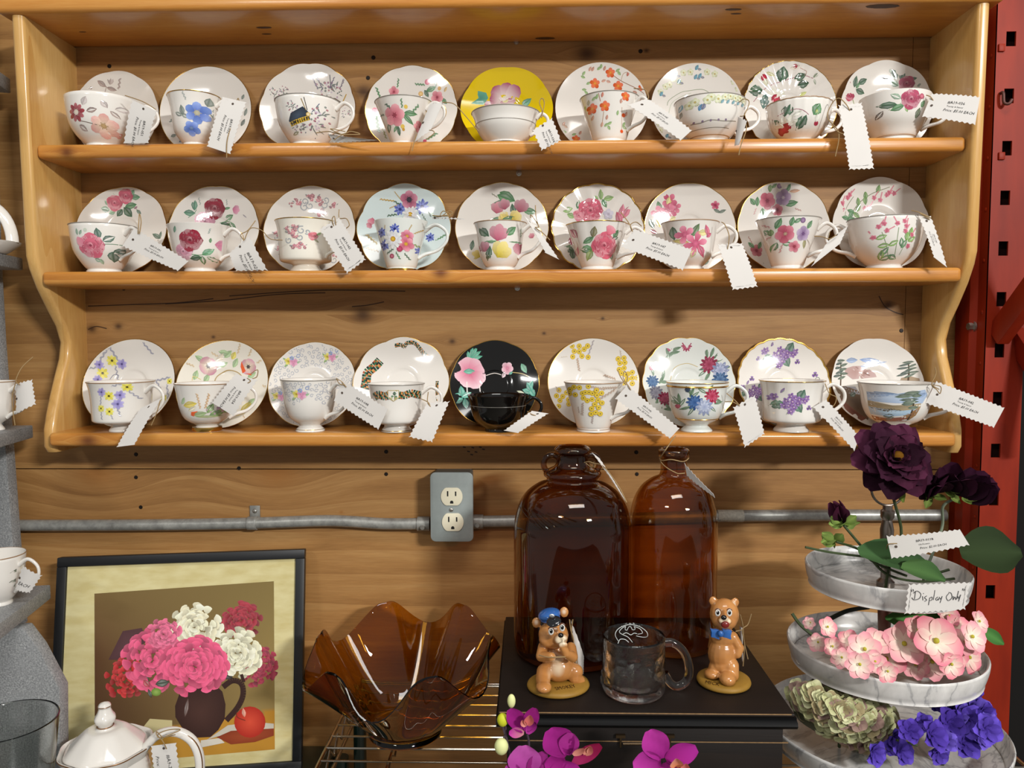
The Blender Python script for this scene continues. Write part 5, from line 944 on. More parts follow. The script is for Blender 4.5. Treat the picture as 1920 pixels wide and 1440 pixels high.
# ------------------------------------------------------------------ chrome wire shelf
wx0, wx1, wy0, wy1 = -.281, .655, -.475, -.022
ws = thing('wire_shelf', 'chrome wire rack shelf carrying the amber bowl and the dark chest', 'shelf', (0, -.2, ZW-.03))
wr = .0016
for i in range(14):
    y = -.0323-.0316*i; rel(MB().tube([(wx0, y, ZW-wr), (wx1, y, ZW-wr)], wr, 6).build('wire', chrome, ws, 60))
for x in (wx0, wx1):
    rel(MB().tube([(x, wy0, ZW-.003), (x, wy1, ZW-.003)], .0028, 8).build('side_rail', chrome, ws, 60))
    rel(MB().tube([(x+.012*(1 if x < 0 else -1), wy0, ZW-.024), (x+.012*(1 if x < 0 else -1), wy1, ZW-.024)], .0028, 8).build('side_rail', chrome, ws, 60))
    z = [Vector((x+(.006 if x < 0 else -.006), wy1-.0226*i, ZW-(.004 if i % 2 else .023))) for i in range(21)]; rel(MB().tube(z, .0018, 6).build('truss', chrome, ws, 60))
for y in (wy0, wy1): rel(MB().tube([(wx0, y, ZW-.003), (wx1, y, ZW-.003)], .0028, 8).build('end_rail', chrome, ws, 60))
for x in (WZ(735, 1402, ZW).x, .05, .3, .5):
    rel(MB().tube([(x, wy0, ZW-.0045), (x, wy1, ZW-.0045)], .0018, 6).build('support_wire', chrome, ws, 60))
    rel(MB().tube([Vector((x, wy1-.03*i, ZW-(.006 if i % 2 else .024))) for i in range(16)], .0018, 6).build('truss', chrome, ws, 60))
px_ = W(681, 1400, -.012).x
for x, y in ((px_, -.035), (wx1, -.035), (wx0+.02, -.5), (wx1, -.5)):
    rel(MB().tube([(x, y, 0), (x, y, ZW-.03)], .0105, 16).build('post', dgreen, ws, 60))
# ------------------------------------------------------------------ low green shelf
gsf = thing('metal_shelf', 'dark green metal shelf under the framed flower picture', 'shelf', (-.6, -.25, 0))
rel(MB().box((-1.15, -.52, ZG-.02), (-.321, -.008, ZG)).build('shelf_board', dgreen, gsf, 40, bevel=.003))
for x in (-1.12, -.31):
    for y in (-.5, -.025): rel(MB().tube([(x, y, 0), (x, y, ZG-.01)], .012, 12).build('post', dgreen, gsf, 60))

# ------------------------------------------------------------------ framed flower print
TL, TR = W(110, 1048, -.078), W(572, 1027, -.026); zt = (TL.z+TR.z)/2; TL.z = TR.z = zt
drop = zt-ZG-.001; BL = TL+Vector((.0, -.055, -drop)); BL.x += .004
ux = (TR-TL).normalized(); fw = (TR-TL).length; uz = (BL-TL); fh = uz.length; uz.normalize(); fn_ = uz.cross(ux).normalized(); fn_ = fn_ if fn_.y < 0 else -fn_
pic = thing('framed_picture', 'framed print of pink and white peonies in a brown jug, black frame', 'picture', BL+ux*fw/2)
fo = Vector(pic.location)
def FP(u, v, off=0.0): return TL+ux*u+uz*v+fn_*off-fo
def slab4(u0, v0, u1, v1, o0, o1): 
    vs = [FP(u, v, o) for o in (o0, o1) for u, v in ((u0, v0), (u1, v0), (u1, v1), (u0, v1))]
    return MB().add(vs, [(0, 1, 2, 3), (7, 6, 5, 4), (0, 4, 5, 1), (1, 5, 6, 2), (2, 6, 7, 3), (3, 7, 4, 0)])
bw = .0142; fb = plain('black_frame', '#17191c', .45, var=.1)
for u0, v0, u1, v1 in ((0, 0, fw, bw), (0, fh-bw, fw, fh), (0, bw, bw, fh-bw), (fw-bw, bw, fw, fh-bw)):
    slab4(u0, v0, u1, v1, -.012, .0055).build('frame_bar', fb, pic, 40, bevel=.0012)
mt = NT('mat_board'); mn = mt.noise(mt.coord((1, 1, 3)), 25, 5); mt.set(Base_Color=mt.ramp(mn, [(.35, '#cbbd84'), (.65, '#d9cf9c')]), Roughness=.85)
slab4(bw*.6, bw*.6, fw-bw*.6, fh-bw*.6, -.010, 0).build('mat', mt.m, pic)
def pfn(px, py, off):
    d = ray(px, py); t = (TL-CAM).dot(fn_)/d.dot(fn_); P = CAM+d*t; return P+fn_*off-fo
k = Ink(pfn, .000012, .0003); k.frame(90, 1010, 3.348)
q4 = [(292, 345), (1418, 267), (1424, 1322), (295, 1420)]
def bgc(u, v):
    c = mixc(mixc('#6b4a30', '#8a7644', u**.7), mixc('#4a3020', '#9a8450', u**1.4), v); c = mixc(c, '#7c6a3e', max(0, .8-2.2*v)*.7)
    return c if v < .86-.09*u else mixc('#c8963c', '#b8842c', u)
def bgp(u, v):
    x = (q4[0][0]*(1-u)+q4[1][0]*u)*(1-v)+(q4[3][0]*(1-u)+q4[2][0]*u)*v; y = (q4[0][1]*(1-u)+q4[1][1]*u)*(1-v)+(q4[3][1]*(1-u)+q4[2][1]*u)*v
    return k.P(x, y)
k.mb.grid(bgp, 40, 40, bgc)
def peony(x, y, r, c, seed, sq=.9, n=150):
    g = random.Random(seed)
    for i in range(n):
        t = 1-i/n; a = g.random()*360; d = r*t*.80; rr = r*(.17+.15*t)
        cx, cy = x+d*math.cos(math.radians(a)), y-d*sq*math.sin(math.radians(a)); cc = gain(c, g.uniform(.95, 1.35)) if i % 3 else gain(c, g.uniform(.6, .85))
        k.nxt().petal(cx, cy, a+g.uniform(-40, 40), rr, rr*1.15, gain(cc, .65), mixc(gain(cc, 1.2), '#ffffff', .06), .7)
k.nxt().poly([(380, 760), (470, 580), (590, 560), (620, 640), (520, 740), (440, 760)], '#54373a', '#5e4044')
k.leaf(1095, 530, 160, 90, 60, '#4a6a4a').leaf(830, 640, 70, 80, 50, '#2a2a20').leaf(1110, 840, -40, 130, 90, '#2a2420').leaf(610, 870, -60, 100, 40, '#2c3a28')
peony(1215, 515, 125, '#98182e', 1); peony(1325, 800, 112, '#9c2040', 2, 1.3); peony(920, 560, 170, '#e6e0c0', 3, .8); peony(1180, 720, 165, '#e2dfc0', 4, .9)
# jug
k.nxt().poly([(830, 960), (880, 945), (1060, 925), (1095, 960), (1115, 1040), (1110, 1130), (1070, 1200), (1020, 1245), (910, 1250), (850, 1200), (800, 1120), (798, 1050)], '#3a2420', '#4e332c', (960, 1090)).stem([(1100, 930), (1160, 890), (1215, 910), (1225, 980), (1190, 1060), (1120, 1140)], 34, '#3a2420').stem([(1215, 850), (1230, 900)], 20, '#3a2420').leaf(870, 1060, 80, 120, 26, '#6a5048')
k.nxt().poly([(1000, 1260), (1100, 1230), (1200, 1210), (1418, 1190), (1418, 1160), (1300, 1150), (1130, 1170)], '#c8c2b4').nxt().poly([(960, 1265), (1080, 1250), (1110, 1280), (960, 1310)], '#d8d2c4').nxt().poly([(1060, 1245), (1150, 1205), (1418, 1190), (1418, 1235), (1300, 1275), (1150, 1290)], '#8a3a20', '#a04a28').dot(1268, 1150, 98, '#b02c20', '#d85038', 20).leaf(1230, 1090, 100, 60, 26, '#e89a80').stem([(1185, 1090), (1190, 1120), (1240, 1140)], 6, '#7a3020')
k.nxt().poly([(600, 1180), (640, 1130), (780, 1140), (780, 1190), (720, 1260), (620, 1240)], '#c9bd8c')
peony(490, 880, 130, '#b81c1e', 5, 1.05, 90); peony(660, 760, 190, '#d64c76', 6, 1.0); peony(730, 600, 110, '#dc6488', 7, .8); k.leaf(620, 910, -50, 60, 40, '#b83848'); peony(920, 800, 205, '#dc4c78', 8, .85, 190)
k.leaf(720, 905, 10, 90, 50, '#3c4a38').dot(680, 962, 32, '#6a8a3a', '#9ab860', 12, .8).leaf(640, 970, 110, 60, 24, '#2c3a28')
k.build(pic, ink_mat('print_matte', .55, .3), 'printed_image', 'peonies in a brown jug beside a red fruit')

# ------------------------------------------------------------------ lathes measured in photo pixels
def lpx(lst, cx, y, z0=None):
    out = []
    for hw, py in lst:
        p = W(cx, py, y); out.append((max(.0004, hw/ppm(y)), p.z))
    z0 = out[0][1] if z0 is None else z0
    return [(r, z-z0) for r, z in out]
def dens(prof, e=.0012):
    out = [prof[0]]
    for (a, b), (c, d) in zip(prof, prof[1:]):
        L = math.hypot(a-c, b-d)
        if L > 4*e:
            for t in (e/L, .33, .66, 1-e/L): out.append((a+(c-a)*t, b+(d-b)*t))
        out.append((c, d))
    return out
def smooth_prof(prof, n=4): return [(p.x, p.y) for p in bez([(r, z, 0) for r, z in prof], n)]
# ------------------------------------------------------------------ white covered sugar bowl
py_ = -.242; pc = W(199, 1400, py_)
pot = thing('sugar_bowl', 'white china lidded bowl with handle and gold lines before the picture', 'china pot', (pc.x, py_, ZG))
hz_ = pc.z-ZG
def lob(q, i): return 1+.022*math.cos(8*q)
MB().lathe(smooth_prof([(.030, 0), (.034, .002), (.030, .012), (.036, .022), (.054, .055), (.058, .085), (.052, .115), (.050, hz_-.02), (.0575, hz_), (.056, hz_+.001), (.048, hz_-.012), (.02, hz_-.016), (.0005, hz_-.016)], 3), 64, wob=lob).build('bowl', white, pot, 60)
gl1 = [(.0578*lob(2*PI*i/64, 0)*math.cos(2*PI*i/64), .0578*lob(2*PI*i/64, 0)*math.sin(2*PI*i/64), hz_+.0005) for i in range(64)]
MB().tube(gl1, .0008, 6, closed=True).build('rim_line', plain('brown_gilt', '#8a6038', .3, .6), pot, 60)
kz = W(199, 1362, py_).z-ZG; kt = W(198, 1316, py_).z-ZG
lid = MB().lathe(smooth_prof([(.0495, hz_-.003), (.0515, hz_-.001), (.048, hz_+.004), (.036, hz_+.016), (.024, hz_+.026), (.013, kz-.002), (.010, kz), (.0095, kz+.003), (.0125, kz+.008), (.0135, kz+.013), (.010, kz+.019), (.0075, kt-.008), (.0085, kt-.006), (.006, kt-.002), (.0005, kt)], 3), 56, wob=lambda q, i: 1+(.02*math.cos(8*q) if i < 16 else .03*math.cos(6*q) if i > 22 else 0)).build('lid', white, pot, 60)
link('knob_line', MB().tube([(.0102*math.cos(2*PI*i/32), .0102*math.sin(2*PI*i/32), kz+.0015) for i in range(32)], .0007, 6, closed=True).mesh('knob_line', MATS['brown_gilt'], 60), lid)
link('knob_line', MB().tube([(.0083*math.cos(2*PI*i/32), .0083*math.sin(2*PI*i/32), kt-.0055) for i in range(32)], .0006, 6, closed=True).mesh('knob_line', MATS['brown_gilt'], 60), lid)
hp = [W(x, y, py_)-Vector(pot.location) for x, y in ((272, 1402), (296, 1378), (330, 1372), (360, 1388), (374, 1420), (372, 1460), (350, 1500), (300, 1520), (262, 1515))]
MB().tube(bez(hp, 5), .0052, 12, flat=1.3).build('handle', white, pot, 60); MB().tube([p+Vector((.0045, -.003, .001)) for p in bez(hp, 5)[6:34]], .0008, 6).build('handle_line', MATS['brown_gilt'], pot, 60)
price_tag('printed card price tag tied to the white lidded bowl', [(805, 1282), (852, 1540), (690, 1540), (645, 1302)], (90, 1010), 3.348, [('#A9-746', .25, .42, .2, 0), ('Price: $', .25, .84, .18, .3)], (-.262, -.268), [[(745, 1320, -.268), (720, 1270, -.27), (690, 1230, -.26), (760, 1200, -.25), (830, 1200, -.255), (740, 1240, -.268)], [(720, 1250, -.267), (680, 1210, -.262), (700, 1250, -.266), (800, 1230, -.26)]], parent_group='paper price tags on the lower things')

# ------------------------------------------------------------------ glass helpers
def glass(name, col, rough=0.0, ior=1.5, bump=None):
    t = NT(name); t.set(Base_Color=col, Roughness=rough, IOR=ior, Transmission_Weight=1.0, Specular_IOR_Level=.5)
    if bump: t.bump(t.noise(t.coord(), bump[0], 4, .6, 1.0), bump[1], bump[2])
    return t.m
def thin_glass(name, col, refl=1.0, rough=.03, bump=None):          # tinted pane: light passes straight through, surface still mirrors
    t = NT(name); n = t.n; n.remove(t.b); tr = t.node('ShaderNodeBsdfTransparent'); tr.inputs[0].default_value = hx(col); g = t.node('ShaderNodeBsdfGlossy'); g.inputs[0].default_value = (refl, refl, refl, 1); g.inputs['Roughness'].default_value = rough
    fr = t.node('ShaderNodeFresnel'); ge = t.node('ShaderNodeNewGeometry'); t.put(fr.inputs[0], t.math('SUBTRACT', 1.5, t.math('MULTIPLY', ge.outputs['Backfacing'], 1.5-1/1.5))); mx = t.node('ShaderNodeMixShader'); t.t.links.new(fr.outputs[0], mx.inputs[0]); t.t.links.new(tr.outputs[0], mx.inputs[1]); t.t.links.new(g.outputs[0], mx.inputs[2])
    t.t.links.new(mx.outputs[0], n['Material Output'].inputs[0]); return t.m
pressed = glass('pressed_glass', '#f8faf8', .0, 1.5, (95, .4, .0016))
clear = glass('clear_glass', '#f4f6f4')
amber = thin_glass('amber_jug_glass', '#ccae86'); amber2 = thin_glass('amber_jug_glass_light', '#e2c59a'); honey = glass('honey_glass', '#c8922e', 0.0, 1.48)
# ------------------------------------------------------------------ drinking glass at the far left
tg = thing('drinking_glass', 'clear glass tumbler in front of the grey laminate panel', 'glass', (W(16, 1400, -.30).x, -.30, ZG))
gz = W(16, 1352, -.30).z-ZG
MB().lathe(dens([(.034, .0), (.037, .002), (.0585, gz), (.0575, gz+.0012), (.0562, gz), (.035, .008), (.0005, .007)]), 48).build('tumbler', clear, tg, 60)

# ------------------------------------------------------------------ things on the grey stand
def stand_cup(cx, rw, rim, fw, zt, y, label, draw, sty):
    c = Cup(cx, rw, rim, fw, 2, sty, yc=y, zt=zt, ang=-6); c.build(label, white, g2, draw, None, group='china on the grey laminate stand'); return c
z3, z2, z1_ = W(95, 1096, -.10).z, W(62, 797, -.06).z, W(43, 484, -.045).z
def scn(k):
    k.frame(0, 640, 2.66)
    for x, y, w in ((60, 1140, 60), (85, 1120, 50), (40, 1165, 50), (60, 1190, 60), (30, 1215, 40), (80, 1170, 40), (45, 1240, 60)): k.leaf(x, y, 15, w, 16, '#4a5a3a').leaf(x+8, y+8, -10, w*.7, 10, '#6a4a3a')
    k.poly([(30, 1200), (70, 1160), (80, 1210), (60, 1235)], '#7a4a40')
stand_cup(-6, 96, 1040, 46, z3, -.185, 'white teacup with a brown tree scene on the low grey shelf', scn, 'bowl')
stand_cup(-14, 78, 716, 34, z2, -.125, 'white teacup on the grey shelf beside the curved pine side', lambda k: k.frame(0, 640, 2.66).stem([(0, 245), (15, 232), (25, 250), (40, 240)], 5, '#8a6040').stem([(10, 262), (22, 236)], 4, '#8a6040'), 'ped')
price_tag('white card tag on the tree scene cup on the grey stand', [(113, 1118), (210, 1170), (150, 1258), (75, 1240)], (0, 640), 2.667, [('EACH', .1, .75, .2, .3)], (-.225, -.225), [], parent_group='paper price tags on the grey stand', cut='all')
price_tag('white card tag on the cup beside the curved pine side', [(75, 215), (160, 190), (180, 315), (80, 365)], (0, 640), 2.667, [], (-.16, -.16), [[(100, 218, -.165), (80, 195, -.165), (110, 130, -.15), (165, 78, -.14)], [(80, 200, -.165), (60, 290, -.165), (75, 420, -.165)]], parent_group='paper price tags on the grey stand', cut='all')
hb = thing('china_basket', 'white china basket with a hoop handle on the upper grey shelf', 'basket', (W(-34, 480, -.112).x, -.112, z1_+.0004), 'china on the grey laminate stand')
rr = 58/ppm(-.10); MB().tube([(rr*math.cos(PI*i/24), 0, .016+rr*1.25*math.sin(PI*i/24)) for i in range(25)], .0085, 12, flat=.5).build('hoop_handle', white, hb, 60)
MB().lathe([(.030, 0), (.034, .002), (.050, .014), (.052, .017), (.050, .0165), (.033, .005), (.0005, .004)], 40).build('dish', white, hb, 60)

# ------------------------------------------------------------------ amber ruffled bowl
bc = Vector((W(766, 1330, -.182).x-.005, -.182, ZW+.0005))
rb = thing('ruffled_bowl', 'amber glass bowl with ruffled rim standing on the wire shelf', 'bowl', bc)
NB, NT_ = 144, 26
def bowlp(q, t, inner):
    ph = 6*(q+math.radians(97)); e = t**1.6; dip = (.5+.5*math.cos(ph))**2.2     # 1 in a fold, 0 along a crest
    r = .048+.078*t**.85 + e*.016*dip + .0014*math.cos(24*q)*t*(1-.5*t)
    z = .010+.120*t**1.15 + e*(.010-.044*dip) + e*.010*math.sin(q)+e*.004*math.cos(q)
    tw = e*.07*math.sin(ph)                                       # folds lean over
    if inner: r -= .0042-.0012*t; z += .004*(1-t)
    return (r*math.cos(q+tw), r*math.sin(q+tw), z)
m = MB(); rows = [[(.047*math.cos(2*PI*k/NB), .047*math.sin(2*PI*k/NB), 0) for k in range(NB)], [(.052*math.cos(2*PI*k/NB), .052*math.sin(2*PI*k/NB), .002) for k in range(NB)], [(.050*math.cos(2*PI*k/NB), .050*math.sin(2*PI*k/NB), .008) for k in range(NB)]]
rows += [[bowlp(2*PI*k/NB, i/NT_, False) for k in range(NB)] for i in range(NT_+1)]
rows += [[tuple((Vector(bowlp(2*PI*k/NB, 1, False))+Vector(bowlp(2*PI*k/NB, 1, True)))*.5+Vector((0, 0, .0014))) for k in range(NB)]]
rows += [[bowlp(2*PI*k/NB, i/NT_, True) for k in range(NB)] for i in range(NT_, -1, -1)]
vs = [p for r in rows for p in r]; n = len(rows)
fs = [(i*NB+k, i*NB+(k+1) % NB, (i+1)*NB+(k+1) % NB, (i+1)*NB+k) for i in range(n-1) for k in range(NB)]+[tuple(range(NB-1, -1, -1)), tuple(range((n-1)*NB, n*NB))]
m.add(vs, fs).build('glass_body', honey, rb, 60)

# ------------------------------------------------------------------ dark chest
CH0, CH1 = WZ(930, 1337, ZB), WZ(1497, 1343, ZB); cy0 = (CH0.y+CH1.y)/2; cx0, cx1 = CH0.x, CH1.x; cy1 = -.075
dw = wood('dark_walnut', '#0a0605', '#150d09', '#1c110a', 'x', 1.2, .5, coat=.0, stretch=10, fine=.5); dk = plain('black_moulding', '#0a0a0b', .5, spec=.12, var=.25, vscale=120)
ch = thing('wooden_chest', 'dark walnut chest with black moulding holding jugs and figurines', 'chest', ((cx0+cx1)/2, (cy0+cy1)/2, ZW+.0005))
rel(MB().box((cx0+.012, cy0+.014, ZW+.0005), (cx1-.012, cy1, ZB-.02)).build('body', dw, ch, 40, bevel=.001))
rel(MB().box((cx0+.002, cy0+.004, ZB-.0045), (cx1-.002, cy1+.004, ZB)).build('lid', dw, ch, 40, bevel=.0015))
mo = [(0, -.0045), (0, -.007), (-.004, -.009), (-.0055, -.0125), (-.003, -.0165), (.003, -.0185), (.006, -.020)]
vs = []
for x0, x1 in ((cx0, cx1),):
    prof = [(cy0+.004+dy, ZB+dz) for dy, dz in mo]+[(cy0+.03, ZB-.02), (cy0+.03, ZB-.0045)]
    n = len(prof); rel(MB().add([(x0, y, z) for y, z in prof]+[(x1, y, z) for y, z in prof], [tuple(range(n)), tuple(range(2*n-1, n-1, -1))]+[(i, i+n, (i+1) % n+n, (i+1) % n) for i in range(n)]).build('front_moulding', dk, ch, 50))
for x, s in ((cx0, 1), (cx1, -1)): rel(MB().box((min(x, x+s*.012), cy0+.03, ZB-.02), (max(x, x+s*.012), cy1+.002, ZB-.0045)).build('side_moulding', dk, ch, 40, bevel=.002))
worn = plain('worn_edge', '#8a6c48', .7, var=.5, vscale=200)
for z, dy in ((ZB-.0008, .0042), (ZB-.0195, .0088), (ZB-.0395, .0136)): rel(MB().box((cx0+.004, cy0+dy-.0004, z-.0005), (cx1-.006, cy0+dy+.0012, z+.0005)).build('worn_edge', worn, ch))
brz = plain('bronze_pull', '#4a3a26', .4, .7)
for x in (1163, 1255):
    p = W(x, 1376, cy0+.014); o = MB().box((p.x-.0055, cy0+.0095, p.z-.003), (p.x+.0055, cy0+.0135, p.z+.0005)).tube([(p.x, cy0+.011, p.z), (p.x, cy0+.010, p.z-.014)], .0014, 6); rel(o.build('pull_mount', brz, ch, 40))
a, b = W(1168, 1395, cy0+.008), W(1250, 1395, cy0+.008); rel(MB().tube([a, b], .0014, 6).build('bail_pull', brz, ch, 40))

# ------------------------------------------------------------------ amber jugs
JP = {}
def jug(label, cx, y, prof, mat, handles, th=.0035):
    r = thing('glass_jug', label, 'jug', (W(cx, 1000, y).x, y, ZB+.0005), 'amber glass jugs on the chest')
    out = []
    for hw, py in prof: out.append((hw/ppm(y), W(cx, py, y).z-ZB))
    z0 = out[0][1]; out = [(rr, max(0, z if i > 2 else z-z0 if i == 0 else z)) for i, (rr, z) in enumerate(out)]
    out[0] = (out[0][0], 0.0); out[1] = (out[1][0], .004); out[2] = (out[2][0], .014)
    sm = smooth_prof(out, 4); inn = [(max(.002, a-th), z) for a, z in sm if z > .006][::-1]
    MB().lathe(sm+[(inn[0][0]+th*.5, inn[0][1]+.001)]+inn+[(.0005, .007)], 64).build('glass_body', mat, r, 50)
    JP[cx] = (r, sm)
    for s in handles:
        c = W(cx+s[0], s[1], y)-Vector(r.location); MB().tube([c+Vector((.0115*math.cos(2*PI*i/24), 0, .0125*math.sin(2*PI*i/24))) for i in range(24)], .0042, 10, closed=True).build('ear_handle', mat, r, 60)
    return r
big = jug('wide dark amber glass jug with two ear handles at its neck', 1073, -.195, [(100, 1252), (106, 1244), (108.5, 1232), (108.5, 1120), (108.5, 1000), (106, 972), (99, 946), (86, 924), (66, 909), (50, 902), (48, 896), (53, 891), (52, 885), (44, 880), (33, 874), (29, 862), (29, 852), (33, 848), (33, 842), (29, 838)], amber, [(-38, 870), (35, 870)])
sm_ = jug('slim amber glass jug with plain narrow neck beside the wide jug', 1262, -.168, [(73, 1240), (78, 1232), (80, 1222), (80, 1110), (80, 990), (78, 962), (72, 936), (60, 914), (42, 899), (28, 892), (24.5, 884), (24, 864), (25, 858), (28, 855), (28, 845), (25, 842)], amber2, [])
o = Vector(big.location)
em = MB()
for i in range(6):
    a = math.radians(-152+9*i); z0 = W(1040, 985-4*i, -.24).z-o.z
    pts = []
    for j in range(7):
        t = j/6; an = a+math.radians(30)*t*(1-.08*i); z = z0+.024*(1-t)*(1-.12*i); rr = .0822; pts.append((rr*math.cos(an), rr*math.sin(an), z))
    em.tube(pts, .0006, 5)
e = em.build('embossed_fan', amber, big, 60); e['kind'] = 'stuff'
def neck(path):                                                     # twine that follows the slim jug's neck and shoulder
    r, prof = JP[1262]; out = []
    for deg, py in path:
        z = W(1262, py, r.location.y-.02).z-r.location.z; rr = interp(prof, z)+.0018; a = math.radians(deg); p = Vector(r.location)+Vector((rr*math.cos(a), rr*math.sin(a), z+.0016)); u, v = PX(p); out.append(((u-900)*3.273, (v-820)*3.273, p.y))
    return out
NECK = [neck([(180+15*i, 866+2*math.sin(i)) for i in range(13)]), neck([(185+10*i, 866+24*min(1, i/9)**.8) for i in range(13)]), [(1200, -10, -.145), (1150, 60, -.200), (1112, 115, -.188), neck([(186, 864)])[0]]]
for (lab, cr, fr, q, ys, strg) in (
    ('narrow card tag hanging from the ear of the wide amber jug', [(690, 95), (885, 380), (900, 400), (735, 130)], (900, 820), 3.273, (-.245, -.286), [[(640, 155, -.23), (670, 150, -.24), (700, 160, -.247), (760, 180, -.258), (850, 300, -.28), (900, 400, -.29)], [(650, 160, -.23), (690, 185, -.24), (700, 150, -.245)]]),
    ('narrow card tag hanging from the neck of the slim amber jug', [(1255, 160), (1430, 345), (1440, 370), (1270, 240)], (900, 820), 3.273, (-.226, -.258), NECK)):
    price_tag(lab, cr, fr, q, [], ys, strg, parent_group='paper price tags on the lower things', hole=False, curl=.001)

# ------------------------------------------------------------------ pressed glass mug
mc = Vector((W(1188, 1250, -.321).x, -.321, ZB+.0005)); mg = thing('glass_mug', 'clear pressed glass mug with embossed relief between two bear figurines', 'mug', mc)
mz = W(1188, 1192, -.321).z-ZB; MR = 58.5/ppm(-.321)
rnd = random.Random(4); BM = [(rnd.uniform(0, 2*PI), rnd.uniform(.008, mz-.016), rnd.uniform(.003, .009), rnd.uniform(-.0016, .0018), rnd.uniform(.5, 2), rnd.uniform(0, PI)) for i in range(150)]
def relief(q, z):
    d = 0
    for a, zz, s, h, st, ro in BM:
        dx = ((q-a+PI) % (2*PI)-PI)*MR; dz = z-zz
        if abs(dx) < s*3 and abs(dz) < s*3:
            u = (dx*math.cos(ro)+dz*math.sin(ro))*st; v = (-dx*math.sin(ro)+dz*math.cos(ro)); d += h*math.exp(-(u*u+v*v)/(s*s)*2)
    e = min(1, z/.008)*min(1, max(0, (mz-.012-z)/.006)); return d*e
NM = 120; rowsm = []
for i in range(46):
    t = i/45; z = t*mz; base = MR*(1-.10*(1-min(1, z/.008))**2)
    rowsm.append([((base+relief(2*PI*k/NM, z))*math.cos(2*PI*k/NM), (base+relief(2*PI*k/NM, z))*math.sin(2*PI*k/NM), z) for k in range(NM)])
rowsm.append([((MR-.0018)*math.cos(2*PI*k/NM), (MR-.0018)*math.sin(2*PI*k/NM), mz+.0014) for k in range(NM)])
for rr, z in dens([(MR-.0038, mz-.001), (MR-.0042, mz*.6), (MR-.0045, .014), (MR-.008, .0105), (.001, .010)]): rowsm.append([(rr*math.cos(2*PI*k/NM), rr*math.sin(2*PI*k/NM), z) for k in range(NM)])
vs = [p for r in rowsm for p in r]; n = len(rowsm)
MB().add(vs, [(i*NM+k, i*NM+(k+1) % NM, (i+1)*NM+(k+1) % NM, (i+1)*NM+k) for i in range(n-1) for k in range(NM)]+[tuple(range(NM-1, -1, -1)), tuple(range((n-1)*NM, n*NM))]).build('cup', pressed, mg, 60)
hp = bez([W(x, y, -.321)-mc for x, y in ((1243, 1206), (1262, 1205), (1282, 1222), (1292, 1250), (1288, 1276), (1270, 1287), (1256, 1280), (1246, 1262))], 5)
MB().tube(hp, .0052, 12).build('handle', clear, mg, 60)
frost = plain('frosted_line', '#c8ccca', .4); em = MB()
def back(px, py):
    p = W(px, py, -.321+MR-.006)-mc; r = MR-.0043; x = max(-r*.95, min(r*.95, p.x)); return Vector((x, math.sqrt(r*r-x*x), p.z))
def cm(pts, cl=False): em.tube(bez([back(1100+x/7.2, 1140+y/7.2) for x, y in pts], 4), .00042, 5)
cm([(420, 430), (380, 340), (430, 270), (560, 232), (700, 245), (800, 300), (810, 360), (760, 385), (670, 380)]); cm([(620, 470), (560, 400), (470, 350), (440, 310), (490, 265), (530, 255)]); cm([(650, 255), (720, 280), (750, 330), (690, 355)]); cm([(530, 250), (520, 290), (545, 305), (565, 270), (585, 255), (605, 270), (620, 300), (655, 290), (640, 250)]); cm([(490, 355), (530, 340), (560, 350), (600, 370), (640, 345), (680, 350)]); cm([(420, 470), (450, 420), (520, 430), (570, 470)])
e = em.build('embossed_emblem', frost, mg, 60); e['kind'] = 'stuff'
# ================================================================== ceramic bear figurines
def remesh(mb, vox, smooth=6):
    me = bpy.data.meshes.new('tmp'); me.from_pydata(mb.v, [], mb.f); o = bpy.data.objects.new('tmp', me); COL.objects.link(o)
    md = o.modifiers.new('r', 'REMESH'); md.mode = 'VOXEL'; md.voxel_size = vox
    ms = o.modifiers.new('s', 'SMOOTH'); ms.factor = .5; ms.iterations = smooth
    bpy.context.view_layer.update(); dg = bpy.context.evaluated_depsgraph_get(); r = bpy.data.meshes.new_from_object(o.evaluated_get(dg))
    bpy.data.objects.remove(o); bpy.data.meshes.remove(me); return r
def paint(me, fn, mat):
    at = me.color_attributes.new('Col', 'FLOAT_COLOR', 'POINT'); cs = []
    for v in me.vertices: cs += list(fn(v.co))
    at.data.foreach_set('color', cs); me.materials.clear(); me.materials.append(mat); me.polygons.foreach_set('use_smooth', [True]*len(me.polygons)); return me
glaze = ink_mat('figurine_glaze', .22, .5, .4)
FUR, FURD, CRM = '#c68a4e', '#9c6230', '#ead8ba'
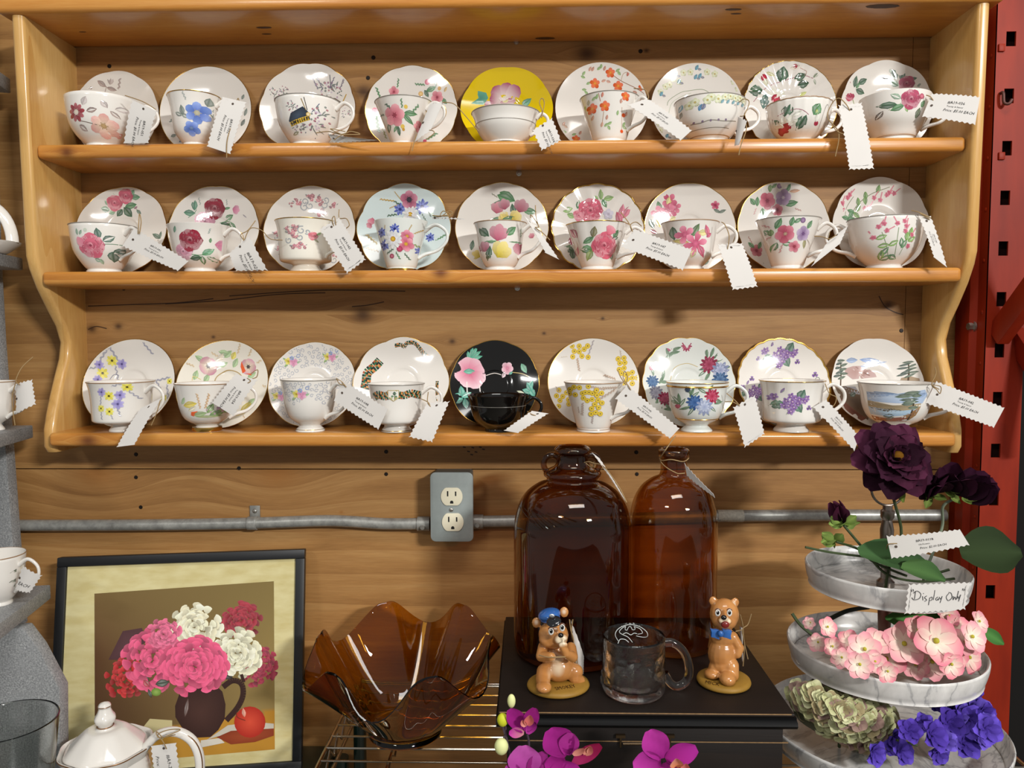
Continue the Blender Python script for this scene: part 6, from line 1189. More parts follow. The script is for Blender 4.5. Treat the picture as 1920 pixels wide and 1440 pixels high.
class Bear:
    """photo crop pixels (origin 940,1090, 3.84 per pixel) to centimetre-true local places; y grows away from the viewer"""
    def __init__(s, name, label, y, base):
        s.y = y; s.q = ppm(y); c = W(940+base[0]/3.84, 1090+base[1]/3.84, y); s.root = thing(name, label, 'figurine', (c.x, y, ZB+.0005), 'bear figurines on the chest'); s.o = Vector(s.root.location); s.mb = MB()
    def p(s, x, z, d=0.0):
        w = W(940+x/3.84, 1090+z/3.84, s.y+d); return w-s.o
    def L(s, px): return px/3.84/s.q
    def e(s, x, z, rx, rz, ry=None, d=0.0, rot=0.0, mb=None, n=16, m=12, col=None):
        R = Matrix.Rotation(math.radians(rot), 3, 'Y'); (mb or s.mb).ball(s.p(x, z, d), (s.L(rx), s.L(ry if ry else rx), s.L(rz)), n, m, R, col)
    def limb(s, pts, rad): 
        P = [s.p(x, z, d) for x, z, d in pts]; n = len(P)
        for i in range(n-1):
            for k in range(9):
                t = k/8; s.mb.ball(P[i].lerp(P[i+1], t), s.L(rad[i]*(1-t)+rad[i+1]*t), 10, 7)
    def part(s, nm, mb, mat, smooth=60): return mb.build(nm, mat, s.root, smooth)
    def body(s, marks):
        me = remesh(s.mb, .0011, 5)
        mk = [(s.p(x, z, d), s.L(r), c, sz) for x, z, d, r, c, sz in marks]
        def col(co):
            c = mixc(FUR, FURD, .25+.25*math.sin(co.z*160+co.x*90)*math.sin(co.x*210))
            for p, r, cc, sz in mk:
                dx, dy, dz = co.x-p.x, co.y-p.y, (co.z-p.z)/sz; d = math.sqrt(dx*dx+dy*dy+dz*dz)
                if d < r: c = mixc(cc, c, min(1, max(0, (d/r-.55)/.45)))
            return c
        paint(me, col, glaze); me.name = 'bear_body'; return link('bear_body', me, s.root)
    def face(s, eyes, nose, mouth=None):
        wm, bm = china('eye_white', '#e8e6e0'), plain('figurine_black', '#0c0a0a', .12, coat=.5)
        for x, z, d, r in eyes:
            ew = MB(); s.e(x, z, r, r*1.3, r*.5, d, 0, ew, 12, 8); o = s.part('eye', ew, wm)
            pu = MB(); s.e(x+r*.05, z-r*.15, r*.62, r*.85, r*.4, d-s.L(r*.28), 0, pu, 10, 7); link('pupil', pu.mesh('pupil', bm, 60), o)
            hi = MB(); s.e(x-r*.2, z-r*.5, r*.2, r*.2, r*.2, d-s.L(r*.62), 0, hi, 8, 6); link('glint', hi.mesh('glint', wm, 60), o)
            br = MB().tube([s.p(x+r*1.25*math.cos(a), z-r*1.65*math.sin(a), d+s.L(r*.05)) for a in [PI*(.2+.6*i/6) for i in range(7)]], s.L(4), 5); s.part('brow_line', br, plain('brow_brown', '#5a3018', .4))
        nm = MB(); s.e(*nose[:2], nose[3]*1.15, nose[3], nose[3], nose[2], 0, nm); s.part('nose', nm, bm)
        if mouth:
            mm = MB(); s.e(*mouth[:2], mouth[3]*1.2, mouth[3], mouth[3]*.6, mouth[2], 0, mm); s.part('mouth', mm, plain('mouth_red', '#7a2420', .25))
    def base(s, x, z, rx, ry, rz_, h, word, wpos, ang):
        m = MB(); c = s.p(x, z); N = 48; R = Matrix.Rotation(math.radians(rz_), 3, 'Z'); prof = [(.90, 0), (.98, .15), (1.0, .4), (.97, .75), (.88, .97), (.6, 1.0), (.01, 1.02)]
        vs = []
        for r, hh in prof:
            for k in range(N):
                q = 2*PI*k/N; p = R @ Vector((s.L(rx)*r*math.cos(q), s.L(ry)*r*math.sin(q), 0)); vs.append((p.x, p.y, hh*h))
        fs = [(i*N+k, i*N+(k+1) % N, (i+1)*N+(k+1) % N, (i+1)*N+k) for i in range(len(prof)-1) for k in range(N)]+[tuple(range(N-1, -1, -1)), tuple(range((len(prof)-1)*N, len(prof)*N))]
        t = plain('figurine_base', '#94702c', .5, spec=.3, var=.2, vscale=60); b = m.add(vs, fs).build('base', t, s.root, 50)
        gv, gf, gw = glyphs(word); sz = s.L(34*len(word))/gw*.75; a = math.radians(ang)
        wc = WZ(940+wpos[0]/3.84, 1090+wpos[1]/3.84, s.o.z+h)-s.o
        link('lettering', MB().add([(wc.x+(x*math.cos(a)-y*math.sin(a)*1.7)*sz, wc.y+(x*math.sin(a)+y*math.cos(a)*1.7)*sz, h*1.02+.0002) for x, y in gv], gf).mesh('lettering', plain('lettering_brown', '#3a2208', .5), None, merge=False), b)
blue_g = plain('blue_glaze', '#2f62a8', .15, coat=.5, var=.12)

b1 = Bear('bear_figurine', 'brown ceramic bear figurine in a blue peaked cap, hand to its mouth', -.310, (410, 760))
b1.e(375, 385, 108, 100, 92, -.006); b1.e(330, 420, 60, 50, 60, -.010); b1.e(425, 415, 52, 42, 52, -.020); b1.e(450, 405, 28, 22, 30, -.026)
for x, z in ((252, 298), (452, 222)):
    b1.e(x, z, 34, 40, 14, -.003)
b1.e(400, 520, 105, 80, 85, .004); b1.e(410, 620, 122, 100, 95, .004); b1.e(520, 650, 70, 60, 60, .002)
b1.limb([(305, 470, -.002), (285, 540, -.012), (360, 545, -.024)], [42, 38, 34]); b1.limb([(500, 480, 0), (515, 545, -.018), (465, 520, -.028), (450, 480, -.030)], [42, 38, 32, 30])
for i, (x, z) in enumerate(((425, 462), (445, 452), (465, 458))): b1.e(x, z, 13, 20, 14, -.033)
b1.limb([(310, 650, -.006), (300, 710, -.016), (305, 755, -.026)], [58, 54, 48]); b1.e(305, 760, 56, 38, 70, -.03); b1.limb([(530, 690, 0), (570, 715, .002)], [50, 36])
b1.body([(405, 620, -.020, 85, CRM, 1.5), (430, 425, -.030, 58, CRM, .8), (252, 300, -.008, 26, '#ecd8c0', 1.2), (452, 224, -.008, 26, '#ecd8c0', 1.2)])
b1.face([(358, 362, -.030, 20), (438, 335, -.029, 20)], (428, 388, -.042, 17))
b1.base(410, 760, 228, 205, 16, .0075, 'SMOKEY', (395, 785), 19)
hat = MB(); R = Matrix.Rotation(math.radians(-12), 3, 'Y')
hat.ball(b1.p(345, 240, -.004), (b1.L(82), b1.L(84), b1.L(42)), 24, 12, R); b1.part('cap', hat, blue_g)
hb = MB(); hb.ball(b1.p(352, 266, -.005), (b1.L(72), b1.L(74), b1.L(24)), 24, 8, R); b1.part('cap_band', hb, blue_g)
vz = MB(); vz.ball(b1.p(378, 288, -.034), (b1.L(52), b1.L(46), b1.L(14)), 20, 8, Matrix.Rotation(math.radians(35), 3, 'X') @ R); b1.part('cap_peak', vz, plain('peak_black', '#15171c', .15, coat=.5))
bd = MB(); bd.ball(b1.p(364, 248, -.034), (b1.L(20), b1.L(6), b1.L(14)), 10, 6); b1.part('cap_badge', bd, plain('badge_silver', '#c8ccd0', .25, .8))
price_tag('crumpled card tag tied behind the bear in the blue cap', [(500, 280), (595, 540), (592, 670), (545, 640)], (940, 1090), 3.84, [], (-.294, -.290), [[(490, 275, -0.302), (500, 350, -0.300), (520, 420, -0.300), (530, 560, -0.298), (560, 660, -0.298)], [(515, 275, -0.300), (505, 380, -0.299), (540, 500, -0.298), (550, 640, -0.298)], [(270, 530, -0.342), (330, 545, -0.350), (420, 545, -0.352), (520, 540, -0.322)]], parent_group='paper price tags on the lower things', hole=False, cut='all')

b2 = Bear('bear_figurine', 'brown ceramic bear figurine wearing a blue bow tie, standing on a tan base', -.295, (1600, 755))
b2.e(1605, 235, 104, 112, 92, -.004); b2.e(1605, 285, 88, 60, 80, -.010); b2.e(1590, 280, 34, 28, 40, -.026); b2.e(1630, 282, 30, 26, 40, -.026); b2.e(1608, 262, 26, 20, 30, -.030)
for x, z in ((1524, 142), (1682, 152)): b2.e(x, z, 30, 36, 14, .0)
b2.e(1595, 400, 88, 80, 70, .002); b2.e(1590, 520, 102, 120, 88, .002); b2.e(1600, 590, 100, 70, 88, .002)
b2.limb([(1665, 400, 0), (1715, 480, -.004), (1700, 525, -.006)], [40, 34, 30]); b2.limb([(1530, 400, .01), (1515, 470, .02)], [34, 30])
b2.limb([(1650, 610, -.006), (1660, 670, -.010)], [62, 52]); b2.e(1628, 700, 58, 46, 70, -.020); b2.e(1520, 665, 58, 34, 60, -.004); b2.limb([(1540, 620, 0), (1525, 650, 0)], [50, 40])
b2.body([(1550, 500, -.024, 82, CRM, 1.6), (1590, 285, -.034, 36, CRM, .9), (1632, 287, -.034, 34, CRM, .9), (1524, 143, -.006, 23, '#ecd8c0', 1.2), (1682, 153, -.006, 23, '#ecd8c0', 1.2)])
b2.face([(1558, 228, -.030, 19), (1642, 228, -.029, 19)], (1602, 260, -.040, 17), (1612, 312, -.033, 24))
b2.base(1600, 725, 190, 195, -20, .0075, 'MICK', (1462, 735), -22)
bt = MB()
for x, rot in ((1540, 12), (1625, -8)):
    P = [(x-34, 345), (x-10, 352), (x+12, 350), (x+38, 358), (x+30, 395), (x+34, 425), (x-5, 410), (x-30, 405), (x-26, 372)]
    c = MB(); f = [b2.p(a, b, -.027) for a, b in P]; k_ = [p+Vector((0, .006, 0)) for p in f]; n = len(f); c.add(f+k_, [tuple(range(n)), tuple(range(2*n-1, n-1, -1))]+[(i, i+n, (i+1) % n+n, (i+1) % n) for i in range(n)]); b2.part('bow_loop', c, blue_g, 40) if False else c.build('bow_loop', blue_g, b2.root, 40, bevel=.0012)
kt_ = MB(); b2.e(1580, 378, 20, 24, 18, -.030, 0, kt_); b2.part('bow_knot', kt_, blue_g)
price_tag('narrow card tag on twine behind the bear with the bow tie', [(1715, 320), (1735, 330), (1742, 610), (1728, 560)], (940, 1090), 3.84, [], (-.273, -.273), [[(1720, 240, -0.283), (1740, 330, -0.281), (1745, 420, -0.280), (1775, 560, -0.279)], [(1800, 235, -0.283), (1775, 310, -0.283), (1735, 350, -0.285), (1750, 460, -0.281), (1740, 610, -0.279)], [(1690, 360, -0.323), (1730, 350, -0.293)]], parent_group='paper price tags on the lower things', hole=False)

# ================================================================== petals and silk flowers
silk = ink_mat('silk_petal', .8, .12); leafm = ink_mat('silk_leaf', .75, .12); stemm = plain('flower_stem', '#3c4a2a', .7)
def petal3(mb, o, d, n, L, w, c0, c1, curl=.2, cup=.15, tip=1.0, nu=6, nv=4, ruf=0.0, cm=None):
    o, d, n = Vector(o), Vector(d).normalized(), Vector(n); n = (n-d*n.dot(d)).normalized(); s = d.cross(n)
    def fn(u, v):
        t = u; b = (v-.5)*2; sh = math.sin(PI*min(1, (t*.86+.06)))**.75*(1 if t < .7 else 1-(t-.7)*(1-tip)*2)
        return o+d*(L*t*(1-.25*abs(curl)*t))+n*(curl*L*t*t+cup*w*b*b*sh+ruf*w*math.sin(9*t+5*b))+s*(w*.5*b*sh)
    def cf(u, v): 
        b = abs((v-.5)*2); c = mixc(c0, c1, min(1, u**.8)); return mixc(c, cm, max(0, .8-1.2*b)*.5) if cm is not None else c
    mb.grid(fn, nu, nv, cf); return mb
def basis(f):                                                       # two directions across a facing direction
    f = Vector(f).normalized(); a = f.cross(Vector((0, 0, 1))); a = a.normalized() if a.length > .05 else Vector((1, 0, 0)); return f, a, a.cross(f)
def blossom(o, f, r, n, c0, c1, open_=.35, rot=0.0, w=.95, mb=None, cup=.12, ruf=0.0):
    mb = mb or MB(); f, a, b = basis(f)
    for i in range(n):
        q = rot+2*PI*i/n; d = (a*math.cos(q)+b*math.sin(q))*math.cos(open_)+f*math.sin(open_); petal3(mb, o, d, f, r, r*w*(5/n)**.6, c0, c1, -.12, cup, .8, 5, 4, ruf)
    return mb
def leaf3(o, d, n, L, w, c='#3c5a34', c2='#2c4428', curl=-.15): return petal3(MB(), o, d, n, L, w, c, c2, curl, .12, .1, 8, 6, 0.0, gain(c, 1.5))

# ------------------------------------------------------------------ orchids in front of the chest
OY = -.445; fu0, fu1 = '#7a0f62', '#b42c96'
orc = thing('artificial_orchid', 'magenta artificial orchid spray with pale green buds before the chest', 'flower', (W(990, 1500, OY).x, OY, ZW+.0005))
def ow(x, y, dy=0.0): return W(900+x/4.3636, 1280+y/4.3636, OY+dy)
def orchid(root, petals, lip, ctr, label=None):
    og = Vector(root.location)
    lp = MB(); c = ow(*ctr)-og
    for (x, y, dx, dy, L, w, c0, c1) in lip:
        d = RT*dx+UP*dy-FW*.35; petal3(lp, ow(x, y, -.006)-og, d, -FW, L/4.3636/ppm(OY), w/4.3636/ppm(OY), c0, c1, .25, .35)
    l = lp.build('bloom', silk, root, 60)
    if label: l['label'] = label
    for (x, y, dx, dy, L, w, c0, c1, cu) in petals:
        link('petal', petal3(MB(), ow(x, y)-og, RT*dx+UP*dy, -FW, L/4.3636/ppm(OY), w/4.3636/ppm(OY), c0, c1, cu, .12, .9, 8, 6, .02).mesh('petal', silk, 60), l)
SL, SL2 = '#e07a78', '#f0a898'
orchid(orc, [(360, 400, -.55, 1, 260, 150, fu0, '#a02486', .25), (380, 400, .3, 1, 255, 130, '#8a1a74', '#a82a8c', .3), (360, 410, -1, .12, 130, 90, '#c8868a', fu1, .2), (390, 420, .35, .9, 160, 90, '#b43a9a', '#8a1a74', .45)], [(390, 350, .15, 1, 150, 80, SL, '#ee8a80'), (370, 360, -.35, 1, 100, 50, SL2, SL)], (370, 390))
orchid(orc, [(370, 760, -.05, 1, 280, 280, '#9a2a86', '#c45ab0', .15), (400, 760, .65, 1, 250, 150, '#7a1460', '#a03088', .1), (330, 760, -.8, .5, 150, 140, '#8a1f74', '#a83a94', .1)], [(400, 760, 0, -1, 60, 50, SL, SL2)], (370, 760))
orchid(orc, [(720, 590, -.55, .85, 300, 270, '#6e0e58', '#a8288c', .2), (710, 590, .15, 1, 220, 170, '#8a1a70', '#b83a9c', .25), (760, 660, 1, .8, 300, 130, '#a02a60', '#8a1440', .2), (640, 640, .4, -1, 220, 300, '#8a1a70', '#a8288c', .1), (700, 640, -.9, -.2, 180, 160, '#7a1060', '#9a2080', .1)], [(760, 590, .75, .8, 150, 60, SL2, '#d88070'), (860, 590, .35, 1, 140, 80, '#e8a088', SL), (890, 580, .1, .9, 110, 50, SL2, '#d8a080')], (750, 620))
o2 = thing('artificial_orchid', 'single magenta artificial orchid bloom before the chest drawer pull', 'flower', (W(1245, 1500, OY).x, OY, ZW+.0005))
orchid(o2, [(1490, 620, -.45, 1, 300, 230, '#8a1a74', '#c03ca4', .2), (1520, 630, .95, .45, 280, 190, '#8a1a70', '#b0309a', .15), (1480, 640, -1, -.1, 240, 220, '#7c1464', '#b83aa0', .1), (1520, 650, .3, -1, 160, 200, '#8a1a70', '#a8308e', .1)], [(1600, 690, -.1, 1, 130, 110, '#d88a58', SL2), (1660, 720, .15, 1, 110, 80, SL, '#f08a80'), (1600, 710, 0, -1, 60, 90, '#c07a20', '#d89040')], (1540, 640))
bud_m = plain('orchid_bud', '#dfe3a0', .6, var=.08); bud_y = plain('orchid_bud_yellow', '#c8cc28', .6, var=.1)
for x, y, rx, ry, m_ in ((257, 150, 34, 58, bud_m), (185, 304, 46, 56, bud_y), (175, 522, 58, 70, bud_m)):
    p = ow(x, y)-Vector(orc.location); q = 1/4.3636/ppm(OY); MB().ball(p, (rx*q, rx*q*.9, ry*q), 14, 10).build('bud', m_, orc, 60)
st_m = plain('orchid_stem', '#4a3a48', .7)
for pts in ([(257, 200), (215, 300), (212, 420), (240, 560), (300, 800), (370, 1400)], [(185, 355), (205, 420)], [(205, 430), (190, 470)], [(385, 420), (400, 500), (390, 700), (370, 1000)], [(700, 640), (600, 800), (450, 1000), (380, 1250)]):
    MB().tube(bez([ow(x, y, .004)-Vector(orc.location) for x, y in pts], 5), .0013, 6).build('stem', st_m, orc, 60)
q = ow(370, 1390, .004)-Vector(orc.location); MB().tube(bez([q, (q.x*.5, .0, q.z*.5), (0, 0, 0)], 5), .0016, 6).build('stem', st_m, orc, 60)
q = ow(1500, 640, .004)-Vector(o2.location); MB().tube(bez([q, (q.x*.6+.004, .006, q.z*.5), (0, 0, 0)], 5), .0016, 6).build('stem', st_m, o2, 60)

# ------------------------------------------------------------------ three-tier marble stand
mar = NT('grey_marble'); mv = mar.coord((5, 5, 3)); w1 = mar.noise(mv, 1.5, 5, .55, 2.0); w2 = mar.noise(mv, 5, 5, .6, 1.5)
mf = mar.math('ABSOLUTE', mar.math('SUBTRACT', w1, .5)); mar.set(Base_Color=mar.mix(mar.ramp(mf, [(.0, '#c8c8c8'), (.03, '#606060'), (.10, '#000000')]), mar.ramp(w2, [(.3, '#cfcdc9'), (.65, '#e4e2de')]), hx('#74757a')), Roughness=.25); mar = mar.m
TY = -.242; TX = W(1660, 1100, TY).x
ts = thing('tiered_stand', 'three-tier grey marble serving stand with a metal ring handle', 'stand', (TX, TY, ZW+.0005))
TIER = []
for (r, rimpy, h) in ((.0995, 1062, .030), (.1205, 1207, .031), (.150, 1352, .030)):
    zr = W(1660, rimpy, TY).z-ZW-.0005; TIER.append((r, zr, h))
    if zr-h < .006: h = zr-.006
    MB().lathe(smooth_prof([(.002, zr-h), (r*.86, zr-h), (r*.95, zr-h*.8), (r*.99, zr-h*.35), (r, zr-.001)], 4)+[(r-.0015, zr+.0006), (r-.0035, zr-.001)]+smooth_prof([(r-.0045, zr-h*.4), (r*.93, zr-h*.72), (r*.85, zr-h+.004), (.002, zr-h+.004)], 4), 72).build('tray', mar, ts, 50)
stl = plain('aged_silver', '#8a8078', .3, .9, var=.2); cpr = plain('copper_post', '#8a6a60', .35, .8, var=.2)
def post(z0, z1, m_): 
    h = z1-z0; MB().lathe([(a, z0+h*t) for a, t in ((.011, 0), (.011, .06), (.0065, .10), (.0060, .25), (.0078, .5), (.0085, .7), (.006, .82), (.0085, .86), (.0085, .93), (.006, .95), (.006, 1))], 24).build('post', m_, ts, 40)
post(TIER[2][1]-TIER[2][2]+.003, TIER[1][1]-TIER[1][2], cpr); post(TIER[1][1]-TIER[1][2]+.004, TIER[0][1]-TIER[0][2], cpr)
zr = W(1657, 948, TY).z-ZW; post(TIER[0][1]-TIER[0][2]+.004, zr, stl)
rc = zr+30/ppm(TY); MB().tube([(.0215*math.cos(2*PI*i/36), 0, rc+.0215*math.sin(2*PI*i/36)) for i in range(36)], .0016, 8, closed=True).build('ring_handle', stl, ts, 60)
MB().lathe([(.05, 0), (.05, .004), (.045, .0065), (.0, .0065)], 32).build('foot', mar, ts, 40)
def tw(px, py, dy): return W(px, py, TY+dy)
def tp(k): r, z, h = TIER[k]; return ZW+z-h+.004                    # tray floor height

def under(p, r):                                                    # keep what lies in the bottom tray below the middle one
    return min(p.z, ZW+TIER[1][1]-TIER[1][2]-r) if math.hypot(p.x-TX, p.y-TY) < TIER[1][0]+r else p.z
# ------------------------------------------------------------------ dark plum flowers on the top tray
pl0, pl1 = '#1c0a14', '#4a1a34'
def root_on(label, px, dy, k, cat='flower', name='silk_flower', group='silk flowers on the marble stand'):
    p = tw(px, 1080, dy); return thing(name, label, cat, (p.x, TY+dy, tp(k)+.0004), group)
f1 = root_on('large open plum silk flower with a yellow eye above the ring handle', 1690, -.03, 0); og = Vector(f1.location)
cB = tw(1675, 862, -.035)-og; fd = Vector((-.06, -.8, .42)); f_, a_, b_ = basis(fd); g_ = random.Random(11)
for ring, (n, L, op, w_) in enumerate(((9, .053, -.12, .040), (9, .045, .25, .036), (8, .034, .65, .030), (6, .022, 1.05, .022))):
    for i in range(n):
        q = 2*PI*(i+.5*(ring % 2))/n+g_.uniform(-.12, .12); d = (a_*math.cos(q)+b_*math.sin(q))*math.cos(op)+f_*math.sin(op); cc = g_.choice(['#361428', '#42182e', '#2c0f20', '#4e2038'])
        petal3(MB(), cB+f_*.003*ring, d, f_, L*g_.uniform(.88, 1.08), w_, pl0, cc, g_.uniform(-.25, .12), g_.uniform(.05, .28), .8, 7, 5, .05).build('petal', silk, f1, 60)
MB().ball(cB+f_*.012, .0085, 12, 8).build('flower_eye', plain('flower_eye', '#6a4610', .9, spec=.1, var=.12, vscale=300), f1, 60)
MB().tube(bez([cB-f_*.004, cB+Vector((.006, .012, -.045)), tw(1690, 1000, -.02)-og, tw(1668, 1060, -.02)-og, Vector((-.02, .0, .002))], 6), .0018, 6).build('stem', stemm, f1, 60)
leaf3(cB+Vector((.008, .01, -.03)), (.4, -.1, -.9), (0, -1, 0), .03, .012, '#7a8a3c', '#5a6a2c').build('leaf', leafm, f1, 60)
leaf3(tw(1610, 1037, -.040)-og, (1, -.06, -.08), (-.1, -.5, 1), .10, .058).build('leaf', leafm, f1, 60)
leaf3(tw(1800, 1035, -.05)-og, (.95, -.25, .12), (0, -.75, .6), .072, .062, '#2c3a20', '#222e18').build('leaf', leafm, f1, 60)
leaf3(tw(1690, 1062, -.06)-og, (.7, -.5, -.05), (0, -.4, 1), .05, .042, '#4a6a3a', '#34502c').build('leaf', leafm, f1, 60)
f2 = root_on('drooping plum silk bloom with green sepals beside the red rack', 1760, .02, 0); og = Vector(f2.location)
for j, (px, py, dx, L) in enumerate(((1752, 912, -.2, .040), (1785, 905, .25, .042), (1812, 918, .75, .044))):
    o_ = tw(px-6, py+14, .02)-og
    for i in range(6):
        q = 2*PI*i/6+j; d = Vector((dx+.35*math.cos(q), -.35+.3*math.sin(q), .6+.15*math.sin(q+1))); petal3(MB(), o_, d, Vector((0, -1, .3))+Vector((math.cos(q), math.sin(q), 0))*.6, L, .032, pl0, g_.choice(['#3e1830', '#4a2038', '#301226']), .2, .3, .7, 6, 5, .03).build('petal', silk, f2, 60)
    for i in range(4): q = 2*PI*i/4; leaf3(o_, (dx*.6+.5*math.cos(q), -.4+.4*math.sin(q), -.25), (0, -1, .5), .022, .011, '#7a8c46', '#5a6c30', .3).build('sepal', leafm, f2, 60)
MB().tube(bez([tw(1790, 935, .025)-og, tw(1768, 950, .025)-og, tw(1766, 990, .02)-og, tw(1740, 1060, 0)-og, Vector((-.02, 0, .0021))], 6), .0019, 6).build('stem', plain('grey_green_stem', '#6a7560', .7), f2, 60)
f3 = root_on('closed plum and green silk buds leaning over the marble rim', 1590, -.01, 0); og = Vector(f3.location)
for px, py, dx in ((1575, 970, -.1), (1560, 1005, -.5)):
    o_ = tw(px+6, py+12, -.012)-og
    if py < 1000:
        for i in range(6):
            q = 2*PI*i/6; petal3(MB(), o_, (dx+.35*math.cos(q)-.25, -.3*math.sin(q), .85), (math.cos(q), math.sin(q)-.4, .2), .032, .017, pl0, '#44182e', -.2, .3, .4).build('petal', silk, f3, 60)
    for i in range(7):
        q = 2*PI*i/7; leaf3(o_, (dx+.75*math.cos(q), -.6*math.sin(q)-.2, .45 if i % 2 else -.1), (math.cos(q), math.sin(q)-.5, .5), .021, .014, '#8aa052', '#62783a', .3).build('sepal', leafm, f3, 60)
for pts in ([(1582, 985), (1620, 1030), (1660, 1075), (1720, 1090), (1790, 1085)], [(1568, 1016), (1610, 1030), (1640, 1055), (1700, 1080)], [(1510, 1026), (1560, 1036), (1640, 1046)], [(1700, 1050), (1740, 1075), (1780, 1068)]):
    MB().tube(bez([tw(x, y, -.02-.0004*i*i)-og for i, (x, y) in enumerate(pts)], 6), .0017, 6).build('stem', stemm, f3, 60)
price_tag('wide printed card price tag among the plum silk flowers', [(728, 772), (1222, 728), (1288, 836), (762, 928)], (1460, 790), 3.6, [('#A19-0118', .36, .38, .17, 0), ('Silk Flowers', .38, .55, .10, 0), ('Price: $2.00 EACH', .38, .74, .15, .3)], (-.30, -.31), [[(800, 825, -.306), (740, 830, -.30), (730, 860, -.29)]], parent_group='paper price tags on the lower things')
dsp = price_tag('white card reading Display Only taped to the top marble tray', [(875, 1098), (1290, 1085), (1262, 1270), (850, 1302)], (1460, 790), 3.6, [], (-.357, -.352), [], parent_group='paper price tags on the lower things', hole=False, cut='all', curl=.0005)
dsp.name = 'display_card'; dsp['category'] = 'card'; del dsp['group']
hw = MB(); o_ = Vector(dsp.location)
def wr_(pts): hw.tube(bez([W(1460+x/3.6, 790+y/3.6, -.357+.005*(x-860)/420-.0009)-o_ for x, y in pts], 4), .00035, 5)
for s_ in ([(895, 1135), (900, 1150)], [(908, 1133), (912, 1148)], [(925, 1145), (918, 1200)], [(900, 1190), (915, 1205), (950, 1195), (960, 1165), (935, 1145), (910, 1160)], [(972, 1180), (975, 1208)], [(978, 1160), (979, 1164)], [(1000, 1178), (985, 1190), (1000, 1205), (985, 1215)], [(1020, 1190), (1012, 1240)], [(1018, 1195), (1035, 1185), (1035, 1205), (1018, 1210)], [(1055, 1140), (1045, 1205)], [(1075, 1185), (1060, 1198), (1068, 1208), (1080, 1195), (1078, 1208)], [(1085, 1185), (1092, 1200), (1105, 1180)], [(1105, 1180), (1090, 1225)], [(1150, 1160), (1132, 1185), (1145, 1210), (1170, 1190), (1165, 1160), (1148, 1155)], [(1180, 1180), (1178, 1205), (1190, 1185), (1198, 1205)], [(1215, 1145), (1202, 1200)], [(1210, 1180), (1215, 1195), (1230, 1170)], [(1230, 1170), (1215, 1215)], [(1245, 1128), (1242, 1142)], [(1255, 1130), (1252, 1145)]): wr_(s_)
e = hw.build('handwriting', plain('pencil_grey', '#4a4a4c', .8), dsp, 60); e['kind'] = 'stuff'

# ------------------------------------------------------------------ pink blossom, hydrangea and purple flowers
f4 = root_on('pale pink silk blossom branch lying across the middle marble tray', 1680, -.06, 1); og = Vector(f4.location)
def cw(x, y, dy): return tw(1420+x/3.84, 1080+y/3.84, dy)
for i, (x, y, r, fx, fz) in enumerate(((375, 340, 50, -.7, .2), (500, 370, 80, .3, .3), (430, 480, 75, -.5, .1), (535, 510, 80, .2, .1), (765, 530, 130, -.2, .3), (920, 600, 150, -.1, .3), (1050, 490, 165, .0, .4), (1280, 470, 190, .1, .5), (1250, 620, 140, .0, -.1), (1440, 400, 130, .3, .5), (1540, 440, 120, .4, .3), (1520, 590, 120, .5, .0), (730, 640, 100, -.2, .0), (930, 690, 80, .0, -.2), (1590, 330, 90, .6, .4), (1370, 290, 90, .0, .8), (600, 590, 80, -.2, .0), (660, 470, 90, -.3, .4), (850, 480, 110, -.1, .5), (1150, 390, 110, .1, .6), (1130, 640, 110, 0, .1), (1400, 560, 130, .3, .2), (840, 620, 90, -.3, .1), (1180, 540, 110, .1, .3), (1490, 480, 110, .3, .5), (1390, 640, 100, .1, -.1), (700, 570, 80, -.3, .2))):
    L = r/3.84/ppm(TY)*.9; dy = -.06-.02*math.sin(i*2.1)-(y-400)*.0001; dy = {12: -.126, 13: -.131}.get(i, dy); o_ = cw(x, y, dy)-og     # two hang over the front rim
    m_ = blossom(o_, (fx, -1, fz+.25), L, 5 if i % 4 else 6, '#f4efd8', '#e07c90' if i % 2 else '#e896a4', .3, i*.7, 1.05); m_.ball(o_+Vector((0, -.003, .002)), L*.11, 8, 6, None, '#b8b040')
    m_.build('blossom', silk, f4, 60)
MB().tube(bez([cw(250, 270, -.02)-og, cw(340, 380, -.03)-og, cw(560, 520, -.05)-og, cw(900, 560, -.05)-og, cw(1300, 520, -.045)-og, cw(1560, 480, -.03)-og], 6), .002, 6).build('stem', stemm, f4, 60)
MB().tube(bez([cw(520, 310, .02)-og, cw(650, 250, .03)-og, cw(800, 225, .04)-og], 6), .003, 6).build('stem', plain('dark_stem', '#1c2a20', .6), f4, 60)
for x, y, dx, dz, L in ((1600, 380, .9, -.5, .035), (1000, 300, .8, .1, .07), (1150, 330, -.7, .2, .05)): leaf3(cw(x, y, -.03)-og, (dx, -.3, dz), (0, -1, .5), L, L*.5, '#4a7a3c', '#34602c').build('leaf', leafm, f4, 60)
MB().tube([cw(900, 600, -.05)-og, Vector((0, 0, .001))], .0018, 6).build('stem', stemm, f4, 60)

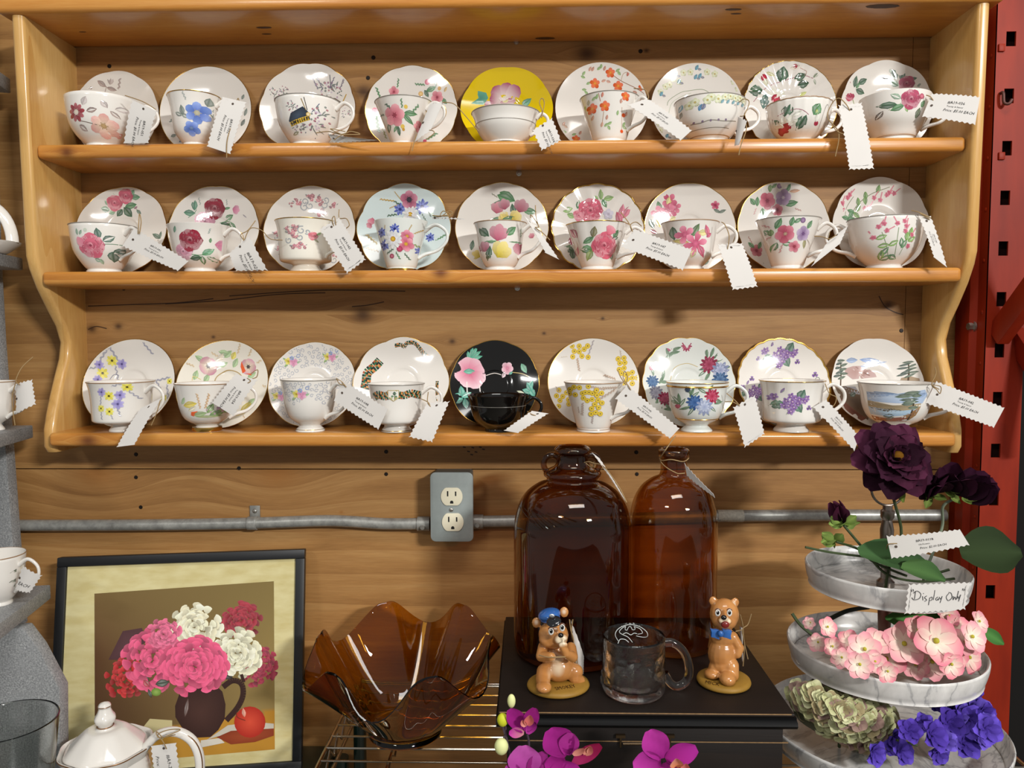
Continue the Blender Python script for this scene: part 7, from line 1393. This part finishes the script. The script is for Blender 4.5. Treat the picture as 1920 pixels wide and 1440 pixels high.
f5 = root_on('dried green and mauve hydrangea head on the bottom marble tray', 1570, -.05, 2, name='hydrangea_head'); og = Vector(f5.location); g_ = random.Random(21)
cols5 = [('#8a8a58', '#b9b98a'), ('#9aa068', '#c8c89a'), ('#7a5a5a', '#a48a7c'), ('#8a7a58', '#a89a74'), ('#a8ac78', '#dcdcb0')]
fl5 = []
for j, (c0, c1) in enumerate(cols5): fl5.append(blossom((0, 0, 0), (0, -1, 0), 0.0098, 4, c0, c1, .28, .4, 1.0).mesh('floret', silk, 60))
hc = cw(640, 1000, -.06); placed = 0
for i in range(4000):
    if placed >= 290: break
    u, v = g_.uniform(-1, 1), g_.uniform(-1, 1)
    if u*u+v*v > 1: continue
    x, y = 650+400*u+60*v, 990+240*v+130*u
    d = math.sqrt(max(0, 1-u*u-v*v)); p = cw(x, y, -.01-.085*d)
    p.z = max(p.z, tp(2)+.012); p.z = under(p, .012)
    o = link('floret', g_.choice(fl5), f5, p-og); nrm = Vector((u*.8+g_.uniform(-.4, .4), -.6-d*.6, -v*.7+.2+g_.uniform(-.4, .4))).normalized(); o.rotation_euler = Vector((0, -1, 0)).rotation_difference(nrm).to_euler(); s_ = g_.uniform(.75, 1.25); o.scale = (s_, s_, s_); placed += 1
MB().tube([hc+Vector((0, .02, 0))-og, Vector((.02, .03, .001))], .002, 6).build('stem', stemm, f5, 60)
MB().ball(hc+Vector((-.002, .03, -.003))-og, (.055, .035, .036), 16, 10).build('flower_core', plain('hydrangea_core', '#4a4a30', .9), f5, 60)

f6 = root_on('violet blue silk flower cluster on the bottom marble tray', 1780, -.06, 2); og = Vector(f6.location); g_ = random.Random(5)
for i, (x, y, r) in enumerate(((1370, 1060, 110), (1250, 1150, 110), (1520, 1040, 120), (1480, 1210, 115), (1580, 910, 100), (1640, 1080, 105), (1400, 950, 100), (1270, 920, 70), (1620, 880, 90), (1290, 1270, 80), (980, 1160, 90), (830, 1270, 95), (1090, 1120, 85), (1030, 1270, 90), (1590, 1160, 90), (1190, 1050, 70), (1450, 880, 80), (1560, 820, 60), (960, 1230, 70), (1350, 1190, 80), (1640, 960, 80))):
    L = r/3.84/ppm(TY)*1.0; dy = -.085-.03*math.sin(i*1.7)+(.02 if y < 950 else -.015); p = cw(x, y, dy); p.z = under(p, L*.95)
    p.z = max(p.z, tp(2)+.008)
    blossom(p-og, (g_.uniform(-.5, .5), -1, g_.uniform(.0, .8)), L, 5, '#2c1a6a', g_.choice(['#6a52c8', '#7a64d4', '#5a42b0']), .45, i, 1.05, None, .25, .04).build('blossom', silk, f6, 60)
for a_, b_ in (((1450, 1050), (1300, 1200)), ((1000, 1180), (1150, 1220)), ((1600, 950), (1500, 1150)), ((850, 1270), (1050, 1260))): MB().tube([cw(*a_, -.082 if a_[0] < 1100 else -.06)-og, cw(*b_, -.082 if a_[0] < 1100 else -.06)-og], .0016, 6).build('stem', stemm, f6, 60)
MB().tube([cw(1370, 1060, -.07)-og, Vector((0, 0, .001))], .0018, 6).build('stem', stemm, f6, 60)
